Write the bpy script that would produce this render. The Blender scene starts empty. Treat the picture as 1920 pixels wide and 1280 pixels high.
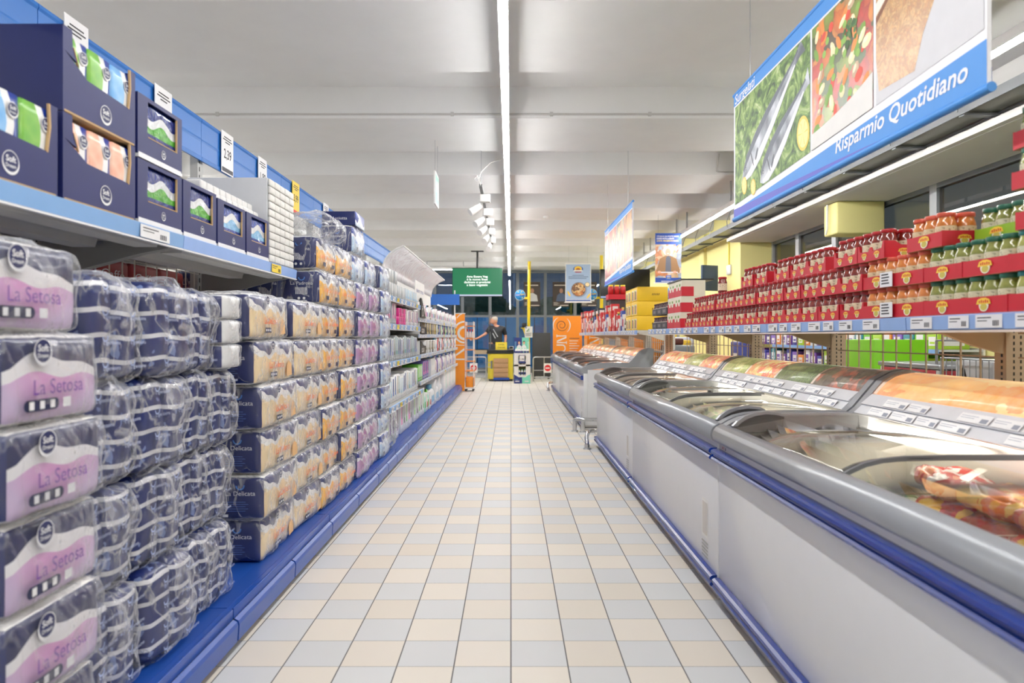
import bpy, bmesh, math, random
from mathutils import Vector, Matrix, noise

R = random.Random(11)
sc = bpy.context.scene
C = sc.collection
PI = math.pi

# ------------------------------------------------------------------ camera, world, exposure
cam_d = bpy.data.cameras.new('camera')
cam = bpy.data.objects.new('camera', cam_d)
C.objects.link(cam)
cam.location = (0, 0, 1.156)
cam.rotation_euler = (PI / 2, 0, 0)
cam_d.sensor_width = 36.0
cam_d.sensor_fit = 'HORIZONTAL'
cam_d.lens = 24.0
cam_d.shift_x = 2 / 1920
cam_d.shift_y = -10 / 1920
cam_d.clip_start = 0.02
cam_d.dof.use_dof = True
cam_d.dof.focus_distance = 4.6
cam_d.dof.aperture_fstop = 2.8
sc.camera = cam

sc.view_settings.view_transform = 'Standard'
sc.view_settings.look = 'None'
sc.view_settings.gamma = 1.0
sc.view_settings.use_curve_mapping = False
sc.view_settings.exposure = 0.0
LAMP_STRENGTH = 70.0

w = bpy.data.worlds.new('dusk')
sc.world = w
w.use_nodes = True
bg = w.node_tree.nodes['Background']
bg.inputs['Color'].default_value = (0.12, 0.175, 0.27, 1)
bg.inputs['Strength'].default_value = 1.1

cy = sc.cycles
cy.use_denoising = True
cy.max_bounces = 8
cy.diffuse_bounces = 4
cy.glossy_bounces = 4
cy.transmission_bounces = 6
cy.transparent_max_bounces = 14
cy.caustics_reflective = False
cy.caustics_refractive = False
cy.sample_clamp_indirect = 4.0

# ------------------------------------------------------------------ materials
def lin(c):
    out = []
    for v in c[:3]:
        v = v / 255.0
        out.append(v / 12.92 if v <= 0.04045 else ((v + 0.055) / 1.055) ** 2.4)
    return (out[0], out[1], out[2], 1.0)

class NT:
    def __init__(s, name):
        s.m = bpy.data.materials.new(name)
        s.m.use_nodes = True
        s.t = s.m.node_tree
        s.t.nodes.clear()
        s.out = s.t.nodes.new('ShaderNodeOutputMaterial')
    def n(s, typ, **kw):
        nd = s.t.nodes.new('ShaderNode' + typ)
        for k, v in kw.items():
            setattr(nd, k, v)
        return nd
    def put(s, sock, val):
        if val is None:
            return
        if hasattr(val, 'is_output'):
            s.t.links.new(val, sock)
        elif isinstance(val, (tuple, list)) and sock.type == 'RGBA':
            sock.default_value = val if len(val) == 4 else (*val, 1)
        else:
            sock.default_value = val
    def math(s, op, a, b=0.0, c=None, clamp=False):
        nd = s.n('Math', operation=op, use_clamp=clamp)
        s.put(nd.inputs[0], a); s.put(nd.inputs[1], b)
        if c is not None:
            s.put(nd.inputs[2], c)
        return nd.outputs[0]
    def mix(s, f, a, b):
        nd = s.n('Mix', data_type='RGBA')
        s.put(nd.inputs['Factor'], f)
        s.put(nd.inputs[6], a); s.put(nd.inputs[7], b)
        return nd.outputs[2]
    def coord(s, kind='Object'):
        return s.n('TexCoord').outputs[kind]
    def xyz(s, v=None):
        nd = s.n('SeparateXYZ')
        s.put(nd.inputs[0], v if v is not None else s.coord())
        return nd.outputs
    def noise(s, scale, detail=2.0, vec=None, rough=0.5, dist=0.0):
        nd = s.n('TexNoise')
        nd.inputs['Scale'].default_value = scale
        nd.inputs['Detail'].default_value = detail
        nd.inputs['Roughness'].default_value = rough
        nd.inputs['Distortion'].default_value = dist
        s.put(nd.inputs['Vector'], vec if vec is not None else s.coord())
        return nd.outputs
    def voro(s, scale, vec=None, feature='F1'):
        nd = s.n('TexVoronoi', feature=feature)
        nd.inputs['Scale'].default_value = scale
        s.put(nd.inputs['Vector'], vec if vec is not None else s.coord())
        return nd.outputs
    def schlick(s, f0, normal=None):
        nd = s.n('LayerWeight')
        nd.inputs['Blend'].default_value = 0.5
        if normal is not None:
            s.put(nd.inputs['Normal'], normal)
        return s.math('MULTIPLY_ADD', s.math('POWER', nd.outputs['Facing'], 5.0), 1.0 - f0, f0)
    def ramp(s, f, stops, interp='LINEAR'):
        nd = s.n('ValToRGB')
        nd.color_ramp.interpolation = interp
        e = nd.color_ramp.elements
        while len(e) < len(stops):
            e.new(0.5)
        for el, (p, c) in zip(e, stops):
            el.position = p
            el.color = c
        s.put(nd.inputs[0], f)
        return nd.outputs[0]
    def bump(s, h, strength=0.3, dist=0.01):
        nd = s.n('Bump')
        nd.inputs['Strength'].default_value = strength
        nd.inputs['Distance'].default_value = dist
        s.put(nd.inputs['Height'], h)
        return nd.outputs[0]
    def bsdf(s, col, rough=0.5, metal=0.0, spec=0.5, normal=None, emit=None, estr=0.0, coat=0.0, alpha=None):
        nd = s.n('BsdfPrincipled')
        s.put(nd.inputs['Base Color'], col)
        s.put(nd.inputs['Roughness'], rough)
        s.put(nd.inputs['Metallic'], metal)
        s.put(nd.inputs['Specular IOR Level'], spec)
        s.put(nd.inputs['Coat Weight'], coat)
        if normal is not None:
            s.put(nd.inputs['Normal'], normal)
        if emit is not None:
            s.put(nd.inputs['Emission Color'], emit)
            s.put(nd.inputs['Emission Strength'], estr)
        return nd.outputs[0]
    def done(s, shader):
        s.t.links.new(shader, s.out.inputs['Surface'])
        return s.m

_mc = {}
def M(col, rough=0.5, metal=0.0, spec=0.5, var=0.06, scale=14.0, coat=0.0, bump=0.0, name=None):
    """Plain surface with a little procedural unevenness."""
    key = (tuple(col), rough, metal, spec, var, scale, coat, bump)
    if key in _mc:
        return _mc[key]
    t = NT(name or 'surface_%d_%d_%d' % tuple(col[:3]))
    nz = t.noise(scale, 3.0)[0]
    c = lin(col)
    d = tuple(v * (1 - var) for v in c[:3]) + (1,)
    l = tuple(min(1, v * (1 + var)) for v in c[:3]) + (1,)
    colr = t.mix(nz, d, l)
    nrm = t.bump(nz, bump, 0.004) if bump else None
    m = t.done(t.bsdf(colr, rough, metal, spec, nrm, coat=coat))
    _mc[key] = m
    return m

def emis(name, col, strength, base=(240, 240, 240)):
    t = NT(name)
    return t.done(t.bsdf(lin(base), 0.4, emit=lin(col), estr=strength))

# ------------------------------------------------------------------ mesh builder
def FX(o): return Matrix(((0, 0, 1, o[0]), (1, 0, 0, o[1]), (0, 1, 0, o[2]), (0, 0, 0, 1)))      # faces +X, reads towards +Y
def MX(o): return Matrix(((0, 0, -1, o[0]), (-1, 0, 0, o[1]), (0, 1, 0, o[2]), (0, 0, 0, 1)))    # faces -X, reads towards -Y
def MY(o): return Matrix(((1, 0, 0, o[0]), (0, 0, -1, o[1]), (0, 1, 0, o[2]), (0, 0, 0, 1)))     # faces -Y, reads towards +X

_txt = {}
def text_geo(body, shear=0.0, offset=0.0, space=1.0):
    k = (body, shear, offset, space)
    if k in _txt:
        return _txt[k]
    cu = bpy.data.curves.new('lettering', 'FONT')
    cu.body = body
    cu.size = 1.0
    cu.shear = shear
    cu.offset = offset
    cu.space_character = space
    cu.resolution_u = 3
    cu.align_x = 'CENTER'
    cu.align_y = 'CENTER'
    ob = bpy.data.objects.new('lettering', cu)
    C.objects.link(ob)
    bpy.context.view_layer.update()
    dg = bpy.context.evaluated_depsgraph_get()
    me = ob.evaluated_get(dg).to_mesh()
    v = [tuple(p.co) for p in me.vertices]
    f = [tuple(p.vertices) for p in me.polygons]
    ob.evaluated_get(dg).to_mesh_clear()
    bpy.data.objects.remove(ob)
    bpy.data.curves.remove(cu)
    # faces must look along +z
    if f:
        a, b, c = [Vector(v[i]) for i in f[0][:3]]
        if (b - a).cross(c - a).z < 0:
            f = [tuple(reversed(q)) for q in f]
    xs = [p[0] for p in v] or [0]
    _txt[k] = (v, f, max(xs) - min(xs))
    return _txt[k]

_bev = {}
def bevel_box(dx, dy, dz, b, seg):
    k = (round(dx, 5), round(dy, 5), round(dz, 5), round(b, 5), seg)
    if k in _bev:
        return _bev[k]
    bm = bmesh.new()
    bmesh.ops.create_cube(bm, size=1.0)
    for v in bm.verts:
        v.co = Vector((v.co.x * dx, v.co.y * dy, v.co.z * dz))
    if b > 0:
        bmesh.ops.bevel(bm, geom=list(bm.edges), offset=min(b, 0.45 * min(dx, dy, dz)), segments=seg, affect='EDGES', profile=0.5)
    bm.verts.index_update()
    bm.normal_update()
    r = ([tuple(v.co) for v in bm.verts], [tuple(v.index for v in f.verts) for f in bm.faces], [tuple(f.normal) for f in bm.faces])
    bm.free()
    _bev[k] = r
    return r

class MB:
    def __init__(s):
        s.v = []; s.f = []; s.mi = []; s.sm = []; s.mats = []
    def mid(s, m):
        if m not in s.mats:
            s.mats.append(m)
        return s.mats.index(m)
    def add(s, vs, fs, m, smooth=False, X=None):
        b = len(s.v)
        if X is not None:
            vs = [tuple(X @ Vector(p)) for p in vs]
        s.v += list(vs)
        i = s.mid(m) if not isinstance(m, list) else None
        for k, q in enumerate(fs):
            s.f.append(tuple(a + b for a in q))
            s.mi.append(i if i is not None else s.mid(m[k]))
            s.sm.append(smooth)
        return s
    def box(s, x0, x1, y0, y1, z0, z1, m, b=0.0, seg=2, faces=None, X=None):
        vs, fs, ns = bevel_box(x1 - x0, y1 - y0, z1 - z0, b, seg)
        c = ((x0 + x1) / 2, (y0 + y1) / 2, (z0 + z1) / 2)
        vs = [(p[0] + c[0], p[1] + c[1], p[2] + c[2]) for p in vs]
        if faces:
            ms = []
            for n in ns:
                mm = m
                for key, fm in faces.items():
                    ax = 'xyz'.index(key[1])
                    if n[ax] * (1 if key[0] == '+' else -1) > 0.9:
                        mm = fm
                ms.append(mm)
            return s.add(vs, fs, ms, b > 0, X)
        return s.add(vs, fs, m, b > 0, X)
    def prism(s, prof, y0, y1, m, smooth=False, axis='y', X=None):
        """closed profile of (a, b) pairs pulled along an axis"""
        n = len(prof)
        area = sum(prof[i][0] * prof[(i + 1) % n][1] - prof[(i + 1) % n][0] * prof[i][1] for i in range(n))
        if area < 0:
            prof = list(reversed(prof))
        def P(a, b, t):
            if axis == 'y': return (a, t, b)
            if axis == 'x': return (t, a, b)
            return (a, b, t)
        vs = [P(a, b, y0) for a, b in prof] + [P(a, b, y1) for a, b in prof]
        fs = []
        flip = axis == 'y'
        for i in range(n):
            j = (i + 1) % n
            q = (i, j, j + n, i + n)
            fs.append(tuple(reversed(q)) if flip else q)
        c0 = tuple(range(n)); c1 = tuple(range(n, 2 * n))
        if flip:
            fs += [c0, tuple(reversed(c1))]
        else:
            fs += [tuple(reversed(c0)), c1]
        sm = smooth
        b = len(s.v)
        s.add(vs, fs, m, sm, X)
        if sm:
            s.sm[-1] = False; s.sm[-2] = False
        return s
    def tube(s, pts, r, m, n=8, cap=True, smooth=True):
        pts = [Vector(p) for p in pts]
        rings = []
        up = None
        for i, p in enumerate(pts):
            if i == 0: d = pts[1] - pts[0]
            elif i == len(pts) - 1: d = pts[-1] - pts[-2]
            else: d = (pts[i + 1] - pts[i]).normalized() + (pts[i] - pts[i - 1]).normalized()
            d.normalize()
            if up is None:
                up = Vector((0, 0, 1)) if abs(d.z) < 0.9 else Vector((1, 0, 0))
            a = d.cross(up)
            if a.length < 1e-4:
                up = Vector((1, 0, 0)); a = d.cross(up)
            a.normalize()
            bq = a.cross(d).normalized()
            up = bq
            rr = r[i] if isinstance(r, (list, tuple)) else r
            rings.append([p + (a * math.cos(2 * PI * k / n) + bq * math.sin(2 * PI * k / n)) * rr for k in range(n)])
        vs = [tuple(q) for rg in rings for q in rg]
        fs = []
        for i in range(len(rings) - 1):
            for k in range(n):
                k2 = (k + 1) % n
                fs.append((i * n + k, i * n + k2, (i + 1) * n + k2, (i + 1) * n + k))
        s.add(vs, fs, m, smooth)
        if cap:
            L = len(rings) - 1
            s.add([vs[k] for k in range(n)], [tuple(reversed(range(n)))], m)
            s.add([vs[L * n + k] for k in range(n)], [tuple(range(n))], m)
        return s
    def lathe(s, prof, m, n=16, c=(0, 0, 0), smooth=True):
        vs = []; fs = []
        for r, z in prof:
            for k in range(n):
                a = 2 * PI * k / n
                vs.append((c[0] + r * math.cos(a), c[1] + r * math.sin(a), c[2] + z))
        for i in range(len(prof) - 1):
            for k in range(n):
                k2 = (k + 1) % n
                fs.append((i * n + k, i * n + k2, (i + 1) * n + k2, (i + 1) * n + k))
        s.add(vs, fs, m, smooth)
        if prof[0][0] > 1e-5:
            s.add(vs[:n], [tuple(reversed(range(n)))], m)
        if prof[-1][0] > 1e-5:
            s.add(vs[-n:], [tuple(range(n))], m)
        return s
    # flat printed shapes in a local plane given by matrix X, lifted by e
    def rect(s, X, x0, y0, x1, y1, m, e=0.0):
        return s.add([(x0, y0, e), (x1, y0, e), (x1, y1, e), (x0, y1, e)], [(0, 1, 2, 3)], m, False, X)
    def poly(s, X, pts, m, e=0.0):
        n = len(pts)
        a = sum(pts[i][0] * pts[(i + 1) % n][1] - pts[(i + 1) % n][0] * pts[i][1] for i in range(n))
        if a < 0: pts = list(reversed(pts))
        return s.add([(p[0], p[1], e) for p in pts], [tuple(range(n))], m, False, X)
    def disc(s, X, cx, cy, r, m, e=0.0, n=24, ry=None):
        ry = ry or r
        return s.poly(X, [(cx + r * math.cos(2 * PI * k / n), cy + ry * math.sin(2 * PI * k / n)) for k in range(n)], m, e)
    def ring(s, X, cx, cy, r0, r1, m, e=0.0, n=28, a0=0.0, a1=2 * PI, w=None):
        vs = []; fs = []
        for k in range(n + 1):
            a = a0 + (a1 - a0) * k / n
            ww = 1.0 if w is None else w(k / n)
            rm = (r0 + r1) / 2; h = (r1 - r0) / 2 * ww
            for rr in (rm - h, rm + h):
                vs.append((cx + rr * math.cos(a), cy + rr * math.sin(a), e))
        for k in range(n):
            fs.append((2 * k, 2 * k + 1, 2 * k + 3, 2 * k + 2))
        return s.add(vs, fs, m, False, X)
    def text(s, X, body, cx, cy, size, m, e=0.0, shear=0.0, offset=0.0, width=None, rot=0.0, sy=1.0, space=1.0):
        v, f, wd = text_geo(body, shear, offset, space)
        sx = (width / wd) if (width and wd) else size
        ca, sa = math.cos(rot), math.sin(rot)
        vs = []
        for p in v:
            x, y = p[0] * sx, p[1] * size * sy
            vs.append((cx + x * ca - y * sa, cy + x * sa + y * ca, e))
        return s.add(vs, f, m, False, X)
    def build(s, name, parent=None, loc=None):
        me = bpy.data.meshes.new(name)
        me.from_pydata(s.v, [], s.f)
        for m in s.mats:
            me.materials.append(m)
        me.polygons.foreach_set('material_index', s.mi)
        me.polygons.foreach_set('use_smooth', s.sm)
        me.update()
        o = bpy.data.objects.new(name, me)
        C.objects.link(o)
        if parent is not None:
            o.parent = parent
        if loc is not None:
            o.location = loc
        return o

def puffy(hx, hy, hz, r, n=10, bulge=0.0, amp=0.0, freq=8.0, seed=0.0, c=(0, 0, 0)):
    """rounded, slightly swollen and crumpled box; returns verts, faces, normals-axis key per face"""
    nn = n if isinstance(n, tuple) else (n, n, n)
    bm = bmesh.new()
    H3 = (hx, hy, hz)
    keys = bm.faces.layers.int.new('k')
    for ax in range(3):
        for sg in (-1, 1):
            u, v = (ax + 1) % 3, (ax + 2) % 3
            grid = []
            for i in range(nn[u] + 1):
                row = []
                for j in range(nn[v] + 1):
                    p = [0, 0, 0]
                    p[ax] = sg * H3[ax]
                    p[u] = H3[u] * (2 * i / nn[u] - 1)
                    p[v] = H3[v] * (2 * j / nn[v] - 1)
                    p = Vector(p)
                    inner = Vector([max(-H3[k] + r, min(H3[k] - r, p[k])) for k in range(3)])
                    d = (p - inner)
                    d.normalize()
                    q = inner + d * r
                    bl = bulge * (1 - (p[u] / H3[u]) ** 2) * (1 - (p[v] / H3[v]) ** 2)
                    if amp:
                        bl += amp * noise.fractal(Vector((q.x * freq + seed, q.y * freq + seed * 1.7, q.z * freq)), 0.9, 2.1, 3)
                    row.append(bm.verts.new(q + d * bl))
                grid.append(row)
            for i in range(nn[u]):
                for j in range(nn[v]):
                    q = [grid[i][j], grid[i + 1][j], grid[i + 1][j + 1], grid[i][j + 1]]
                    if sg < 0: q.reverse()
                    f = bm.faces.new(q)
                    f[keys] = (ax + 1) * sg
    bmesh.ops.remove_doubles(bm, verts=bm.verts, dist=1e-5)
    bm.verts.index_update()
    vs = [(v.co.x + c[0], v.co.y + c[1], v.co.z + c[2]) for v in bm.verts]
    fs = [tuple(v.index for v in f.verts) for f in bm.faces]
    ks = [f[keys] for f in bm.faces]
    bm.free()
    return vs, fs, ks

def add_puffy(mb, m, faces=None, **kw):
    vs, fs, ks = puffy(**kw)
    faces = faces or {}
    names = {1: '+x', -1: '-x', 2: '+y', -2: '-y', 3: '+z', -3: '-z'}
    mb.add(vs, fs, [faces.get(names[k], m) for k in ks], True)

# ------------------------------------------------------------------ things, parts, structure
def tag(o, label, cat, group=None):
    o['label'] = label
    o['category'] = cat
    if group: o['group'] = group
    return o
def thing(name, label, cat, loc=(0, 0, 0), group=None, rz=0.0):
    o = bpy.data.objects.new(name, None)
    o.empty_display_size = 0.05
    C.objects.link(o)
    o.location = loc
    o.rotation_euler = (0, 0, rz)
    return tag(o, label, cat, group)
KIDS = {}
def part(mb, name, parent):
    o = mb.build(name, parent)
    KIDS.setdefault(parent.name, []).append(o)
    return o
def struct(o):
    o['kind'] = 'structure'
    return o
def dup(root, loc, label, group=None, rz=None):
    r = root.copy()
    C.objects.link(r)
    r.location = loc
    if rz is not None: r.rotation_euler = (0, 0, rz)
    r['label'] = label
    if group: r['group'] = group
    for ch in KIDS.get(root.name, []):
        c = ch.copy()
        C.objects.link(c)
        c.parent = r
        KIDS.setdefault(r.name, []).append(c)
        for g in KIDS.get(ch.name, []):
            d = g.copy()
            C.objects.link(d)
            d.parent = c
            KIDS.setdefault(c.name, []).append(d)
    return r

ONES = ['first', 'second', 'third', 'fourth', 'fifth', 'sixth', 'seventh', 'eighth', 'ninth', 'tenth', 'eleventh', 'twelfth', 'thirteenth',
        'fourteenth', 'fifteenth', 'sixteenth', 'seventeenth', 'eighteenth', 'nineteenth']
TENS = {20: ('twentieth', 'twenty'), 30: ('thirtieth', 'thirty'), 40: ('fortieth', 'forty'), 50: ('fiftieth', 'fifty'), 60: ('sixtieth', 'sixty')}
def nth(i):
    i += 1
    if i < 20: return ONES[i - 1]
    t = i // 10 * 10
    return TENS[t][0] if i == t else TENS[t][1] + '-' + ONES[i - t - 1]

WHITE = M((236, 236, 234), 0.45)
STEEL = M((185, 188, 192), 0.3, 0.8)
CHROME = M((215, 217, 220), 0.12, 1.0)
BLACK = M((24, 24, 26), 0.4)
INK = M((40, 40, 48), 0.6)
GREYMETAL = M((150, 153, 158), 0.35, 0.1)
NAVY = M((22, 32, 86), 0.45)
NAVYDK = M((16, 26, 70), 0.4)
# ================================================================== SETTING
XR, XS = 4.4, 3.72          # window wall, front of the dropped soffit
YB, YF = 21.5, -4.6
XL = -7.2
ZC = 3.2
PX = lambda px, d: (px - 958) * d / 1280
PZ = lambda py, d: 1.156 + (630 - py) * d / 1280

def floor_mat():
    t = NT('floor_tiles')
    x, y, z = t.xyz()
    TX, TY = 0.2, 0.2016
    u = t.math('DIVIDE', x, TX)
    v = t.math('DIVIDE', t.math('SUBTRACT', y, 2.39 - 40 * TY), TY)
    iu = t.math('FLOOR', u); iv = t.math('FLOOR', v)
    fu = t.math('SUBTRACT', u, iu); fv = t.math('SUBTRACT', v, iv)
    par = t.math('MODULO', t.math('ADD', t.math('ADD', iu, iv), 200.0), 2.0)
    par = t.math('GREATER_THAN', par, 0.5)
    cmb = t.n('CombineXYZ'); t.put(cmb.inputs[0], iu); t.put(cmb.inputs[1], iv)
    wn = t.n('TexWhiteNoise'); t.put(wn.inputs['Vector'], cmb.outputs[0])
    beige = t.mix(wn.outputs['Value'], lin((222, 213, 200)), lin((230, 222, 210)))
    grey = t.mix(wn.outputs['Value'], lin((208, 209, 210)), lin((216, 217, 217)))
    col = t.mix(par, grey, beige)
    spk = t.noise(900.0, 1.0)[0]
    col = t.mix(t.math('MULTIPLY', spk, 0.10), col, lin((150, 150, 150)))
    wear = t.noise(1.1, 3.0)[0]
    col = t.mix(t.math('MULTIPLY', wear, 0.12), col, lin((190, 186, 180)))
    eu = t.math('MINIMUM', fu, t.math('SUBTRACT', 1.0, fu))
    ev = t.math('MINIMUM', fv, t.math('SUBTRACT', 1.0, fv))
    gu = t.math('LESS_THAN', eu, 0.011)
    gv = t.math('LESS_THAN', ev, 0.0075)
    j1 = t.math('LESS_THAN', t.math('ABSOLUTE', t.math('SUBTRACT', y, 10.24)), 0.012)
    j2 = t.math('LESS_THAN', t.math('ABSOLUTE', t.math('SUBTRACT', y, 6.22)), 0.006)
    col = t.mix(gv, col, lin((146, 143, 139)))
    col = t.mix(gu, col, lin((92, 90, 90)))
    col = t.mix(j1, col, lin((110, 108, 106)))
    col = t.mix(j2, col, lin((120, 118, 116)))
    g = t.math('MAXIMUM', gu, gv)
    h = t.math('SUBTRACT', 1.0, g)
    rough = t.math('ADD', t.math('MULTIPLY', t.noise(5.0, 3.0)[0], 0.08), t.math('MULTIPLY_ADD', g, 0.3, 0.40))
    return t.done(t.bsdf(col, rough, spec=0.35, normal=t.bump(h, 0.25, 0.002)))

m = MB(); m.box(XL, XR + 0.1, YF, YB + 0.15, -0.1, 0.0, floor_mat()); struct(m.build('floor'))

def plaster(name, col, scale=3.0, var=0.05, bump=0.05):
    t = NT(name)
    a = t.noise(scale, 6.0, rough=0.6)[0]
    b = t.noise(60.0, 2.0)[0]
    c = lin(col)
    col = t.mix(a, tuple(v * (1 - var) for v in c[:3]) + (1,), tuple(min(1, v * (1 + var)) for v in c[:3]) + (1,))
    spot = t.math('LESS_THAN', t.voro(7.0)[0], 0.02)
    col = t.mix(t.math('MULTIPLY', spot, 0.12), col, lin((140, 136, 130)))
    return t.done(t.bsdf(col, 0.8, spec=0.2, normal=t.bump(b, bump, 0.003)))

CEIL = plaster('painted_concrete', (233, 234, 234))
YEL = plaster('yellow_plaster', (240, 232, 160), 2.0, 0.03)
WHW = plaster('white_plaster', (228, 227, 224))

# ribbed ceiling : low soffits and recesses across the aisle
prof = []
P_, E0 = 1.125, 5.285
k = -9
rec, sl = 0.26, 0.10
top = ZC + 0.5
edges = [E0 + P_ * i for i in range(-9, 16)]
line = []
for i, e in enumerate(edges):
    idx = i - 9
    if idx % 2 == 0:      # soffit ends here, recess begins
        line += [(e, ZC), (e + sl, ZC + rec)]
    else:                 # recess ends, soffit begins
        line += [(e - sl, ZC + rec), (e, ZC)]
line = [(YF, ZC)] + [p for p in line if YF < p[0] < YB] + [(YB + 0.15, ZC)]
poly = line + [(YB + 0.15, top), (YF, top)]
m = MB()
n = len(poly)
vs = [(XL, a, b) for a, b in poly] + [(XR + 0.1, a, b) for a, b in poly]
fs = []
for i in range(n):
    j = (i + 1) % n
    fs.append((i, j, j + n, i + n))
m.add(vs, fs, CEIL)
struct(m.build('ceiling'))

def ceil_z(y):
    q = (y - E0) / P_
    i = math.floor(q)
    if i % 2: return ZC
    a = (q - i) * P_
    return ZC + rec * min(1.0, a / sl, (P_ - a) / sl)

# walls
m = MB(); m.box(XL - 0.15, XL, YF, YB + 0.15, 0, ZC + 0.5, WHW); struct(m.build('wall_left'))
m = MB(); m.box(XL - 0.15, XR + 0.2, YF - 0.15, YF, 0, ZC + 0.5, WHW); struct(m.build('wall_front'))

# window wall on the freezer side: low yellow wall, dark glazing, white soffit, yellow piers
WZ0, WZ1 = 1.06, 2.744
m = MB()
m.box(XR, XR + 0.18, YF, 11.6, 0, WZ0, YEL)
m.box(XR, XR + 0.18, YF, 11.6, WZ1, ZC + 0.5, WHW)
m.box(3.9, XR + 0.18, 11.6, YB + 0.15, 0, ZC + 0.5, YEL)
struct(m.build('wall_right'))
m = MB()
m.box(XS, XR, YF, 11.58, WZ1 + 0.002, ZC, WHW)
struct(m.build('trim_1'))                                   # dropped soffit above the windows
m = MB(); m.box(3.83, XR - 0.002, 8.02, 8.36, 2.365, WZ1, YEL, 0.02); struct(m.build('trim_2'))
m = MB(); m.box(3.84, 3.9, 13.6, 13.95, 2.36, ZC - 0.02, YEL, 0.01); struct(m.build('trim_3'))

def glass_mat(name, tint=(0.8, 0.88, 0.9), refl=0.14, rough=0.0):
    t = NT(name)
    tr = t.n('BsdfTransparent'); tr.inputs[0].default_value = (*tint, 1)
    gl = t.n('BsdfGlossy'); gl.inputs['Roughness'].default_value = rough
    wob = t.noise(1.5, 1.0)[0]
    nb = t.bump(wob, 0.02, 0.01)
    t.put(gl.inputs['Normal'], nb)
    f = t.math('MINIMUM', t.schlick(refl), 0.92)
    mx = t.n('MixShader')
    t.put(mx.inputs[0], f); t.put(mx.inputs[1], tr.outputs[0]); t.put(mx.inputs[2], gl.outputs[0])
    return t.done(mx.outputs[0])
WGLASS = glass_mat('window_glass', (0.66, 0.60, 0.50), 0.12)
BGLASS = glass_mat('shopfront_glass', (0.75, 0.85, 0.95), 0.08)
ALU = M((120, 126, 132), 0.4, 0.3)
ALUL = M((168, 172, 176), 0.4, 0.3)

ys = [-2.0, 1.2, 4.4, 7.15, 9.35, 10.55, 11.58]
for i in range(len(ys) - 1):
    f = MB()
    a, b = ys[i], ys[i + 1]
    f.box(XR + 0.02, XR + 0.10, a, a + 0.06, WZ0, WZ1, ALUL)
    f.box(XR + 0.02, XR + 0.10, b - 0.06, b, WZ0, WZ1, ALUL)
    f.box(XR + 0.02, XR + 0.10, a + 0.06, b - 0.06, WZ1 - 0.05, WZ1, ALU)
    f.box(XR + 0.02, XR + 0.10, a + 0.06, b - 0.06, WZ0, WZ0 + 0.05, ALU)
    o = struct(f.build('window_%d' % (i + 1)))
    g = MB(); g.box(XR + 0.05, XR + 0.058, a + 0.06, b - 0.06, WZ0 + 0.05, WZ1 - 0.05, WGLASS)
    g.build('pane', o)

# shop front glazing at the end
xs = [-7.2, -5.9, -5.03, -4.15, -3.28, -2.40, -1.53, -0.66, 0.21, 1.08, 2.02, 2.96, 3.9]
for i in range(len(xs) - 1):
    a, b = xs[i], xs[i + 1]
    f = MB()
    f.box(b - 0.045, b + 0.045, YB, YB + 0.10, 0, ZC, ALU)
    f.box(a + 0.045, b - 0.045, YB + 0.01, YB + 0.09, 1.75, 1.82, ALU)
    f.box(a + 0.045, b - 0.045, YB + 0.01, YB + 0.09, 0, 0.16, ALU)
    f.box(a + 0.045, b - 0.045, YB + 0.01, YB + 0.09, ZC - 0.06, ZC, ALU)
    o = struct(f.build('window_%d' % (i + 7)))
    g = MB()
    g.box(a + 0.045, b - 0.045, YB + 0.05, YB + 0.058, 0.16, 1.75, BGLASS)
    g.box(a + 0.045, b - 0.045, YB + 0.05, YB + 0.058, 1.82, ZC - 0.06, BGLASS)
    g.build('pane', o)

# what lies outside
m = MB(); m.box(-25, 30, YB + 0.15, 60, -0.12, -0.02, M((70, 78, 86), 0.8)); m.box(XR + 0.18, 30, YF - 5, YB + 0.15, -0.12, -0.02, M((70, 78, 86), 0.8))
o = struct(m.build('ground'))
BLUEH = M((120, 195, 250), 0.5, var=0.12, scale=1.2)
m = MB()
for i in range(14):
    m.box(-8 + i * 0.98, -8 + i * 0.98 + 0.95, 23.4, 23.45, 0.02, 1.84, BLUEH)
for i in range(15):
    m.box(-8.03 + i * 0.98, -7.99 + i * 0.98, 23.46, 23.52, -0.02, 1.9, ALU)
tag(m.build('hoarding'), 'blue panel hoarding standing outside behind the shopfront glass', 'fence')
m = MB()
for i in range(40):
    m.box(-16 + i * 0.9, -16 + i * 0.9 + 0.86, 40, 40.4, -0.02, 6.5, M((176, 182, 190), 0.7))
o = tag(m.build('building'), 'pale grey panelled building seen outside above the blue hoarding', 'building')
LEAF = M((70, 96, 60), 0.8, var=0.4, scale=4)
for bi, (bx, by, br) in enumerate([(-4.6, 27, 1.3), (-1.2, 28, 1.3), (1.9, 28.5, 1.2), (5.0, 27.5, 1.3)]):
    m = MB()
    vs, fs, ks = puffy(br, br * 0.7, br * 0.95, br * 0.65, 14, 0.0, 0.28, 2.2, bi * 3.1, (0, 0, br * 0.95))
    m.add(vs, fs, LEAF, False)
    o = m.build('bush', None, (bx, by, 0.35))
    tag(o, ['round green bush outside behind the green menu screen', 'big green bush outside behind the checkout', 'low green bush outside between the two brown portrait posters',
            'green bush outside behind the black screen'][bi], 'bush', 'bushes outside the shopfront')
    m2 = MB(); m2.tube([(0, 0, -0.37), (0, 0, 0.2)], 0.07, M((80, 66, 50))); part(m2, 'trunk', o)

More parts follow.
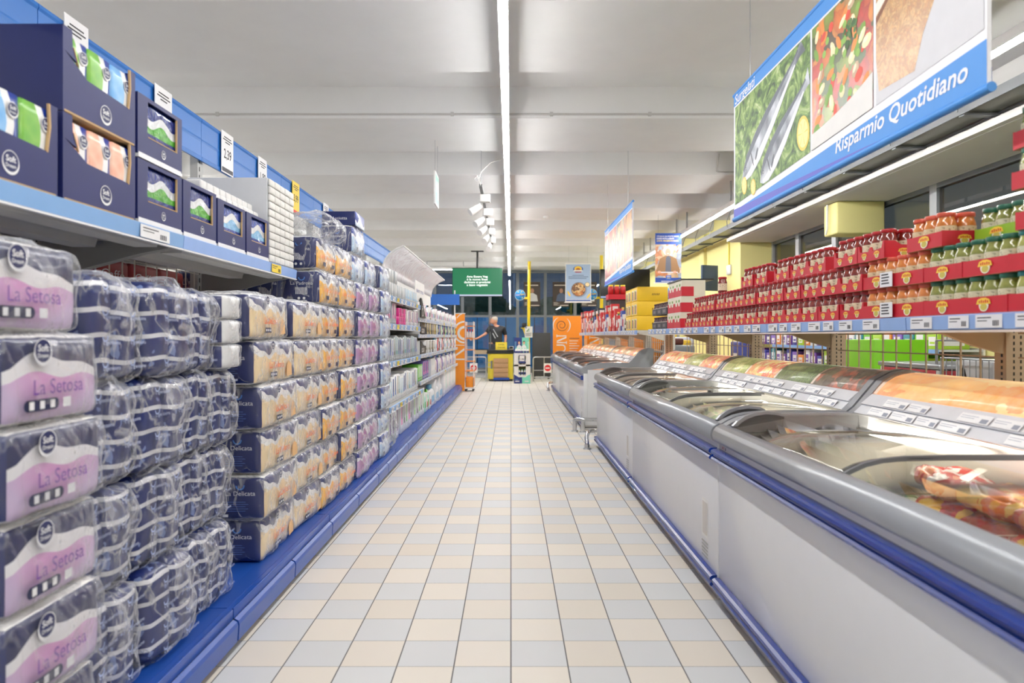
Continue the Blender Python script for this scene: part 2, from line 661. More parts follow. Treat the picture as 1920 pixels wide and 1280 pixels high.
# ------------------------------------------------------------------ lamps
TUBE = emis('lit_tube', (254, 252, 250), LAMP_STRENGTH)
def lamp_row(x, z, y0, y1, step, wd, names, group):
    y = y0; i = 0
    proto = None
    L = step
    while y < y1 - 0.2:
        lab = names(i)
        if proto is None:
            proto = thing('linear_lamp', lab, 'ceiling lamp', (x, y, z), group)
            h = MB(); h.box(-wd / 2 + 0.004, wd / 2 - 0.004, 0.004, L - 0.004, 0.022, 0.07, WHITE)
            for sx in (-1, 1): h.box(min(sx * wd / 2, sx * (wd / 2 - 0.0035)), max(sx * wd / 2, sx * (wd / 2 - 0.0035)), 0.004, L - 0.004, 0.006, 0.07, WHITE)
            part(h, 'housing', proto)
            d = MB(); d.box(-wd / 2 + 0.005, wd / 2 - 0.005, 0.01, L - 0.01, -0.010, 0.0215, TUBE); part(d, 'diffuser', proto)
            for yy in (0.35, L - 0.35):
                s_ = MB(); s_.box(-0.012, 0.012, yy - 0.012, yy + 0.012, 0.07, 3.2 - z, STEEL); part(s_, 'bracket', proto)
        else:
            dup(proto, (x, y, z), lab, group)
        y += step; i += 1
lamp_row(-0.045, 2.985, -3.15, 20.3, 2.95, 0.058, lambda i: '%s white strip light in the long row over the aisle floor' % nth(i).capitalize(), 'strip lights over the aisle')
lamp_row(2.9, 2.85, -3.15, 20.3, 2.95, 0.058, lambda i: '%s white strip light in the row above the jar shelves and windows' % nth(i).capitalize(), 'strip lights over the jar side')
lamp_row(-4.3, 2.985, -3.15, 20.3, 2.95, 0.058, lambda i: '%s white strip light over the next aisle behind the blue header' % nth(i).capitalize(), 'strip lights over the next aisle')
o = thing('linear_lamp', 'White strip light lying crosswise just before the shopfront, above the green screen', 'ceiling lamp', (-2.6, 18.7, 2.985))
h = MB(); h.box(0, 1.62, -0.03, 0.03, 0.022, 0.07, WHITE); h.box(0, 1.62, -0.034, -0.0305, -0.002, 0.07, WHITE); h.box(0, 1.62, 0.0305, 0.034, -0.002, 0.07, WHITE); part(h, 'housing', o)
h = MB(); h.box(0.01, 1.61, -0.028, 0.028, -0.01, 0.022, TUBE); part(h, 'diffuser', o)
for xx in (0.3, 1.3):
    h = MB(); h.box(xx - 0.012, xx + 0.012, -0.012, 0.012, 0.07, 0.215, STEEL); part(h, 'bracket', o)

# conduits on the beam faces
PIPE = M((196, 196, 194), 0.4)
def conduit(name, pts, clips, label):
    m = MB(); m.tube(pts, 0.011, PIPE, 8)
    o = tag(m.build(name), label, 'pipe')
    for c in clips:
        q = MB(); q.box(c[0] - 0.015, c[0] + 0.015, c[1] - 0.014, c[1] + 0.02, c[2] - 0.018, c[2] + 0.018, PIPE); part(q, 'clip', o)
e1 = E0 + P_
conduit('conduit', [(-4.0, e1 - 0.012, ZC + 0.035), (3.7, e1 - 0.012, ZC + 0.035)],
        [(-2.75, e1 - 0.012, ZC + 0.035), (-0.55, e1 - 0.012, ZC + 0.035), (0.38, e1 - 0.012, ZC + 0.035), (1.3, e1 - 0.012, ZC + 0.035)],
        'long grey conduit running across the first ceiling beam')
e3 = E0 + P_ * 3
conduit('conduit', [(2.6, e3 - 0.125, ZC + 0.24), (2.6, e3 - 0.03, ZC + 0.04), (2.63, e3 - 0.012, ZC + 0.035), (3.7, e3 - 0.012, ZC + 0.035)],
        [(2.85, e3 - 0.012, ZC + 0.035)], 'short bent grey conduit dropping down the second beam towards the windows')

# cable tray along the window side
TRX0, TRX1, TRZ = 3.42, 3.70, 2.84
GAL = M((150, 154, 158), 0.45, 0.5)
o = thing('cable_tray', 'long galvanised cable tray hung along the window side', 'cable tray', (0, 0, 0))
m = MB()
m.box(TRX0, TRX0 + 0.012, -1.5, 18.5, TRZ, TRZ + 0.075, GAL); m.box(TRX1 - 0.012, TRX1, -1.5, 18.5, TRZ, TRZ + 0.075, GAL)
part(m, 'side_rail', o)
m = MB(); m.box(TRX0 + 0.012, TRX1 - 0.012, -1.5, 18.5, TRZ + 0.012, TRZ + 0.018, M((120, 122, 108), 0.28, 0.75)); part(m, 'tray_bed', o)
y = 0.6
while y < 18:
    m = MB(); m.box(TRX0 + 0.012, TRX1 + 0.01, y - 0.03, y + 0.03, TRZ - 0.012, TRZ + 0.010, GAL)
    m.tube([(TRX0 - 0.02, y, TRZ + 0.02), (TRX0 - 0.03, y, TRZ + 0.12), (TRX0 + 0.06, y, ZC)], 0.006, GAL, 6)
    part(m, 'bracket', o); y += 0.92
for yy in (2.35, 4.1, 5.4, 7.9, 9.6):
    m = MB(); m.tube([(TRX1 + 0.01, yy, TRZ + 0.03), (TRX1 + 0.1, yy + 0.03, TRZ + 0.0), (TRX1 + 0.16, yy + 0.16, TRZ - 0.07), (XR - 0.4, yy + 0.22, TRZ - 0.085)], 0.012, WHITE, 8)
    part(m, 'cable', o)
# beam rail next to the tray
m = MB(); m.box(XS - 0.06, XS, -2, 11.58, 2.752, 2.81, WHW); struct(m.build('trim_4'))
# pipe dropping over the yellow pier
m = MB(); m.tube([(3.80, 8.2, 2.73), (3.80, 8.2, 2.45), (3.80, 8.24, 2.38)], 0.012, WHITE, 8)
tag(m.build('pipe'), 'thin white pipe running down the yellow pier by the windows', 'pipe')
m = MB(); m.box(3.86, 3.9, 12.05, 12.25, 2.25, 2.42, WHITE, 0.01); m.tube([(3.88, 12.15, 2.42), (3.88, 12.15, 2.9)], 0.012, M((232, 214, 60)), 8)
tag(m.build('junction_box'), 'small white junction box with yellow pipe on the yellow wall', 'junction box')

# hanging exit sign, edge on
t = NT('exit_print')
EXG = M((140, 205, 180), 0.5)
o = thing('exit_sign', 'pale green emergency exit sign hung edge-on over the aisle', 'sign', (-0.79, 7.06, 2.53))
m = MB(); m.box(-0.008, 0.008, 0, 0.34, 0, 0.34, WHITE); part(m, 'board', o)
m = MB()
for X in (FX((0.0085, 0, 0)), MX((-0.0085, 0.34, 0))):
    m.rect(X, 0.02, 0.02, 0.32, 0.32, EXG)
    m.poly(X, [(0.06, 0.2), (0.13, 0.27), (0.13, 0.22), (0.2, 0.22), (0.2, 0.18), (0.13, 0.18), (0.13, 0.13)], WHITE, 0.001)
    m.rect(X, 0.22, 0.08, 0.29, 0.27, WHITE, 0.001)
part(m, 'printed_face', o)
m = MB(); m.tube([(0, 0.05, 0.34), (0, 0.05, 0.67)], 0.002, STEEL, 4); m.tube([(0, 0.29, 0.34), (0, 0.29, 0.67)], 0.002, STEEL, 4); part(m, 'wire', o)

# track with spotlights
o = thing('light_track', 'white lighting track hung beside the strip lights over the aisle', 'lighting track', (-0.36, 0, 2.93))
m = MB(); m.box(-0.018, 0.018, 8.1, 13.2, 0, 0.03, M((90, 92, 96), 0.4)); part(m, 'rail', o)
for yy in (8.3, 9.9, 12.9):
    m = MB(); m.tube([(0, yy, 0.03), (0, yy, 0.53)], 0.003, STEEL, 5); part(m, 'wire', o)
m = MB(); m.tube([(0, 8.1, 0.02), (-0.03, 7.9, 0.08), (-0.06, 7.8, 0.02), (-0.02, 7.75, -0.03), (0.02, 7.8, 0.10), (0.12, 7.85, 0.22), (0.22, 7.9, 0.26), (0.25, 7.9, 0.27)], 0.006, WHITE, 6); part(m, 'cable', o)
spots = [(8.55, -0.5), (9.5, 0.5), (10.3, 0.3), (11.2, -0.3), (12.2, -0.4)]
proto = None
for i, (yy, ang) in enumerate(spots):
    lab = '%s white can spotlight along the hanging track' % nth(i)
    if proto is None:
        proto = thing('spotlight', lab, 'spotlight', (-0.36, yy, 2.93), 'track spotlights')
        q = MB(); q.box(-0.03, 0.10, -0.04, 0.04, -0.10, -0.001, WHITE, 0.008); part(q, 'driver_box', proto)
        q = MB(); q.tube([(-0.02, 0, -0.10), (-0.05, 0, -0.15)], 0.01, WHITE, 8); part(q, 'arm', proto)
        q = MB()
        q.tube([(-0.02, 0.01, -0.14), (-0.06, -0.01, -0.17), (-0.15, -0.05, -0.235)], [0.03, 0.042, 0.05], WHITE, 14)
        part(q, 'lamp_can', proto)
    else:
        dup(proto, (-0.36, yy, 2.93), lab, 'track spotlights', rz=0.25 * i)

# small ceiling fittings
for i, (x, y, lab) in enumerate([(-0.75, 17.8, 'round white smoke detector on the ceiling by the green screen'), (0.6, 11.6, 'round white smoke detector on the ceiling between the strip lights and the second banner')]):
    m = MB(); m.lathe([(0.05, -0.0), (0.055, -0.02), (0.04, -0.05), (0.0, -0.055)], WHITE, 16)
    tag(m.build('smoke_detector', None, (x, y, ZC)), lab, 'smoke detector')
# ================================================================== LEFT SHELVING
BLUE = M((22, 72, 158), 0.35, var=0.05, coat=0.2)
BLUEH2 = M((36, 112, 194), 0.4, var=0.04)
STRIP = M((132, 176, 226), 0.35)
STRIPB = M((150, 184, 240), 0.35)
SHELFG = M((178, 178, 176), 0.45)
SHELFD = M((150, 150, 146), 0.5)
PLINTH = M((70, 68, 66), 0.7)
CREAM = M((226, 222, 212), 0.5)
TAGW = M((240, 240, 242), 0.4)

def price_tag_on(mb, X, x0, y0, x1, y1, yellow=False):
    mb.rect(X, x0, y0, x1, y1, M((244, 214, 70), 0.5) if yellow else TAGW)
    wd, hh = x1 - x0, y1 - y0
    mb.rect(X, x0 + wd * 0.08, y0 + hh * 0.72, x0 + wd * 0.6, y0 + hh * 0.8, INK, 0.0006)
    mb.rect(X, x0 + wd * 0.08, y0 + hh * 0.5, x0 + wd * 0.45, y0 + hh * 0.56, INK, 0.0006)
    for k in range(4):
        mb.rect(X, x0 + wd * (0.66 + 0.06 * k), y0 + hh * 0.15, x0 + wd * (0.695 + 0.06 * k), y0 + hh * 0.55, INK, 0.0006)

LB = [-0.15, 1.18, 2.52, 3.85, 5.19, 6.04, 7.37, 8.30, 9.40, 10.50, 11.85, 13.05, 14.1]
XB = -1.02
def left_bay(i):
    y0, y1 = LB[i], LB[i + 1]
    L = y1 - y0
    cosm = i >= 5
    o = thing('gondola_bay', '%s bay of the blue-based shelving along the paper and hair-care side' % nth(i), 'shelving', (0, y0, 0), 'bays of the blue-based shelving')
    m = MB(); m.box(-1.74, XB - 0.012, 0, L, 0.118, 0.15, BLUE); m.box(-1.74, XB - 0.03, 0.0, L, 0.0, 0.03, PLINTH)
    m.box(-1.74, XB - 0.03, 0, L, 0.03, 0.117, PLINTH)
    m.box(XB - 0.012, XB - 0.004, 0.004, L - 0.004, 0.112, 0.15, BLUE, 0.002)
    m.box(XB - 0.10, XB - 0.03, 0.004, L - 0.004, 0.15, 0.152, M((20, 68, 150), 0.4))
    part(m, 'base_deck', o)
    for k in range(2):
        a, b = L * k / 2 + 0.006, L * (k + 1) / 2 - 0.006
        m = MB()
        m.prism([(XB, 0.028), (XB + 0.012, 0.03), (XB + 0.016, 0.09), (XB + 0.012, 0.104), (XB - 0.003, 0.112), (XB - 0.003, 0.028)], a, b, BLUE)
        part(m, 'kick_panel', o)
    m = MB(); m.box(-1.81, -1.767, 0.0, 0.06, 0, 2.36, SHELFG)
    for z in range(46): m.box(-1.7675, -1.7655, 0.018, 0.026, 0.2 + z * 0.045, 0.225 + z * 0.045, BLACK)
    part(m, 'upright', o)
    if i == len(LB) - 2:
        m = MB(); m.box(-1.81, -1.767, L - 0.06, L, 0, 2.0, SHELFG); part(m, 'upright', o)
    if not cosm:
        m = MB()
        z = 0.2
        while z < 1.6:
            m.box(-1.752, -1.747, 0.03, L - 0.03, z, z + 0.004, CREAM); z += 0.1
        y = 0.06
        while y < L - 0.04:
            m.box(-1.757, -1.752, y, y + 0.004, 0.16, 1.6, CREAM); y += 0.1
        part(m, 'back_grid', o)
    else:
        m = MB(); m.box(-1.74, -1.73, 0.03, L - 0.03, 0.15, 1.9, CREAM); part(m, 'back_panel', o)
    if y0 < 10.4:
        m = MB()
        m.prism([(-1.765, 2.15), (-1.745, 2.145), (-1.742, 2.165), (-1.747, 2.17), (-1.747, 2.25), (-1.745, 2.26), (-1.747, 2.27), (-1.747, 2.36), (-1.742, 2.37), (-1.745, 2.385), (-1.765, 2.385)], 0.002, L - 0.002, BLUEH2)
        part(m, 'header_panel', o)
    return o
bays = [left_bay(i) for i in range(len(LB) - 1)]

def shelf(parent, y0, L, xf, ztop, lip, tags, ribs=True, bracket=True, strip=None, xb=-1.735, dz=0.0):
    """shelf board with ribs; lip, price tags and brackets are its own pieces (front faces +X)"""
    m = MB()
    m.box(xb, xf - 0.008, y0, y0 + L, ztop - 0.022, ztop - 0.002, SHELFG)
    if ribs:
        for xx in (xf - 0.14, xf - 0.36):
            m.prism([(xx, ztop - 0.022), (xx + 0.01, ztop - 0.055), (xx + 0.09, ztop - 0.055), (xx + 0.10, ztop - 0.022)], y0 + 0.09, y0 + L - 0.09, M((206, 206, 202), 0.45))
    s = part(m, 'shelf', parent)
    m = MB()
    st = strip or STRIP
    m.prism([(xf - 0.008, ztop - lip), (xf, ztop - lip + 0.002), (xf + 0.004, ztop - 0.002), (xf - 0.004, ztop + 0.002), (xf - 0.008, ztop)], y0 + 0.002, y0 + L - 0.002, st)
    m.box(xf - 0.01, xf + 0.003, y0 + 0.002, y0 + L - 0.002, ztop - lip - 0.006, ztop - lip, TAGW)
    l = part(m, 'price_rail', s)
    for ty, tw, yel in tags:
        q = MB(); price_tag_on(q, FX((xf + 0.0055, y0 + ty, ztop - lip + 0.003)), 0, 0, tw, lip - 0.008, yel)
        part(q, 'price_tag', s)
    if bracket:
        for yy in (y0 + 0.012, y0 + L - 0.012):
            q = MB(); q.prism([(xb, ztop - 0.024), (xf - 0.02, ztop - 0.024), (xf - 0.02, ztop - 0.045), (xf - 0.15, ztop - 0.07), (xb, ztop - 0.17)], yy - 0.009, yy + 0.009, SHELFD)
            part(q, 'bracket', s)
    return s

SHX, SHZ = -1.21, 1.528
shelf(bays[0], 0, LB[1] - LB[0], SHX, SHZ, 0.05, [(0.5, 0.12, False)])
shelf(bays[1], 0, LB[2] - LB[1], SHX, SHZ, 0.05, [(1.04, 0.19, False)])
shelf(bays[2], 0, LB[3] - LB[2], SHX, SHZ, 0.05, [(0.92, 0.14, True)], strip=STRIPB)

# price cards hanging on the blue header
def card(px0, px1, dz, yellow, num, lab):
    X_ = -1.735
    d0 = -X_ * 1280 / (958 - px0); d1 = -X_ * 1280 / (958 - px1)
    wd, hh = d1 - d0, 0.25
    o = thing('price_card', lab, 'price card', (X_, d0, 2.145 + dz), 'price cards on the header')
    m = MB(); m.box(-0.0015, 0.0015, 0, wd, 0, hh, M((246, 214, 72), 0.5) if yellow else TAGW); part(m, 'card', o)
    q = MB(); X = FX((0.0022, 0, 0))
    for k, (a, b) in enumerate([(0.2, 0.8), (0.12, 0.88), (0.3, 0.7)]):
        q.rect(X, wd * a, hh * (0.86 - 0.06 * k), wd * b, hh * (0.885 - 0.06 * k), INK)
    q.text(X, num, wd * 0.5, hh * 0.46, hh * 0.32, INK, 0.0, offset=0.012, width=wd * 0.62)
    if yellow: q.rect(X, 0, 0, wd, hh * 0.09, M((226, 60, 50), 0.5))
    else: q.rect(X, wd * 0.04, hh * 0.03, wd * 0.96, hh * 0.13, M((60, 60, 70), 0.5))
    part(q, 'lettering', o)
card(120, 165, 0.02, False, '1,99', 'White price card poking above the header behind the topmost tissue carton')
card(290, 322, -0.005, False, '2,39', 'White price card on the header above the stacked small green tissue cartons')
card(415, 437, 0.0, False, '2,39', 'White 2,39 price card on the blue header')
card(484, 500, 0.0, False, '1,89', 'White price card on the header above the white tissue bale')
card(548, 561, 0.0, True, '3,99', 'Large yellow price card on the blue header past the white tissue bale')
card(606, 616, 0.0, False, '1,99', 'Narrow white price card on the header between the two yellow cards')
card(643, 650, 0.0, True, '2,99', 'Yellow price card on the header above the kitchen roll stacks')
card(741, 745, 0.0, True, '1,49', 'Tiny yellow price card at the far tip of the blue header')

# ------------------------------------------------------------------ wrapped paper packs
def film_mat(name, cr):
    t = NT(name)
    co = t.coord()
    n1 = t.noise(9.0, 4.0, co, 0.6, 1.2)[0]
    n2 = t.noise(34.0, 3.0, co, 0.6, 0.6)[0]
    h = t.math('ADD', n1, t.math('MULTIPLY', n2, 0.35))
    nb = t.bump(h, 0.55, 0.02)
    tr = t.n('BsdfTransparent'); tr.inputs[0].default_value = (0.97, 0.975, 0.985, 1)
    gl = t.n('BsdfGlossy'); gl.inputs['Roughness'].default_value = 0.16; t.put(gl.inputs['Normal'], nb)
    df = t.n('BsdfDiffuse'); df.inputs[0].default_value = (0.93, 0.94, 0.97, 1); t.put(df.inputs['Normal'], nb)
    ml = t.n('MixShader'); ml.inputs[0].default_value = 0.62
    t.put(ml.inputs[1], gl.outputs[0]); t.put(ml.inputs[2], df.outputs[0])
    mp = t.n('Mapping'); t.put(mp.inputs['Vector'], co); mp.inputs['Scale'].default_value = (1, 1, 0.45)
    rid = t.noise(8.0, 3.0, mp.outputs[0], 0.55, 1.4)[0]
    glare_streak = t.math('SUBTRACT', 1.0, t.math('MULTIPLY', t.math('ABSOLUTE', t.math('SUBTRACT', rid, 0.5)), 28.0), clamp=True)  # whitish streaks painted into the wrap in place of specular glare
    f = t.math('ADD', t.math('MINIMUM', t.schlick(0.04, nb), 0.5), t.math('ADD', 0.015, t.math('MULTIPLY', glare_streak, cr)), clamp=True)
    mx = t.n('MixShader'); t.put(mx.inputs[0], f); t.put(mx.inputs[1], tr.outputs[0]); t.put(mx.inputs[2], ml.outputs[0])
    return t.done(mx.outputs[0])
FILM = film_mat('clear_film', 0.40)
FILM_TIGHT = film_mat('tight_film', 0.16)

def wave_mat(name, z_hi, amp, k, ph, band, top, line, bot, bot2=None, second=None, z_low=None, low=None):
    """printed pack front : coloured field under a white wave under a dark top"""
    t = NT(name)
    x, y, z = t.xyz()
    s1 = t.math('SINE', t.math('ADD', t.math('MULTIPLY', y, k), ph))
    s2 = t.math('SINE', t.math('ADD', t.math('MULTIPLY', y, k * 2.1), ph * 1.7 + 0.6))
    h = t.math('ADD', z_hi, t.math('ADD', t.math('MULTIPLY', s1, amp), t.math('MULTIPLY', s2, amp * 0.45)))
    dz = t.math('SUBTRACT', z, h)
    istop = t.math('GREATER_THAN', dz, 0.0)
    isband = t.math('GREATER_THAN', t.math('ADD', dz, t.math('MULTIPLY_ADD', s1, band * 0.35, band)), 0.0)
    b = lin(bot)
    if bot2:
        g = t.noise(6.0, 2.0)[0]
        blob = t.math('SUBTRACT', 1.0, t.math('MULTIPLY', t.math('ADD', t.math('MULTIPLY', y, y), t.math('MULTIPLY', t.math('MULTIPLY', z, z), 4.0)), 38.0), clamp=True)
        b = t.mix(t.math('MULTIPLY_ADD', blob, 0.75, t.math('MULTIPLY', g, 0.25)), lin(bot), lin(bot2))
    col = t.mix(isband, b, lin(line))
    col = t.mix(istop, col, lin(top))
    if z_low is not None:
        col = t.mix(t.math('LESS_THAN', z, z_low), col, lin(low))
    wr = t.noise(22.0, 3.0, None, 0.6, 1.0)[0]
    return t.done(t.bsdf(col, 0.28, spec=0.5, normal=t.bump(wr, 0.12, 0.006), coat=0.2))

PAPER = M((240, 238, 234), 0.6, bump=0.1)
PINKP = wave_mat('print_pink', 0.035, 0.018, 17.0, 2.2, 0.032, (18, 26, 76), (240, 238, 240), (206, 190, 220), (224, 160, 208))
YELP = wave_mat('print_yellow', 0.05, 0.018, 26.0, 1.2, 0.026, (18, 36, 104), (248, 246, 242), (253, 229, 184), (252, 216, 156))
ORGP = wave_mat('print_orange', 0.045, 0.017, 30.0, 0.4, 0.023, (18, 34, 98), (246, 244, 238), (252, 196, 88), (250, 180, 70))
PURP = wave_mat('print_purple', 0.05, 0.016, 28.0, 0.9, 0.022, (38, 44, 130), (244, 242, 246), (206, 170, 214), (170, 60, 140))
SKYP = wave_mat('print_sky', 0.045, 0.016, 30.0, 1.9, 0.022, (30, 62, 150), (244, 246, 250), (186, 214, 238), (214, 228, 242))
LOGOW = M((238, 238, 240), 0.5)
def logo(mb, X, cx, cy, r, e=0.0, n=20):
    mb.disc(X, cx, cy, r, NAVY, e, n)
    mb.ring(X, cx, cy, r * 0.84, r * 1.06, LOGOW, e + 0.0004, n + 4, -PI * 1.12, PI * 0.12, lambda u: 0.25 + 0.9 * math.sin(PI * u))
    mb.ring(X, cx, cy, r * 0.93, r * 1.0, LOGOW, e + 0.0003, n + 4)
    mb.text(X, 'Soft', cx, cy + r * 0.25, r * 0.72, LOGOW, e + 0.0005, offset=0.025, width=r * 1.15)
    mb.text(X, 'Dream', cx, cy - r * 0.32, r * 0.44, LOGOW, e + 0.0005, offset=0.015, width=r * 1.2)

def navy_label_mat():
    t = NT('navy_print')
    x, y, z = t.xyz()
    wr = t.noise(20.0, 3.0, None, 0.6, 1.0)[0]
    c = t.mix(t.noise(3.0)[0], lin((16, 28, 84)), lin((22, 40, 104)))
    return t.done(t.bsdf(c, 0.3, normal=t.bump(wr, 0.2, 0.006), coat=0.25))
NAVYP = navy_label_mat()

def pack(name, lab, W, Hh, D, front, title, tcol, style, loc, group, film=True, seed=0.0, rz=0.0, side_text=None, barcode=False):
    """W along the aisle, origin at bottom centre of the front edge"""
    o = thing(name, lab, 'paper pack', loc, group, rz)
    g = 0.006
    cc = (-D / 2 - g, 0, 0)
    m = MB()
    add_puffy(m, front, {'-y': NAVYP, '+y': NAVYP, '+z': PAPER, '-z': PAPER, '-x': front}, hx=D / 2 - g, hy=W / 2 - g, hz=Hh / 2 - 0.003, r=0.02, n=(8, 16, 8), bulge=0.006, amp=0.004, freq=14, seed=seed, c=cc)
    b = part(m, 'printed_body', o); b.location = (0, 0, Hh / 2)
    m = MB()
    X = FX((0.003, 0, Hh / 2))
    if style == 'pink':
        q = MB(); logo(q, X, -W * 0.18, Hh * 0.30, Hh * 0.145); part(q, 'logo', o)
        m.text(X, title, -W * 0.02, -Hh * 0.10, Hh * 0.24, tcol, 0.0, width=W * 0.50)
        part(m, 'lettering', o); m = MB()
        m.rect(X, -W * 0.32, -Hh * 0.35, -W * 0.06, -Hh * 0.22, NAVYDK); m.disc(X, -W * 0.32, -Hh * 0.285, Hh * 0.065, NAVYDK, n=16); m.disc(X, -W * 0.06, -Hh * 0.285, Hh * 0.065, NAVYDK, n=16)
        for k in range(3): m.rect(X, -W * (0.31 - 0.1 * k), -Hh * 0.33, -W * (0.265 - 0.1 * k), -Hh * 0.24, LOGOW, 0.0005)
        m.rect(X, 0.02 * W, -Hh * 0.34, 0.1 * W, -Hh * 0.23, LOGOW)
    elif style == 'wide':
        q = MB(); logo(q, X, -W * 0.14, Hh * 0.36, Hh * 0.11); part(q, 'logo', o)
        m.text(X, title, -W * 0.04, -Hh * 0.10, Hh * 0.2, tcol, 0.0, offset=0.012, width=W * 0.36)
        part(m, 'lettering', o); m = MB()
        m.rect(X, -W * 0.2, -Hh * 0.36, -W * 0.04, -Hh * 0.25, NAVYDK)
        for k in range(3): m.rect(X, -W * (0.185 - 0.05 * k), -Hh * 0.33, -W * (0.155 - 0.05 * k), -Hh * 0.28, LOGOW, 0.0005)
        m.poly(X, [(W * 0.22, -Hh * 0.4), (W * 0.36, -Hh * 0.38), (W * 0.34, -Hh * 0.1), (W * 0.27, 0.0), (W * 0.21, -Hh * 0.15)], M((232, 186, 130), 0.5))
    elif style == 'pair':
        for s_ in (-1, 1):
            q = MB(); logo(q, X, s_ * W * 0.24, Hh * 0.37, Hh * 0.10); part(q, 'logo', o)
            q = MB(); q.text(X, title, s_ * W * 0.23, -Hh * 0.08, Hh * 0.16, tcol, 0.0, offset=0.012, width=W * 0.34); part(q, 'lettering', o)
            q = MB(); q.rect(X, s_ * W * 0.23 - W * 0.07, -Hh * 0.36, s_ * W * 0.23 + W * 0.07, -Hh * 0.24, NAVYDK); part(q, 'size_badge', o)
    if m.v:
        part(m, 'size_badge', o)
    m = MB(); X = MY((-D / 2, -W / 2 - 0.0005, Hh / 2))
    m.ring(X, 0.0, Hh * 0.28, 0.014, 0.02, M((70, 130, 210), 0.5), 0, 20, -PI, 0.1)
    m.text(X, side_text or title, 0.0, Hh * 0.1, 0.028, LOGOW, 0.0, width=D * 0.55)
    if barcode:
        for k in range(9): m.rect(X, -0.035 + k * 0.008, -Hh * 0.22, -0.031 + k * 0.008, -Hh * 0.02, LOGOW)
        for s_ in (-1, 1): m.disc(X, s_ * 0.015, -Hh * 0.34, 0.008, LOGOW, n=10)
    else:
        for k in range(5): m.rect(X, -D * 0.32, -Hh * (0.08 + 0.05 * k), D * (0.1 + 0.05 * (k % 2)), -Hh * (0.095 + 0.05 * k), M((80, 110, 180), 0.5))
        m.rect(X, -D * 0.32, -Hh * 0.42, -D * 0.22, -Hh * 0.36, LOGOW)
    part(m, 'side_label', o)
    if film:
        m = MB()
        add_puffy(m, FILM_TIGHT if style == 'pink' else FILM, hx=D / 2 + 0.002, hy=W / 2 - 0.001, hz=Hh / 2 - 0.001, r=0.028, n=(10, 20, 12), bulge=0.012, amp=0.012, freq=11, seed=seed + 5, c=cc)
        f = part(m, 'plastic_wrap', o); f.location = (0.0, 0, Hh / 2)
    return o

# pink stack beside the camera
BASE = 0.152
pk = [pack('toilet_paper_pack', 'x', 0.338, 0.2, 0.28, PINKP, 'La Setosa', M((120, 70, 160), 0.5), 'pink', (0, 0, 0), 'pink toilet paper stack', True, sd) for sd in (1.0, 7.0)]
PL = ['bottom pack of the stack', 'second pack from the bottom of the stack', 'third pack from the bottom of the stack', 'fourth pack from the bottom of the stack', 'fifth pack of the stack, under the top one', 'topmost pack of the stack']
offs = [(0, 0), (0.004, 0.012), (-0.006, 0.02), (0.006, 0.012), (0.0, 0.005), (-0.02, -0.045)]
def place(protos, used, idx, loc, lab, group, rz=0.0):
    p = protos[idx]
    if idx not in used:
        used.add(idx); p.location = loc; p['label'] = lab; p['group'] = group; p.rotation_euler = (0, 0, rz); return p
    return dup(p, loc, lab, group, rz)
u = set()
for k in range(6):
    place(pk, u, k % 2, (-1.035 + offs[k][0], 1.562 + offs[k][1], BASE + k * 0.2025), 'Pink and lilac La Setosa toilet paper, ' + PL[k], 'pink toilet paper stack', R.uniform(-0.02, 0.02))

# navy bundles
def bundle_mat(name, rows):
    t = NT(name)
    x, y, z = t.xyz()
    sag = t.math('MULTIPLY', t.math('SINE', t.math('MULTIPLY', y, 24.0)), 0.006)
    zz = t.math('DIVIDE', t.math('ADD', t.math('ADD', z, sag), 0.512), 0.069)
    fz = t.math('FRACT', zz)
    wht = t.math('LESS_THAN', fz, 0.19)
    c = t.mix(t.noise(5.0, 3.0)[0], lin((18, 29, 84)), lin((32, 50, 116)))
    lt = t.math('GREATER_THAN', t.noise(26.0, 2.0)[0], 0.64)
    c = t.mix(t.math('MULTIPLY', lt, 0.55), c, lin((150, 170, 220)))
    sq = t.math('LESS_THAN', t.math('ABSOLUTE', t.math('SUBTRACT', t.math('FRACT', t.math('MULTIPLY', y, 7.6)), 0.5)), 0.06)
    c = t.mix(t.math('MULTIPLY', sq, 0.5), c, lin((18, 28, 74)))
    c = t.mix(wht, c, lin((226, 226, 230)))
    wr = t.noise(16.0, 3.0, None, 0.6, 1.0)[0]
    return t.done(t.bsdf(c, 0.3, normal=t.bump(wr, 0.3, 0.008), coat=0.3))
BUN = bundle_mat('print_navy_bundle', 3)
def bundle(lab, W, Hh, D, seed, loc):
    o = thing('toilet_paper_bundle', lab, 'paper bundle', loc, 'navy toilet paper bundles')
    cc = (-D / 2 - 0.012, 0, 0)
    m = MB()
    for s_ in (-1, 1):
        vs, fs, ks = puffy(D / 2 - 0.01, W / 4 - 0.002, Hh / 2 - 0.008, 0.026, (8, 8, 12), 0.008, 0.008, 9, seed + s_, (cc[0], s_ * W / 4, 0))
        m.add(vs, fs, BUN, True)
    b = part(m, 'printed_roll_block', o); b.location = (0, 0, Hh / 2)
    m = MB()
    X = FX((0.006, 0, Hh / 2))
    for k in range(4):
        for s_ in (-1, 1):
            cxk, czk = s_ * W / 4 - 0.02, (k - 1.5) * 0.069 + 0.012
            m.ring(X, cxk, czk, 0.010, 0.014, M((170, 186, 226), 0.5), 0, 14, -PI, 0.2)
            m.text(X, "L'Igienissima", s_ * W / 4 + 0.012, czk - 0.016, 0.016, M((196, 206, 236), 0.5), 0.0, width=W * 0.3)
    part(m, 'lettering', o)
    m = MB()
    add_puffy(m, FILM, hx=D / 2 + 0.008, hy=W / 2 - 0.001, hz=Hh / 2 - 0.002, r=0.042, n=(12, 18, 20), bulge=0.018, amp=0.026, freq=8, seed=seed + 11, c=cc)
    f = part(m, 'plastic_wrap', o); f.location = (0, 0, Hh / 2)
    return o
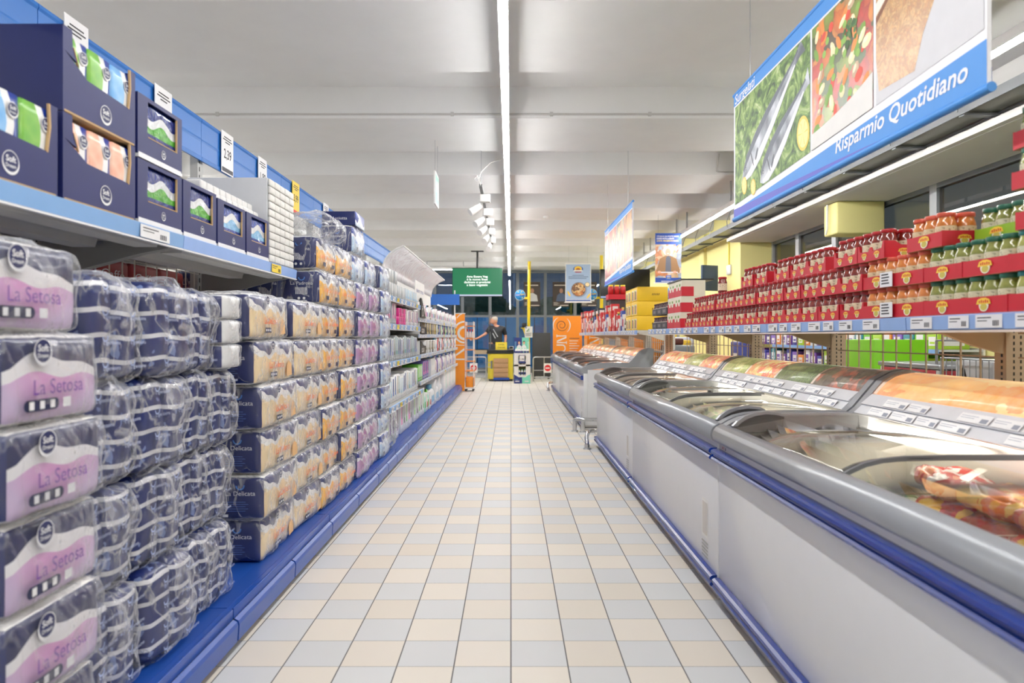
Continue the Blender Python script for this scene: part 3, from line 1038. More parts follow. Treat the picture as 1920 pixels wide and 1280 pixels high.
bp = [bundle('x', 0.275, 0.292, 0.27, s_, (0, 0, 0)) for s_ in (2.0, 9.3, 15.1)]
u = set()
cols = [1.885, 2.185, 2.455, 2.63]
rown = ['bottom', 'second', 'third', 'top']
for ci, yc in enumerate(cols):
    for ri in range(4):
        if ci == 3 and ri == 3: continue
        z = BASE + ri * 0.293
        xo = -1.065 + [0.0, -0.025, -0.012, 0.004][ri] + (-0.01, 0.0, -0.035, -0.025)[ci] + R.uniform(-0.012, 0.008)
        idx = (ci + ri * 2) % 3
        o = place(bp, u, idx, (xo, yc + R.uniform(-0.012, 0.012), z), 'Navy plastic-wrapped toilet paper bundle, %s column past the pink packs, %s layer' % (nth(ci), rown[ri]), 'navy toilet paper bundles', R.uniform(-0.03, 0.03))
        if ci >= 2: o.scale = (1, 0.62, 1)
# white napkin packs on the last column
TEXW = M((238, 238, 236), 0.7, bump=0.3, scale=120)
np_ = None
for k in range(3):
    lab = 'White napkin pack with navy end, %s of three stacked beside the yellow packs' % ['lowest', 'middle', 'topmost'][k]
    loc = (-1.075, 2.635, BASE + 3 * 0.293 + k * 0.094)
    if np_ is None:
        o = np_ = thing('napkin_pack', lab, 'paper pack', loc, 'white napkin packs')
        m = MB(); add_puffy(m, TEXW, {'-y': NAVYP}, hx=0.125, hy=0.085, hz=0.045, r=0.012, n=8, bulge=0.004, amp=0.003, freq=14, seed=3, c=(-0.128, 0, 0.047)); part(m, 'printed_body', o)
        m = MB(); add_puffy(m, FILM, hx=0.135, hy=0.089, hz=0.0465, r=0.015, n=10, bulge=0.006, amp=0.008, freq=12, seed=4, c=(-0.128, 0, 0.047)); part(m, 'plastic_wrap', o)
    else:
        dup(np_, loc, lab, 'white napkin packs')

# cream La Delicata stacks
RED_ = M((238, 110, 60), 0.5)
dp = [pack('kitchen_roll_pack', 'x', 0.5, 0.195, 0.235, YELP, 'La Delicata', RED_, 'wide', (0, 0, 0), 'cream kitchen roll packs', True, s_, side_text='La Delicata') for s_ in (3.0, 12.0)]
u = set()
lay = ['bottom', 'second', 'third', 'fourth', 'fifth', 'top']
sh = [0.03, 0.0, -0.005, -0.03, -0.08, -0.16]
for ci in range(2):
    for k in range(6):
        x = -1.07 - (0.02 if k == 0 else 0) + R.uniform(-0.012, 0.01) + (-0.01 if ci else 0)
        y = (3.235 + sh[k] if ci == 0 else 3.74 + (sh[k] if k > 3 else 0) * 0.4)
        place(dp, u, (ci + k) % 2, (x, y, BASE + k * 0.1985), 'Cream and navy La Delicata pack in the %s stack after the navy bundles, %s layer' % (nth(ci), lay[k]), 'cream kitchen roll packs', R.uniform(-0.025, 0.025))
# La Padrona stacks
op = [pack('kitchen_roll_pack', 'x', 0.405, 0.195, 0.235, ORGP, 'La Padrona', RED_, 'pair', (0, 0, 0), 'orange kitchen roll packs', True, s_, side_text='La Padrona', barcode=True) for s_ in (21.0, 34.0)]
u = set()
lay8 = ['bottom', 'second', 'third', 'fourth', 'fifth', 'sixth', 'seventh', 'top']
for ci in range(2):
    for k in range(8):
        place(op, u, (ci + k) % 2, (-1.075 + R.uniform(-0.015, 0.01) - (0.015 if k > 6 else 0), (4.125, 4.545)[ci] + R.uniform(-0.012, 0.012), BASE + k * 0.1985), 'Orange and navy kitchen roll pack in the %s tall orange stack, %s layer' % (nth(ci), lay8[k]), 'orange kitchen roll packs', R.uniform(-0.02, 0.02))
for r_ in range(1, 4):
    for k in (6, 7):
        if k == 7 and r_ > 1: continue
        place(op, u, r_ % 2, (-1.09 - 0.205 * r_, 4.125, BASE + k * 0.1985), 'Orange kitchen roll pack with barcode side showing, %s row behind the front, %s layer' % (nth(r_ - 1), lay8[k]), 'orange kitchen roll packs')
# purple and sky-blue stacks
pp = [pack('kitchen_roll_pack', 'x', 0.37, 0.195, 0.235, PURP, 'La Fresca', M((120, 60, 150), 0.5), 'pair', (0, 0, 0), 'purple roll packs', True, s_) for s_ in (41.0, 52.0)]
u = set()
for ci in range(2):
    for k in range(7):
        place(pp, u, (ci + k) % 2, (-1.06 + R.uniform(-0.015, 0.01), (4.955, 5.34)[ci], BASE + k * 0.1985), 'Purple and white roll pack in the %s purple stack, %s layer' % (nth(ci), lay8[k]), 'purple roll packs', R.uniform(-0.02, 0.02))
sp_ = [pack('kitchen_roll_pack', 'x', 0.37, 0.195, 0.235, SKYP, "l'Asciutta", M((40, 90, 180), 0.5), 'pair', (0, 0, 0), 'sky-blue roll packs', True, s_) for s_ in (61.0, 75.0)]
u = set()
for k in range(8):
    place(sp_, u, k % 2, (-1.05 + R.uniform(-0.015, 0.01), 5.735, BASE + k * 0.1985), 'Sky-blue and white roll pack in the stack before the hair-care shelves, %s layer' % lay8[k], 'sky-blue roll packs', R.uniform(-0.02, 0.02))
for k in range(2):
    place(sp_, u, k, (-1.1, 4.96, BASE + (7 + k) * 0.1985), 'Sky-blue roll pack on top of the first purple stack, %s one' % ['lower', 'upper'][k], 'sky-blue roll packs')
place(sp_, u, 1, (-1.09, 5.345, BASE + 7 * 0.1985), 'Sky-blue roll pack alone on top of the second purple stack', 'sky-blue roll packs')
o = thing('napkin_pack', 'Small navy napkin box topping the sky-blue and purple stacks', 'paper pack', (-1.1, 4.98, BASE + 9 * 0.1985 + 0.002))
m = MB(); m.box(-0.24, 0, -0.15, 0.15, 0, 0.1, NAVYP, 0.008, faces={'+y': TEXW, '+x': SKYP}); part(m, 'carton', o)
m = MB(); m.text(MY((-0.12, -0.1512, 0.05)), "l'Asciutta", 0, 0, 0.03, LOGOW, width=0.12); part(m, 'lettering', o)

# packs of the next aisle glimpsed through the wire grid
NRED = M((150, 46, 44), 0.5)
for k in range(9):
    y = 1.36 + k * 0.275
    o = thing('coffee_pack' if k > 2 else 'toilet_paper_pack', '%s pack seen through the wire grid under the upper shelf, %s along' % ('Dark red' if k > 2 else 'Navy', nth(k)), 'pack', (-2.07, y, 1.2285), 'packs behind the wire grid')
    m = MB(); m.box(0, 0.24, 0, 0.265, 0, 0.28, NRED if k > 2 else NAVYP, 0.02); part(m, 'carton', o)
    m = MB(); X = FX((0.2405, 0.13, 0.17))
    m.text(X, 'Caffe' if k > 2 else 'Soffice', 0, 0.04, 0.06, LOGOW, width=0.18); part(m, 'lettering', o)
o = thing('gondola_bay', 'Grey shelving of the next aisle seen dimly behind the wire grid', 'shelving', (0, 0, 0))
m = MB(); m.box(-2.3, -1.815, 1.2, 3.9, 1.2, 1.228, SHELFG); m.box(-2.3, -1.815, 1.2, 3.9, 1.54, 1.57, SHELFG); m.box(-2.3, -1.8, 1.2, 3.9, 0, 0.12, SHELFG); part(m, 'shelf', o)
for yy in (1.25, 2.55, 3.85):
    m = MB(); m.box(-1.84, -1.8, yy - 0.03, yy + 0.03, 0.12, 1.2, SHELFG); part(m, 'upright', o)

# ------------------------------------------------------------------ cartons on the upper shelf
def hill_mat(name, top, a, b, shine=True):
    t = NT(name)
    x, y, z = t.xyz()
    s1 = t.math('SINE', t.math('ADD', t.math('MULTIPLY', y, 42.0), 0.5))
    h = t.math('MULTIPLY_ADD', s1, 0.013, 0.042)
    dz = t.math('SUBTRACT', z, h)
    col = t.mix(t.noise(40.0)[0], lin(a), lin(b))
    col = t.mix(t.math('GREATER_THAN', dz, -0.022), col, lin((236, 240, 242)))
    col = t.mix(t.math('GREATER_THAN', dz, 0.006), col, lin(top))
    col = t.mix(t.math('LESS_THAN', z, -0.012), col, lin(top))
    wr = t.noise(34.0, 3.0, None, 0.6, 1.5)[0]
    return t.done(t.bsdf(col, 0.2, normal=t.bump(wr, 0.8, 0.012), coat=0.4))
def packet_mat(name, a, b, dark=(28, 58, 150)):
    """upright packet: coloured field, white swoosh, navy flank (print varies along y)"""
    t = NT(name)
    x, y, z = t.xyz()
    s = t.math('MULTIPLY', t.math('SINE', t.math('MULTIPLY_ADD', z, 26.0, 0.7)), 0.016)
    dy = t.math('SUBTRACT', y, s)
    col = t.mix(t.voro(26.0)[0], lin(a), lin(b))
    col = t.mix(t.math('GREATER_THAN', dy, 0.0), col, lin((240, 240, 240)))
    col = t.mix(t.math('GREATER_THAN', dy, 0.026), col, lin(dark))
    return t.done(t.bsdf(col, 0.35, coat=0.2))
PGREEN = packet_mat('packet_green', (96, 168, 60), (140, 196, 84))
PBLUE = packet_mat('packet_blue', (90, 160, 224), (150, 200, 240))
PPEACH = packet_mat('packet_peach', (240, 160, 130), (250, 214, 190))
HGREEN = hill_mat('hill_green', (24, 44, 124), (40, 140, 44), (110, 190, 70))
HBLUE = hill_mat('hill_blue', (40, 70, 160), (90, 170, 226), (170, 214, 244))
KRAFT = M((196, 164, 120), 0.8)
TNAVY = M((25, 34, 94), 0.5, var=0.08)

def carton(lab, W, Hh, D, loc, kind, group='navy tissue cartons', base_white=False):
    o = thing('tissue_carton', lab, 'carton', loc, group)
    th = 0.006
    m = MB()
    m.box(-D, 0, 0, th, 0, Hh, TNAVY); m.box(-D, 0, W - th, W, 0, Hh, TNAVY)
    m.box(-D, 0, th, W - th, 0, th, KRAFT if not base_white else TAGW)
    m.box(-D, -D + th, th, W - th, th, Hh, TNAVY)
    X = FX((0, 0, 0))
    # front wall with a torn opening, a 6 mm board
    def wall(pts):
        m.prism([(a, b) for a, b in pts], -th, 0, TNAVY, axis='x')
    if kind == 'open':
        lo = Hh * 0.46
        wall([(th, th), (W - th, th), (W - th, lo), (W * 0.80, lo + 0.004), (W * 0.3, lo + 0.012), (W * 0.2, lo + 0.03), (th, lo + 0.06)])
        wall([(th, lo + 0.06), (W * 0.17, lo + 0.045), (W * 0.12, Hh * 0.8), (W * 0.11, Hh), (th, Hh)])
        wall([(W - th, lo), (W * 0.9, lo), (W * 0.93, Hh * 0.75), (W * 0.92, Hh), (W - th, Hh)])
    else:
        a, b, c, d = W * 0.20, W * 0.88, Hh * 0.33, Hh * 0.93
        wall([(th, th), (W - th, th), (W - th, c), (th, c)])
        wall([(th, d), (W - th, d), (W - th, Hh), (th, Hh)])
        wall([(th, c), (a + 0.01, c), (a, c + 0.02), (a + 0.004, d), (th, d)])
        wall([(b, c), (W - th, c), (W - th, d), (b + 0.004, d)])
        m.box(-D + th, -th, th, W - th, Hh - th, Hh, TNAVY)
    part(m, 'case', o)
    m = MB()
    if kind == 'open':
        lo = Hh * 0.46
        m.prism([(W * 0.9, lo), (W * 0.93, Hh * 0.75), (W * 0.92, Hh), (W * 0.905, Hh), (W * 0.912, Hh * 0.75), (W * 0.885, lo)], -th + 0.001, 0.0015, KRAFT, axis='x')
        m.prism([(W * 0.17, lo + 0.045), (W * 0.12, Hh * 0.8), (W * 0.132, Hh * 0.8), (W * 0.19, lo + 0.035)], -th + 0.001, 0.0015, KRAFT, axis='x')
    else:
        a, b, c, d = W * 0.20, W * 0.88, Hh * 0.33, Hh * 0.93
        m.box(-th + 0.001, 0.001, b - 0.004, b, c, d, KRAFT)
        m.box(-th + 0.001, 0.001, a + 0.004, b - 0.004, c, c + 0.003, KRAFT)
    part(m, 'torn_edge', o)
    m = MB(); logo(m, FX((0.0008, 0, 0)), W * 0.55, Hh * 0.21 if kind == 'open' else Hh * 0.17, Hh * (0.12 if kind == 'open' else 0.075)); part(m, 'logo', o)
    if base_white:
        m = MB(); m.box(-D + 0.01, 0.002, 0.002, W - 0.002, -0.012, 0.0, TAGW); part(m, 'white_tray', o)
    return o
pkts = {}
def packet(lab, mat_, name, W, Hh, D, loc):
    k = (name, round(W, 3), round(Hh, 3))
    if k in pkts:
        return dup(pkts[k], loc, lab, 'tissue packets in the cartons')
    o = thing('tissue_packet', lab, 'tissue packet', loc, 'tissue packets in the cartons')
    m = MB(); add_puffy(m, mat_, hx=D / 2, hy=W / 2, hz=Hh / 2, r=0.006, n=8, bulge=0.001, amp=0.001, freq=20, seed=len(pkts), c=(-D / 2, 0, 0))
    b = part(m, 'printed_body', o); b.location = (0, 0, Hh / 2)
    m = MB(); logo(m, FX((0.0035, W * 0.28, Hh * 0.8)), 0, 0, 0.019, 0.0, 14); part(m, 'logo', o)
    pkts[k] = o
    return o
BX = -1.222
Z0 = 1.5305
def open_set(y0, y1, z, Hh, mats, lab, names):
    W = y1 - y0
    carton('%s' % lab, W, Hh, 0.36, (BX, y0, z), 'open')
    pw = (W - 0.02) / 3
    for k, mt in enumerate(mats):
        packet(names[k], mt, mt.name, pw - 0.002, Hh - 0.02, 0.17, (BX - 0.008, y0 + 0.01 + pw * (k + 0.5), z + 0.0065))
open_set(1.455, 1.84, Z0, 0.24, [PBLUE, PBLUE, PGREEN], 'Navy tissue carton with blue and green packets at the near end of the upper shelf',
         ['Blue tissue packet at the near side of the first lower carton', 'Blue tissue packet in the middle of the first lower carton', 'Green tissue packet at the far side of the first lower carton'])
open_set(1.862, 2.22, Z0, 0.24, [PPEACH, PPEACH, PPEACH], 'Open navy tissue carton with peach packets, under another carton',
         ['Peach tissue packet by the torn front corner of its carton', 'Peach tissue packet in the middle of its carton', 'Peach tissue packet beside the small green cartons'])
open_set(1.862, 2.22, Z0 + 0.2425, 0.235, [PGREEN, PGREEN, PBLUE], 'Topmost open navy tissue carton with two green packets and one blue',
         ['First green tissue packet in the topmost carton', 'Second green tissue packet in the topmost carton', 'Blue tissue packet in the topmost carton'])
hp = {}
def hill_set(y0, y1, z, Hh, mt, lab, plab):
    W = y1 - y0
    carton(lab, W, Hh, 0.34, (BX, y0, z + 0.012), 'window', base_white=True)
    o = thing('tissue_bundle', plab, 'tissue packet', (BX - 0.008, y0 + W / 2, z + 0.0185), 'shrink-wrapped tissue bundles')
    m = MB(); add_puffy(m, mt, hx=0.12, hy=W / 2 - 0.008, hz=Hh / 2 - 0.008, r=0.008, n=12, bulge=0.0, amp=0.003, freq=24, seed=y0, c=(-0.122, 0, 0))
    b = part(m, 'printed_body', o); b.location = (0, 0, Hh / 2 - 0.008)
hill_set(2.235, 2.535, Z0, 0.2, HGREEN, 'Lower of two stacked small navy cartons with a green hill pack', 'Green shrink-wrapped tissue bundle in the lower small carton')
hill_set(2.235, 2.535, Z0 + 0.2155, 0.2, HGREEN, 'Upper of two stacked small navy cartons with a green hill pack', 'Green shrink-wrapped tissue bundle in the upper small carton')
hill_set(2.545, 2.83, Z0, 0.2, HGREEN, 'Single small navy carton with a green hill pack, before the blue ones', 'Green shrink-wrapped tissue bundle in the single small carton')
hill_set(2.845, 3.14, Z0, 0.19, HBLUE, 'First navy carton with a pale blue handkerchief pack', 'Pale blue handkerchief bundle in the first blue carton')
hill_set(3.155, 3.445, Z0, 0.19, HBLUE, 'Second navy carton with a pale blue handkerchief pack, beside the white bale', 'Pale blue handkerchief bundle in the second blue carton')
# white mini packets piled over the blue cartons : countable, one object each
mini = None
n_ = 0
for r_ in range(2):
    for k in range(9):
        loc = (BX - 0.045 - 0.03 * r_, 2.856 + k * 0.064, Z0 + 0.203 + 0.0415 * r_)
        lab = 'White handkerchief packet on the pale blue cartons, %s row, %s along' % (['lower', 'upper'][r_], nth(k))
        if mini is None:
            m = MB(); m.box(-0.1, 0, 0, 0.058, 0, 0.04, TEXW, 0.008)
            mini = m.build('handkerchief_packet', None, loc); tag(mini, lab, 'handkerchief packet', 'white handkerchief packets')
        else:
            c = mini.copy(); C.objects.link(c); c.location = loc; c['label'] = lab
o = thing('tissue_carton', 'Flat navy printed carton lying behind the white handkerchief packets', 'carton', (BX - 0.2, 2.86, Z0 + 0.203))
m = MB(); m.box(-0.16, 0, 0, 0.56, 0, 0.075, NAVYP, 0.004); part(m, 'carton', o)
# tall white napkin bale
bale = M((232, 231, 226), 0.75, bump=0.6, scale=70)
o = thing('napkin_bale', 'Tall white napkin bale at the far end of the upper shelf', 'paper bale', (BX, 3.46, Z0))
m = MB()
m.box(-0.42, -0.012, 0, 0.385, 0, 0.43, M((206, 208, 212), 0.4), 0.004)
part(m, 'grey_film', o)
m = MB()
for r_ in range(11):
    for k in range(5):
        m.box(-0.012, 0.0 + 0.002 * ((r_ + k) % 2), 0.003 + k * 0.0765, 0.003 + k * 0.0765 + 0.074, 0.004 + r_ * 0.0385, 0.004 + r_ * 0.0385 + 0.0365, bale, 0.006)
part(m, 'napkin_face', o)
# loose film heap over the orange stack
m = MB(); add_puffy(m, FILM, hx=0.16, hy=0.22, hz=0.05, r=0.04, n=12, bulge=0.03, amp=0.04, freq=7, seed=9, c=(0, 0, 0.05))
tag(m.build('plastic_film', None, (-1.22, 4.13, BASE + 8 * 0.1985 + 0.02)), 'torn clear plastic film lying on the tall orange stack', 'film')
# ================================================================== FREEZERS
FWHITE = M((238, 239, 241), 0.28, var=0.02, coat=0.3)
FBLUE = M((22, 54, 138), 0.25, var=0.04, coat=0.4)
FGREY = M((158, 161, 166), 0.28, 0.15, var=0.03)
FGREYD = M((120, 123, 128), 0.35, 0.1)
LINER = M((236, 232, 222), 0.45)
WIRE = M((214, 206, 190), 0.35, 0.2)
LIDG = glass_mat('lid_glass', (0.97, 0.98, 0.975), 0.045)
WARM = emis('canopy_tube', (255, 244, 226), 9.0)

def dots_mat():
    t = NT('perforated_plinth')
    x, y, z = t.xyz()
    fy = t.math('FRACT', t.math('MULTIPLY', y, 28.0))
    on = t.math('MULTIPLY', t.math('LESS_THAN', fy, 0.5), t.math('LESS_THAN', t.math('ABSOLUTE', t.math('SUBTRACT', z, 0.03)), 0.005))
    c = t.mix(on, lin((206, 204, 200)), lin((50, 48, 48)))
    return t.done(t.bsdf(c, 0.5))
DOTS = dots_mat()

def food(name, cols, scale, est=0.45, dist=1.5, stretch=1.0, pale=None):
    t = NT(name)
    co = t.coord()
    mp = t.n('Mapping'); t.put(mp.inputs['Vector'], co); mp.inputs['Scale'].default_value = (1, 1.0 / stretch, 1)
    wob = t.n('MixRGB') if False else None
    nz = t.noise(scale * 0.6, 2.0, mp.outputs[0], 0.5, dist)
    v = t.n('TexVoronoi'); v.inputs['Scale'].default_value = scale
    add = t.n('VectorMath', operation='ADD')
    sc_ = t.n('VectorMath', operation='SCALE'); sc_.inputs['Scale'].default_value = 0.10
    t.put(sc_.inputs[0], nz[1]); t.put(add.inputs[0], mp.outputs[0]); t.put(add.inputs[1], sc_.outputs[0])
    t.put(v.inputs['Vector'], add.outputs[0])
    sep = t.n('SeparateColor'); t.put(sep.inputs[0], v.outputs['Color'])
    stops = [((i) / len(cols), lin(c)) for i, c in enumerate(cols)]
    c = t.ramp(sep.outputs[0], stops, 'CONSTANT')
    edge = t.math('MULTIPLY', v.outputs['Distance'], 1.6, clamp=True)
    c = t.mix(t.math('MULTIPLY', edge, 0.4), c, lin(tuple(v_ * 0.35 for v_ in cols[-1])))
    fine = t.noise(scale * 3, 3.0, co)[0]
    c = t.mix(t.math('MULTIPLY', fine, pale if pale is not None else (0.3 if est else 0.06)), c, lin((255, 244, 226)))
    return t.done(t.bsdf(c, 0.3, emit=c, estr=est, coat=0.3 if est else 0.0))
F_FRIES = food('picture_fries', [(250, 186, 96), (246, 160, 66), (252, 206, 130), (240, 146, 60)], 9, 0.95, 3, 2.5)
F_FRIES2 = food('picture_potato', [(250, 180, 88), (252, 196, 116), (244, 156, 68), (226, 84, 46)], 6, 0.95, 3, 2.0)
F_MIX = food('picture_mixed', [(244, 190, 96), (236, 150, 70), (224, 90, 50), (250, 220, 150)], 24, 0.8)
F_MIX2 = food('picture_stew', [(240, 160, 90), (230, 120, 70), (244, 200, 120), (214, 80, 50)], 20, 0.8)
F_PEA = food('picture_peas', [(96, 130, 56), (120, 150, 70), (70, 100, 44)], 40, 0.35)
F_LIME = food('picture_beans', [(190, 200, 100), (170, 180, 80), (214, 210, 130)], 26, 0.45)
F_DARK = food('picture_grill', [(70, 56, 50), (150, 60, 40), (200, 90, 60), (90, 80, 60)], 16, 0.3)
F_TAN = food('picture_pastry', [(236, 190, 130), (226, 160, 96), (244, 210, 160)], 14, 0.45)
F_BREAD = food('print_breaded', [(214, 160, 92), (226, 176, 110), (200, 140, 74)], 46, 0.0)

RIM = [(0.02, 0.695), (0.002, 0.699), (-0.007, 0.712), (-0.009, 0.73), (-0.004, 0.748), (0.008, 0.763), (0.026, 0.773), (0.046, 0.775), (0.058, 0.771), (0.06, 0.762), (0.075, 0.745), (0.075, 0.695)]
ARC = [(0.03, 0.770), (0.06, 0.788), (0.10, 0.806), (0.15, 0.818), (0.22, 0.825), (0.35, 0.828), (0.60, 0.828)]
FL = 2.085

def arc_band(off_top, thick, x0=None):
    top_ = [(a, b + off_top) for a, b in ARC]
    return top_ + [(a + 0.004, b - thick) for a, b in reversed(top_)]

def freezer(lab, loc, pics, mirror_panel=False, orange=False):
    o = thing('chest_freezer', lab, 'freezer', loc, 'island chest freezers')
    L = FL
    m = MB()
    m.box(0.022, 0.075, 0, L, 0.056, 0.695, FWHITE, 0.004)
    m.box(0.075, 0.86, 0, 0.045, 0.056, 0.74, FWHITE); m.box(0.075, 0.86, L - 0.045, L, 0.056, 0.74, FWHITE)
    m.box(0.81, 0.86, 0.045, L - 0.045, 0.056, 0.83, FWHITE)
    m.box(0.075, 0.81, 0.045, L - 0.045, 0.056, 0.17, FWHITE)
    part(m, 'cabinet', o)
    m = MB()
    a, b, c, d = 0.077, 0.808, 0.047, L - 0.047
    m.add([(a, c, .175), (b, c, .175), (b, d, .175), (a, d, .175), (a, c, .70), (b, c, .70), (b, d, .70), (a, d, .70)],
          [(0, 1, 2, 3), (0, 4, 5, 1), (1, 5, 6, 2), (2, 6, 7, 3), (3, 7, 4, 0)], LINER)
    part(m, 'liner', o)
    m = MB()
    m.prism([(0.021, 0.612), (-0.004, 0.614), (-0.014, 0.620), (-0.016, 0.628), (-0.010, 0.634), (-0.003, 0.637), (-0.003, 0.642), (-0.010, 0.645), (-0.017, 0.652), (-0.015, 0.662), (-0.004, 0.668), (0.021, 0.669)], 0.006, L - 0.006, FBLUE)
    part(m, 'bumper', o)
    m = MB()
    m.prism([(0.021, 0.056), (-0.002, 0.058), (-0.012, 0.066), (-0.012, 0.073), (-0.004, 0.080), (-0.004, 0.086), (-0.012, 0.092), (-0.010, 0.102), (0.0, 0.108), (0.021, 0.109)], 0.006, L - 0.006, FBLUE)
    part(m, 'bumper', o)
    m = MB(); m.box(0.03, 0.84, 0.012, L - 0.012, 0.002, 0.055, DOTS); part(m, 'plinth', o)
    m = MB(); m.prism(RIM, 0.004, L - 0.004, FGREY, True); part(m, 'rim', o)
    for e, (y0, y1) in enumerate([(0.002, 0.055), (L - 0.055, L - 0.002)]):
        m = MB(); m.prism(arc_band(0.0, 0.07), y0, y1, FGREY); m.box(0.60, 0.86, y0, y1, 0.74, 0.828, FGREY); part(m, 'end_frame', o)
    # curved sliding lids
    half = L / 2
    for e, (y0, y1, dz) in enumerate([(0.058, half + 0.03, -0.018), (half - 0.03, L - 0.058, -0.006)]):
        m = MB(); m.prism([(a_, b_ + dz) for a_, b_ in ARC] + [(a_, b_ + dz - 0.005) for a_, b_ in reversed(ARC)], y0, y1, LIDG, True); lid = part(m, 'glass_lid', o)
        m = MB()
        yy = y1 - 0.012 if e == 0 else y0
        m.prism(arc_band(dz + 0.004, 0.012), yy, yy + 0.012, FGREYD); part(m, 'lid_frame', lid)
        # curved grip at the outer end
        yh = y0 + 0.015 if e == 0 else y1 - 0.075
        m = MB()
        top_ = [(0.04, 0.782), (0.06, 0.803), (0.09, 0.824), (0.13, 0.838), (0.18, 0.844), (0.235, 0.838), (0.26, 0.826)]
        bot_ = [(0.25, 0.822), (0.225, 0.828), (0.18, 0.832), (0.135, 0.825), (0.10, 0.812), (0.075, 0.797), (0.06, 0.782)]
        m.prism(top_ + bot_, yh, yh + 0.018, FGREY)
        m.prism(top_ + [(0.26, 0.81), (0.04, 0.77)], yh + 0.018, yh + 0.024, FGREYD)
        part(m, 'handle', lid)
    # canopy at the back with backlit pictures
    m = MB()
    m.prism([(0.70, 0.83), (0.86, 0.74), (0.875, 0.98), (0.86, 0.998), (0.80, 0.992), (0.745, 0.962), (0.70, 0.905), (0.60, 0.842), (0.60, 0.832)], 0.05, L - 0.05, M((206, 208, 212), 0.4))
    part(m, 'canopy_body', o)
    for (y0, y1) in [(0.0, 0.045), (L - 0.045, L)]:
        m = MB(); m.prism([(0.575, 0.822), (0.61, 0.85), (0.665, 0.915), (0.71, 0.968), (0.77, 1.0), (0.83, 1.012), (0.89, 1.0), (0.885, 0.74), (0.60, 0.815)], y0, y1, FGREY); part(m, 'canopy_cheek', o)
    m = MB()
    p0, p1, p2 = (0.592, 0.826), (0.622, 0.864), (0.664, 0.910)
    for (q0, q1) in ((p0, p1), (p1, p2)):
        m.prism([q0, (q0[0] - 0.008, q0[1] + 0.005), (q1[0] - 0.006, q1[1] - 0.004), q1, (q1[0] + 0.01, q1[1] - 0.01), (q0[0] + 0.02, q0[1])], 0.047, L - 0.047, M((236, 238, 244), 0.25, coat=0.4))
    rail = part(m, 'price_rail', o)
    m = MB()
    for ri, (q0, q1) in enumerate(((p0, p1), (p1, p2))):
        ax = Vector((q1[0] - q0[0], 0, q1[1] - q0[1])).normalized()
        nn = Vector((-ax.z, 0, ax.x))
        yv = Vector((0, -1, 0))
        org = Vector((q0[0] - 0.009, 0, q0[1] + 0.006)) + nn * 0.0022
        Xf = Matrix(((yv.x, ax.x, nn.x, org.x), (yv.y, ax.y, nn.y, org.y), (yv.z, ax.z, nn.z, org.z), (0, 0, 0, 1)))
        hgt = 0.040
        yy = 0.12 + 0.1 * ri
        k = 0
        while yy < L - 0.25:
            wdt = 0.15 if (k % 3) else 0.12
            if (k * 7 + ri * 3) % 5 != 4:
                m.rect(Xf, -(yy + wdt), 0.004, -yy, hgt, M((248, 248, 250), 0.4))
                for j in range(2): m.rect(Xf, -(yy + wdt * 0.95), hgt * (0.7 - 0.2 * j), -(yy + wdt * (0.4 + 0.1 * j)), hgt * (0.76 - 0.2 * j), M((186, 190, 202), 0.5), 0.0004)
                m.rect(Xf, -(yy + wdt * 0.28), hgt * 0.2, -(yy + wdt * 0.06), hgt * 0.62, M((150, 155, 170), 0.5), 0.0004)
            yy += wdt + 0.012; k += 1
    part(m, 'price_labels', rail)
    np2 = len(pics)
    for k, mt in enumerate(pics):
        y0 = 0.05 + (L - 0.1) * k / np2; y1 = 0.05 + (L - 0.1) * (k + 1) / np2
        crv = [(0.664, 0.912), (0.685, 0.938), (0.71, 0.963), (0.742, 0.983), (0.78, 0.995), (0.82, 1.0), (0.85, 1.001)]
        m = MB(); m.prism(crv + [(a_ + 0.004, b_ - 0.006) for a_, b_ in reversed(crv)], y0, y1 - 0.004, mt, True); pc = part(m, 'picture_panel', o)
        m = MB(); m.prism([(a_, b_ + 0.0006) for a_, b_ in crv] + [(a_, b_ + 0.0002) for a_, b_ in reversed(crv)], y1 - 0.03, y1 - 0.006, M((246, 226, 206), 0.4)); part(m, 'picture_border', pc)
    m = MB(); m.box(0.64, 0.68, 0.06, L - 0.06, 0.816, 0.830, WARM); part(m, 'canopy_lamp', o)
    # wire dividers
    for yd in (0.5, 1.02, 1.53):
        m = MB()
        for z in (0.22, 0.34, 0.46, 0.60): m.tube([(0.09, yd, z), (0.80, yd, z)], 0.0028, WIRE, 5, smooth=True)
        for k in range(13): m.tube([(0.10 + k * 0.058, yd, 0.18), (0.10 + k * 0.058, yd, 0.60)], 0.0022, WIRE, 4)
        part(m, 'wire_divider', o)
    m = MB()
    for z in (0.22, 0.34, 0.46, 0.57): m.tube([(0.42, 0.06, z), (0.42, L - 0.06, z)], 0.0028, WIRE, 5)
    for k in range(33): m.tube([(0.42, 0.08 + k * 0.0605, 0.18), (0.42, 0.08 + k * 0.0605, 0.57)], 0.0022, WIRE, 4)
    part(m, 'wire_divider', o)
    m = MB(); X = MX((0.0195, L - 0.03, 0.68)); m.text(X, 'AHT', 0.035, 0.0, 0.014, M((190, 60, 60), 0.5), offset=0.01); m.rect(X, 0.065, -0.006, 0.072, 0.006, FBLUE); part(m, 'maker_badge', o)
    if mirror_panel:
        m = MB(); X = MX((0.0212, 0.245, 0.13))
        m.rect(X, 0, 0.09, 0.10, 0.27, M((244, 244, 242), 0.4)); m.rect(X, 0.012, 0.105, 0.088, 0.255, M((216, 212, 206), 0.4), 0.0005)
        for k in range(5): m.rect(X, 0.0, 0.0 + k * 0.016, 0.10, 0.009 + k * 0.016, M((176, 176, 174), 0.5), 0.0003)
        part(m, 'data_plate', o)
    return o
FXL = 0.882
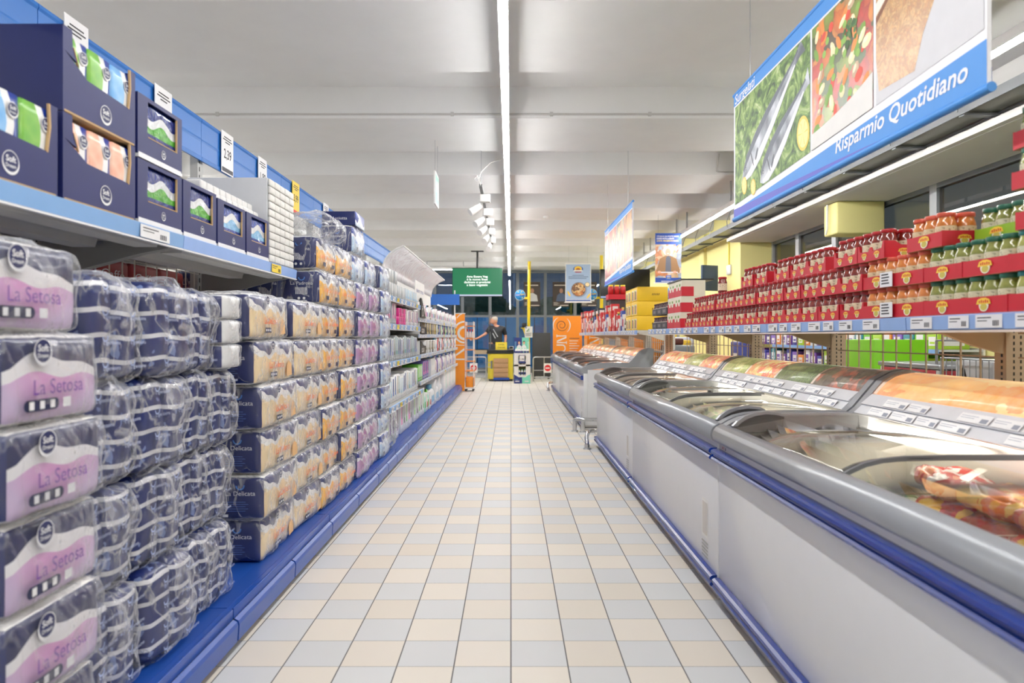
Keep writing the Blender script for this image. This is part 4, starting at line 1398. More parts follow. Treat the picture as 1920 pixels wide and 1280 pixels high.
fz = [freezer('Chest freezer beside the camera, with potato pictures on its canopy', (FXL, 0.882, 0), [F_FRIES2, F_FRIES]),
      freezer('Chest freezer in the middle of the near row, with pea picture and data plate', (FXL, 2.985, 0), [F_DARK, F_PEA, F_MIX, F_LIME], True),
      freezer('Chest freezer at the far end of the near row, next to the chrome rail', (FXL, 5.09, 0), [F_MIX2, F_LIME, F_MIX, F_MIX2], True)]
for k in range(3):
    fz.append(freezer('%s chest freezer of the far row with orange boxes inside' % ['First', 'Second', 'Last'][k], (FXL - 0.01, 8.42 + k * 2.1, 0), [F_MIX2, F_TAN, F_MIX2, F_TAN], k == 0))
# thermometer plate on the near end wall of the far row
m = MB(); X = MY((0.93, -0.0015, 0.15))
m.rect(X, 0.0, 0.05, 0.07, 0.33, M((238, 228, 176), 0.5)); m.rect(X, 0.012, 0.2, 0.058, 0.26, BLACK, 0.0006); m.disc(X, 0.035, 0.12, 0.018, M((220, 214, 180), 0.5), 0.0006); part(m, 'thermometer_plate', fz[3])

# bags and boxes inside
def bag_mat(name, cols, scale=9.0):
    t = NT(name)
    nz = t.noise(scale, 3.0, None, 0.5, 1.0)[0]
    c = t.ramp(nz, [(0.0 if i == 0 else 0.36 + 0.30 * (i - 1) / max(1, len(cols) - 1), lin(q)) for i, q in enumerate(cols)], 'CONSTANT')
    b = t.noise(20.0, 3.0, None, 0.6, 1.0)[0]
    return t.done(t.bsdf(c, 0.25, normal=t.bump(b, 0.5, 0.01), coat=0.3))
BAGS = [('red and gold', bag_mat('bag_red', [(170, 34, 40), (200, 40, 44), (236, 190, 60)])),
        ('white and red', bag_mat('bag_white_red', [(244, 240, 236), (236, 230, 224), (206, 60, 50), (236, 150, 110)])),
        ('orange', bag_mat('bag_orange', [(240, 170, 50), (230, 120, 50), (246, 210, 120)])),
        ('dark red', bag_mat('bag_darkred', [(140, 24, 34), (160, 30, 40), (150, 60, 50)], 5)),
        ('green and white', bag_mat('bag_green', [(60, 100, 60), (220, 224, 214), (190, 200, 180), (90, 130, 80)])),
        ('pale cream', bag_mat('bag_cream', [(226, 216, 196), (210, 200, 180), (180, 196, 160)]))]
bagp = {}
def bag(ci, loc, rot, lab, group):
    if ci not in bagp:
        m = MB(); add_puffy(m, BAGS[ci][1], hx=0.10, hy=0.130, hz=0.030, r=0.028, n=12, bulge=0.016, amp=0.014, freq=11, seed=ci * 4.0)
        bm_ = m.build('frozen_food_bag', None, loc)
        bagp[ci] = bm_
        b = bm_
    else:
        b = bagp[ci].copy(); C.objects.link(b); b.location = loc
    b.rotation_euler = rot
    tag(b, lab, 'frozen food bag', group)
rowsn = ['aisle-side', 'back-side']
def fill(fi, y0, cells, levels, cols_, top, fname):
    cnt = {}
    for cy_ in cells:
        for rx, xx in enumerate((0.25, 0.61)):
            for lv in range(levels[rx]):
                for q in range(2):
                    ci = cols_[R.randrange(len(cols_))]
                    key = (ci, rx)
                    k = cnt.get(key, 0); cnt[key] = k + 1
                    loc = (FXL + xx + R.uniform(-0.03, 0.03), y0 + cy_ + (q - 0.5) * 0.235 + R.uniform(-0.01, 0.01), 0.235 + lv * 0.085)
                    bag(ci, loc, (R.uniform(-0.12, 0.12), R.uniform(-0.15, 0.15), R.uniform(-0.25, 0.25)),
                        '%s frozen bag, %s, %s row, %s from near end' % (BAGS[ci][0].capitalize(), fname, rowsn[rx], nth(k)), 'frozen bags in the ' + fname)
fill(0, 0.882, (0.76, 1.28), (4, 6), (0, 1, 2, 3, 1, 0), 0, 'first freezer')
fill(0, 0.882, (1.8,), (3, 4), (4, 5, 4), 0, 'first freezer')
fill(1, 2.985, (0.27, 0.76, 1.28, 1.8), (4, 5), (4, 5, 5, 2), 0, 'middle freezer')
fill(2, 5.09, (0.27, 0.76, 1.28, 1.8), (4, 5), (2, 0, 5, 1), 0, 'third freezer')
OBOX = M((240, 138, 50), 0.4)
bx = None
for k in range(3):
    for j in range(4):
        for i in range(2):
            loc = (FXL + 0.1 + i * 0.36, 8.42 + k * 2.1 + 0.08 + j * 0.505, 0.176)
            lab = 'Orange frozen food box in the %s far freezer, %s side, %s along' % (nth(k), ['aisle', 'back'][i], nth(j))
            if bx is None:
                m = MB(); m.box(0, 0.28, 0, 0.40, 0, 0.54, OBOX, 0.006)
                bx = m.build('frozen_food_box', None, loc); tag(bx, lab, 'frozen food box', 'orange boxes in the far freezers')
                q = MB(); q.rect(Matrix.Translation((0, 0, 0.5408)), 0.05, 0.08, 0.23, 0.2, WHITE); part(q, 'printed_panel', bx)
            else:
                dup(bx, loc, lab, 'orange boxes in the far freezers')

# chrome guard rails
def guard(pts, feet, lab):
    o = thing('guard_rail', lab, 'guard rail', (0, 0, 0), 'chrome guard rails')
    m = MB(); m.tube(pts, 0.022, CHROME, 12); part(m, 'rail', o)
    for f in feet:
        m = MB(); m.tube([(f[0], f[1], 0.0), (f[0], f[1], f[2])], 0.026, CHROME, 12); m.lathe([(0.04, 0.0), (0.04, 0.008), (0.028, 0.012)], STEEL, 14, (f[0], f[1], 0)); part(m, 'foot', o)
guard([(0.775, 8.30, 0.135), (0.80, 8.26, 0.15), (0.9, 8.25, 0.15), (1.5, 8.25, 0.15)], [(0.775, 8.30, 0.14), (0.87, 8.25, 0.14)], 'Chrome floor guard rail at the near corner of the far freezer row')
guard([(0.78, 7.0, 0.03), (0.775, 7.0, 0.12), (0.80, 7.1, 0.15), (0.845, 7.26, 0.15), (0.92, 7.30, 0.15), (1.5, 7.30, 0.15)], [(0.78, 7.0, 0.05)], 'Chrome floor guard rail curling round the third freezer corner')
guard([(0.79, 14.55, 0.02), (0.79, 14.6, 0.13), (0.84, 14.8, 0.15), (1.0, 14.82, 0.15), (1.5, 14.82, 0.15)], [(0.79, 14.5, 0.06)], 'Chrome floor guard rail at the far end of the freezers')

# ================================================================== RIGHT SHELVING ABOVE THE FREEZERS
BEI = M((190, 168, 140), 0.5)
BEIL = M((214, 206, 192), 0.5)
TAGB = M((150, 182, 232), 0.35)
RXF = 1.425
def right_bay(y0, y1, lab, light=False, back=True, fine=False):
    L = y1 - y0
    o = thing('gondola_bay', lab, 'shelving', (0, y0, 0), 'bays of the jar shelving')
    mt = BEIL if light else BEI
    m = MB(); m.box(1.785, 1.865, 0.0, 0.06, 0, 1.30, mt)
    for k in range(24): m.box(1.7835, 1.7855, 0.018, 0.026, 0.75 + k * 0.022, 0.762 + k * 0.022, BLACK)
    for k in range(24): m.box(1.81 + 0.0, 1.815, -0.0012, 0.0005, 0.75 + k * 0.022, 0.762 + k * 0.022, BLACK); 
    for k in range(24): m.box(1.835, 1.84, -0.0012, 0.0005, 0.75 + k * 0.022, 0.762 + k * 0.022, BLACK)
    part(m, 'upright', o)
    m = MB()
    z = 0.90
    while z < 1.2:
        m.box(1.805, 1.811, 0.03, L - 0.03, z, z + 0.0055, mt); z += 0.088
    y = 0.06
    while y < L - 0.04:
        m.box(1.811, 1.817, y, y + 0.0055, 0.72, 1.2, mt); y += 0.115
    m.box(1.80, 1.83, 0.03, L - 0.03, 0.955, 0.975, mt)
    part(m, 'wire_grid', o)
    m = MB(); m.box(RXF + 0.01, 1.82, 0.003, L - 0.003, 1.195, 1.2235, mt); s = part(m, 'shelf', o)
    m = MB()
    m.prism([(RXF + 0.01, 1.175), (RXF, 1.177), (RXF - 0.003, 1.222), (RXF + 0.004, 1.2255), (RXF + 0.01, 1.225)], 0.003, L - 0.003, TAGB)
    m.box(RXF - 0.002, RXF + 0.012, 0.003, L - 0.003, 1.168, 1.175, M((236, 220, 208), 0.4))
    part(m, 'price_rail', s)
    yy = L - 0.03; k = 0
    while yy > 0.2:
        wd = (0.125, 0.10, 0.115)[k % 3]
        q = MB(); price_tag_on(q, MX((RXF - 0.0035, yy, 1.181)), 0, 0, wd, 0.04); part(q, 'price_tag', s)
        yy -= wd + (0.05, 0.085, 0.03)[(k + int(y0)) % 3] * (0.6 if fine else 1); k += 1
    for yb in (0.02,):
        q = MB(); q.prism([(1.79, 1.194), (RXF + 0.03, 1.194), (RXF + 0.03, 1.18), (RXF + 0.14, 1.165), (RXF + 0.24, 1.125), (1.79, 1.09)], yb - 0.012, yb + 0.012, mt); part(q, 'bracket', s)
    return o
RB = [-0.1, 1.15, 2.46, 3.80, 5.06, 6.16, 7.08]
rl = ['%s bay of the jar shelving above the near freezers' % nth(i) for i in range(6)]
for i in range(6):
    right_bay(RB[i], RB[i + 1], rl[i].capitalize())
m = MB()
o = thing('gondola_bay', 'White end upright with slots closing the jar shelving', 'shelving upright', (0, 7.1, 0))
m = MB(); m.box(1.60, 1.68, -0.02, 0.04, 0, 1.19, BEIL)
for k in range(24): m.box(1.615, 1.622, -0.0215, -0.0195, 0.7 + k * 0.02, 0.711 + k * 0.02, BLACK); m.box(1.65, 1.657, -0.0215, -0.0195, 0.7 + k * 0.02, 0.711 + k * 0.02, BLACK)
part(m, 'upright', o)
RB2 = [7.75, 9.05, 10.35, 11.65, 12.95, 14.2]
for i in range(5):
    right_bay(RB2[i], RB2[i + 1], '%s bay of the sauce shelving above the far freezers' % nth(i).capitalize(), True, fine=True)

# ------------------------------------------------------------------ jars and trays
TRED = M((196, 30, 48), 0.45, var=0.06)
EMY = M((246, 206, 70), 0.45); EMR = M((206, 40, 40), 0.45); EMW = M((250, 244, 226), 0.45)
def emblem(mb, X, cx, cy, s):
    mb.disc(X, cx, cy - s * 0.12, s * 0.66, EMW, 0.0, 16, s * 0.56)
    mb.disc(X, cx, cy - s * 0.24, s * 0.48, EMG, 0.0004, 14, s * 0.34)
    mb.poly(X, [(cx - s, cy + s * 0.02), (cx - s * 0.8, cy + s * 0.46), (cx - s * 0.3, cy + s * 0.62), (cx + s * 0.3, cy + s * 0.62), (cx + s * 0.8, cy + s * 0.46), (cx + s, cy + s * 0.02)], EMY, 0.0008)
    for k in range(5):
        u = -0.62 + k * 0.28
        mb.rect(X, cx + s * u, cy + s * 0.14, cx + s * (u + 0.17), cy + s * (0.42 if k % 2 else 0.36), EMR, 0.0012)
EMG = M((206, 190, 90), 0.45)
JPITCH = 0.0655
TW = JPITCH * 3 + 0.004
TD = 0.137
def make_tray(kind):
    o = thing('jar_tray', 'x', 'jar tray', (0, 0, 0), 'red jar trays')
    m = MB()
    th = 0.003
    mt = M((150, 190, 50), 0.45) if kind == 'lime' else TRED
    m.box(0, TD, 0, TW, 0, th, KRAFT)
    for y0 in (0, TW - th):
        m.prism([(0, 0), (TD, 0), (TD, 0.052), (0, 0.052)], y0, y0 + th, mt, axis='y')
    m.box(TD - th, TD, th, TW - th, th, 0.052, mt)
    if kind == 'flat' or kind == 'lime':
        m.prism([(th, 0), (TW - th, 0), (TW - th, 0.050), (th, 0.050)], 0, th, mt, axis='x')
    else:
        m.prism([(0.0, 0), (TW, 0), (TW, 0.068), (TW - 0.010, 0.068), (TW - 0.02, 0.042), (TW / 2 + 0.016, 0.038), (TW / 2 + 0.006, 0.054), (TW / 2 - 0.006, 0.054), (TW / 2 - 0.016, 0.038), (0.02, 0.042), (0.010, 0.068), (0.0, 0.068)], -0.001, th, mt, axis='x')
        m.prism([(0, 0.05), (0.0, 0.068), (TD * 0.3, 0.068), (TD * 0.5, 0.05)], 0, th, mt, axis='y')
        m.prism([(0, 0.05), (0.0, 0.068), (TD * 0.3, 0.068), (TD * 0.5, 0.05)], TW - th, TW, mt, axis='y')
    part(m, 'case', o)
    m = MB(); X = MX((-0.0018, TW, 0))
    if kind == 'flat' or kind == 'lime':
        emblem(m, X, TW * 0.52, 0.026, 0.032)
    else:
        emblem(m, X, TW * 0.27, 0.021, 0.021); emblem(m, X, TW * 0.74, 0.021, 0.021)
    part(m, 'emblem', o)
    m = MB(); X = MY((0, -0.0006, 0)); emblem(m, X, TD * 0.55, 0.024, 0.024); part(m, 'side_emblem', o)
    return o
trays = {}
def jar_mat(name, a, b):
    t = NT(name)
    nz = t.noise(70.0, 3.0)[0]
    c = t.mix(nz, lin(a), lin(b))
    return t.done(t.bsdf(c, 0.12, spec=0.6, coat=0.8))
def label_mat(name, a, ink):
    t = NT(name)
    x, y, z = t.xyz()
    n_ = t.math('GREATER_THAN', t.noise(120.0, 2.0)[0], 0.60)
    band = t.math('LESS_THAN', t.math('ABSOLUTE', t.math('SUBTRACT', z, 0.05)), 0.010)
    c = t.mix(t.math('MULTIPLY', n_, t.math('MULTIPLY_ADD', band, 0.5, 0.15)), lin(a), lin(ink))
    return t.done(t.bsdf(c, 0.5))
JK = {'red': (jar_mat('red_sauce', (104, 22, 16), (140, 44, 26)), M((176, 28, 36), 0.3, coat=0.3), label_mat('label_cream', (226, 208, 176), (110, 70, 50))),
      'orange': (jar_mat('orange_pesto', (196, 106, 40), (222, 140, 66)), M((214, 90, 66), 0.3, coat=0.3), label_mat('label_tan', (222, 200, 160), (120, 80, 50))),
      'green': (jar_mat('green_pesto', (116, 120, 48), (152, 154, 78)), M((38, 104, 80), 0.3, coat=0.3), label_mat('label_pale', (214, 208, 176), (110, 110, 80))),
      'teal': (jar_mat('pale_pesto', (148, 150, 66), (180, 178, 98)), M((36, 126, 130), 0.3, coat=0.3), label_mat('label_pale2', (210, 208, 180), (110, 110, 80))),
      'wine': (jar_mat('dark_preserve', (52, 14, 24), (84, 24, 34)), M((60, 22, 26), 0.3), label_mat('label_dark', (200, 190, 176), (60, 50, 50)))}
jars = {}
JP = [(0.0, 0.0), (0.027, 0.0), (0.0305, 0.004), (0.0312, 0.012), (0.0312, 0.072), (0.0285, 0.083), (0.0252, 0.091), (0.0248, 0.098)]
def jar(kind, loc, lab, group):
    if kind in jars:
        return dup(jars[kind], loc, lab, group)
    o = thing('jar', lab, 'jar', loc, group)
    g, lidm, lbl = JK[kind]
    m = MB(); m.lathe(JP, g, 14); part(m, 'glass_body', o)
    m = MB(); m.lathe([(0.0262, 0.0965), (0.0285, 0.098), (0.0288, 0.109), (0.0272, 0.112), (0.0, 0.1125)], lidm, 14); part(m, 'lid', o)
    m = MB(); m.lathe([(0.0316, 0.018), (0.0316, 0.066)], lbl, 14); part(m, 'paper_label', o)
    jars[kind] = o
    return o
SHZ2 = 1.2262
LAYER = 0.1148
kname = {'red': 'Dark red sauce', 'orange': 'Orange pesto', 'green': 'Green pesto', 'teal': 'Teal-lidded pesto'}
rown2 = ['bottom', 'second', 'third', 'fourth', 'fifth']
tcount = {}
def kind_at(y):
    if y < 1.80: return 'green'
    if y < 2.06: return 'teal'
    if y < 2.28: return 'green'
    if y < 2.72: return 'orange'
    return 'red'
def tray_at(y, row, kind, back=True, xo=0.0, tk=None, front=True):
    tk = tk or ('flat' if kind != 'red' else 'tab')
    n_ = tcount.get(row, 0); tcount[row] = n_ + 1
    z = SHZ2 + row * LAYER
    pos = '%s tray of %s row' % (nth(n_), rown2[row])
    lab = '%s jar tray, %s in the %s row counted from the near end' % ('Lime green' if tk == 'lime' else 'Red cardboard', nth(n_), rown2[row])
    loc = (RXF + 0.008 + xo + R.uniform(-0.004, 0.006), y, z)
    if tk not in trays:
        t_ = trays[tk] = make_tray(tk); t_.location = loc; t_['label'] = lab
    else:
        t_ = dup(trays[tk], loc, lab, 'red jar trays' if tk != 'lime' else 'lime jar trays')
    for r_ in range(2 if back else 1):
        for q in range(3):
            jar(kind, (loc[0] + 0.036 + r_ * 0.0655, y + 0.002 + JPITCH * (q + 0.5), z + 0.0034),
                '%s jar, %s %s place, %s' % (kname[kind], ['front', 'back'][r_], ['near', 'middle', 'far'][q], pos), kname[kind].lower() + ' jars')
def run(row, y0, y1, back=False, **kw):
    n_ = int((y1 - y0 + 0.01) / (TW + 0.002))
    for k in range(n_):
        y = y0 + k * (TW + 0.002)
        tray_at(y, row, kw.get('kind') or kind_at(y + TW / 2), back=back, **{a: b for a, b in kw.items() if a != 'kind'})
run(0, 1.36, 5.75)
run(1, 1.36, 5.60)
run(2, 1.54, 1.96, True, kind='green')
tray_at(2.06, 2, 'green', True, 0.10, 'lime')
run(2, 2.27, 2.50, True, kind='orange', tk='flat')
run(2, 2.62, 3.06, True, kind='red')
run(2, 3.16, 3.80, True, kind='red', xo=0.02)
run(2, 3.86, 4.30, True, kind='red', xo=0.01)
run(3, 1.75, 1.96, True, kind='green')
run(4, 1.75, 1.96, True, kind='green')
jar('red', (RXF + 0.05, 4.76, SHZ2 + 2 * LAYER), 'Dark red sauce jar standing alone on top of the tray rows', 'dark red sauce jars')
jar('teal', (RXF + 0.21, 2.12, SHZ2 + 3 * LAYER + 0.002), 'Pale pesto jar with teal lid loose on the lime green tray', 'pale pesto jars')
# white price cards clipped to two trays
for k, (row, y) in enumerate([(0, 2.55), (1, 2.55)]):
    m = MB(); X = MX((RXF + 0.001, y + 0.09, SHZ2 + row * LAYER + 0.002)); m.box(RXF - 0.0015, RXF + 0.0, y, y + 0.085, SHZ2 + row * LAYER + 0.002, SHZ2 + row * LAYER + 0.058, TAGW)
    Xc = MX((RXF - 0.002, y + 0.085, SHZ2 + row * LAYER + 0.002))
    o = m.build('price_card'); tag(o, 'White price card stuck on the %s orange pesto tray' % ['lower', 'upper'][k], 'price card', 'cards on the trays')
    q = MB()
    for j in range(4): q.rect(Xc, 0.012, 0.044 - j * 0.011, 0.06 + 0.006 * (j % 2), 0.049 - j * 0.011, INK)
    part(q, 'lettering', o)

# white cartons with red sleeves after the jars, then dark preserve trays
CW = M((226, 220, 200), 0.5)
crt = None
for r_ in range(3):
    for k in range(2):
        lab = 'Cream carton with red sleeve past the jar trays, %s layer, %s one' % (rown2[r_], ['near', 'far'][k])
        loc = (RXF + 0.01 + 0.006 * r_, 5.78 + k * 0.24, SHZ2 + r_ * 0.135)
        if crt is None:
            crt = thing('food_carton', lab, 'carton', loc, 'cream and red cartons')
            m = MB(); m.box(0, 0.2, 0, 0.235, 0, 0.134, CW); part(m, 'carton', crt)
            m = MB(); m.prism([(0.0, 0.0), (0.235, 0.0), (0.235, 0.078), (0.21, 0.078), (0.195, 0.05), (0.14, 0.05), (0.1175, 0.078), (0.095, 0.05), (0.04, 0.05), (0.025, 0.078), (0.0, 0.078)], -0.003, -0.0002, TRED, axis='x')
            m.box(0.0, 0.1, -0.003, -0.0002, 0, 0.08, TRED); part(m, 'red_sleeve', crt)
            m = MB(); X = MX((-0.0006, 0.235, 0)); m.rect(X, 0.05, 0.085, 0.09, 0.105, M((120, 160, 70), 0.5)); m.rect(X, 0.14, 0.085, 0.19, 0.105, M((120, 160, 70), 0.5)); part(m, 'printed_marks', crt)
        else:
            dup(crt, loc, lab, 'cream and red cartons')
DGR = M((62, 58, 62), 0.5)
dt = None
for r_ in range(2):
    for k in range(3):
        y = 6.34 + k * 0.215
        loc = (RXF + 0.02, y, SHZ2 + r_ * 0.135)
        lab = 'Charcoal jar tray near the end of the shelf, %s layer, %s along' % (rown2[r_], nth(k))
        if dt is None:
            dt = thing('jar_tray', lab, 'jar tray', loc, 'charcoal jar trays')
            m = MB(); m.box(0, 0.137, 0, 0.205, 0, 0.004, DGR); m.box(0, 0.004, 0, 0.205, 0.004, 0.062, DGR); m.box(0.133, 0.137, 0, 0.205, 0.004, 0.062, DGR)
            m.box(0.004, 0.133, 0, 0.004, 0.004, 0.062, DGR); m.box(0.004, 0.133, 0.201, 0.205, 0.004, 0.062, DGR); part(m, 'case', dt)
            m = MB(); m.rect(MX((-0.0006, 0.205, 0)), 0.05, 0.018, 0.15, 0.045, M((120, 112, 110), 0.5)); part(m, 'printed_panel', dt)
        else:
            dup(dt, loc, lab, 'charcoal jar trays')
        for q in range(3):
            jar('wine', (loc[0] + 0.04, y + 0.004 + JPITCH * (q + 0.5), loc[2] + 0.0045), 'Dark preserve jar, %s in the %s charcoal tray of the %s layer' % (['near', 'middle', 'far'][q], nth(k), rown2[r_]), 'dark preserve jars')
m = MB(); m.box(0, 0.28, 0, 0.5, 0, 0.012, BLACK)
tag(m.build('board', None, (RXF + 0.015, 5.79, SHZ2 + 3 * 0.135 + 0.001)), 'black flat board lying on top of the cream cartons', 'board')

# far shelving : yellow cartons and assorted red goods
YC = M((242, 196, 40), 0.45)
yc = None
for r_ in range(3):
    for k in range(2):
        lab = 'Yellow lettered carton at the near end of the far shelf, %s layer, %s one' % (rown2[r_], ['near', 'far'][k])
        loc = (RXF + 0.015 + (0.03, 0.0, 0.0)[r_] * 0 , 7.78 + k * 0.40, SHZ2 + r_ * 0.165)
        if yc is None:
            yc = thing('food_carton', lab, 'carton', loc, 'yellow cartons')
            m = MB(); m.box(0, 0.35, 0, 0.385, 0, 0.163, YC, 0.004); part(m, 'carton', yc)
            m = MB(); X = MY((0, -0.0012, 0))
            for j in range(5): m.poly(X, [(0.165 + j * 0.018, 0.066), (0.175 + j * 0.018, 0.066), (0.182 + j * 0.018, 0.088), (0.173 + j * 0.018, 0.088)], M((120, 84, 20), 0.5))
            part(m, 'lettering', yc)
            m = MB(); X = MX((-0.0008, 0.385, 0))
            for j in range(2):
                m.rect(X, 0.03 + j * 0.18, 0.015, 0.17 + j * 0.18, 0.13, M((236, 224, 190), 0.5)); m.rect(X, 0.05 + j * 0.18, 0.02, 0.10 + j * 0.18, 0.12, M((60, 110, 50), 0.5), 0.0005); m.rect(X, 0.115 + j * 0.18, 0.02, 0.15 + j * 0.18, 0.11, M((200, 60, 40), 0.5), 0.0005)
            part(m, 'side_print', yc)
        else:
            dup(yc, loc, lab, 'yellow cartons')
GC = {'red': M((196, 36, 40), 0.35), 'dark': M((44, 40, 48), 0.35), 'white': M((232, 226, 220), 0.4), 'pink': M((226, 150, 140), 0.4), 'blue': M((46, 70, 150), 0.4), 'green': M((60, 110, 70), 0.4), 'gold': M((220, 180, 70), 0.4), 'orange': M((230, 130, 60), 0.4)}
fb = {}
def far_item(shape, colk, loc, lab, cat, group, hgt=0.2, wd=0.08):
    k = (shape, colk, hgt, wd)
    if k in fb:
        c = fb[k].copy(); C.objects.link(c); c.location = loc
    else:
        m = MB()
        if shape == 'bottle':
            r = wd / 2
            m.lathe([(0, 0), (r, 0.002), (r, hgt * 0.6), (r * 0.4, hgt * 0.78), (r * 0.36, hgt * 0.92)], GC[colk], 10)
            m.lathe([(r * 0.45, hgt * 0.92), (r * 0.45, hgt), (0, hgt)], GC['gold' if colk != 'gold' else 'red'], 10)
            m.lathe([(r * 1.02, hgt * 0.2), (r * 1.02, hgt * 0.45)], GC['white' if colk != 'white' else 'red'], 10)
            nm = 'sauce_bottle'
        else:
            m.box(0, 0.12, 0, wd, 0, hgt, GC[colk], 0.004)
            m.box(-0.0008, -0.0001, wd * 0.12, wd * 0.88, hgt * 0.25, hgt * 0.7, GC['white' if colk not in ('white', 'pink') else 'red'])
            m.box(0.02, 0.1, -0.0008, -0.0001, hgt * 0.3, hgt * 0.75, GC['white' if colk not in ('white',) else 'blue'])
            nm = 'snack_box'
        c = m.build(nm, None, loc); fb[k] = c
    tag(c, lab, cat, group)
    return c
cn = {}
y = 8.62
pal = ['dark', 'white', 'blue', 'pink', 'white', 'red', 'green', 'red', 'pink', 'white', 'red', 'orange']
i = 0
while y < 14.0:
    colk = pal[i % len(pal)]
    shp = 'bottle' if i % 3 == 0 and y < 12 else 'box'
    hgt = 0.16 + 0.05 * (i % 4) if y < 13 else 0.28
    k = cn.get((shp, colk), 0); cn[(shp, colk)] = k + 1
    wd = (0.075, 0.11, 0.14)[i % 3]
    far_item(shp, colk, (RXF + (0.055 if shp == 'bottle' else 0.012), y + (wd / 2 if shp == 'bottle' else 0), SHZ2), '%s %s on the far shelf over the freezers, %s of its colour' % (colk.capitalize(), 'bottle' if shp == 'bottle' else 'carton', nth(k)), 'sauce bottle' if shp == 'bottle' else 'carton', 'goods on the far shelf', round(hgt, 3), wd)
    if shp == 'box' and i % 2 == 0 and y > 9.6:
        k2 = cn.get(('top', colk), 0); cn[('top', colk)] = k2 + 1
        c2 = ['red', 'dark', 'red', 'gold'][k2 % 4]
        far_item('box', c2, (RXF + 0.012, y, SHZ2 + hgt + 0.001), '%s carton stacked on %s %s carton of the far shelf' % (c2.capitalize(), 'the ' + nth(k), colk), 'carton', 'goods on the far shelf', 0.13, wd)
    y += wd + 0.012; i += 1
# stack crowned by a red tray of jars with yellow lids
o = thing('jar_tray', 'Red tray with yellow-topped jars crowning the far shelf goods', 'jar tray', (RXF + 0.03, 10.2, SHZ2 + 0.48))
m = MB(); m.box(0, 0.28, 0, 0.26, 0, 0.075, TRED); part(m, 'case', o)
m = MB(); m.box(0.04, 0.26, 0.03, 0.23, -0.47 + 0.32, 0.0, M((60, 50, 52), 0.5)); part(m, 'support_carton', o)
for k in range(3):
    m = MB(); m.lathe([(0, 0.0), (0.042, 0.002), (0.042, 0.11), (0.03, 0.12)], GC['red'], 12); m.lathe([(0.036, 0.12), (0.036, 0.14), (0, 0.14)], M((244, 214, 60), 0.4), 12)
    tag(m.build('jar', None, (RXF + 0.075 + k * 0.09, 10.25, SHZ2 + 0.5565)), 'Red jar with yellow lid on the topmost red tray, %s one' % nth(k), 'jar', 'yellow-lidded jars')
# ================================================================== HANGING BANNERS
SKYB = M((62, 140, 216), 0.5, var=0.03); VIOL = M((86, 92, 190), 0.5, var=0.03); PRW = M((240, 240, 244), 0.5)
def lettuce():
    t = NT('print_lettuce')
    n1 = t.noise(9.0, 5.0, None, 0.6, 2.0)[0]
    c = t.ramp(n1, [(0.34, lin((36, 62, 30))), (0.46, lin((84, 118, 52))), (0.56, lin((132, 162, 84))), (0.70, lin((196, 208, 150)))])
    return t.done(t.bsdf(c, 0.5))
LETT = lettuce()
def fishskin():
    t = NT('print_fish')
    x, y, z = t.xyz()
    sc_ = t.math('SINE', t.math('ADD', t.math('MULTIPLY', z, 460.0), t.math('MULTIPLY', y, 300.0)))
    n1 = t.noise(6.0, 3.0)[0]
    c = t.ramp(n1, [(0.35, lin((90, 96, 106))), (0.5, lin((150, 156, 166))), (0.65, lin((210, 214, 222)))])
    c = t.mix(t.math('MULTIPLY', t.math('GREATER_THAN', sc_, 0.4), 0.22), c, lin((80, 86, 96)))
    return t.done(t.bsdf(c, 0.45))
FISH = fishskin()
VEG = food('print_vegetables', [(220, 90, 50), (236, 150, 70), (120, 160, 60), (200, 150, 90), (60, 96, 40), (196, 50, 40), (140, 160, 60), (70, 60, 40), (226, 120, 50)], 15, 0.0, 1.0)
LEM = M((244, 206, 90), 0.5); LEMI = M((248, 226, 150), 0.5)
GRYP = M((206, 206, 210), 0.5)
ORG_C = M((234, 140, 62), 0.5); RED_C = M((214, 70, 48), 0.5); GRN_C = M((118, 158, 62), 0.5); PEA_C = M((136, 178, 76), 0.5); BROC = M((62, 96, 52), 0.6, var=0.4, scale=60); CRM_C = M((240, 226, 178), 0.5); MUSH = M((196, 168, 136), 0.5, var=0.3, scale=50)

def ell(mb, X, cx, cy, rx, ry, rot, m, e, n=16):
    ca, sa = math.cos(rot), math.sin(rot)
    pts = [(cx + rx * math.cos(2 * PI * k / n) * ca - ry * math.sin(2 * PI * k / n) * sa, cy + rx * math.cos(2 * PI * k / n) * sa + ry * math.sin(2 * PI * k / n) * ca) for k in range(n)]
    mb.poly(X, pts, m, e)

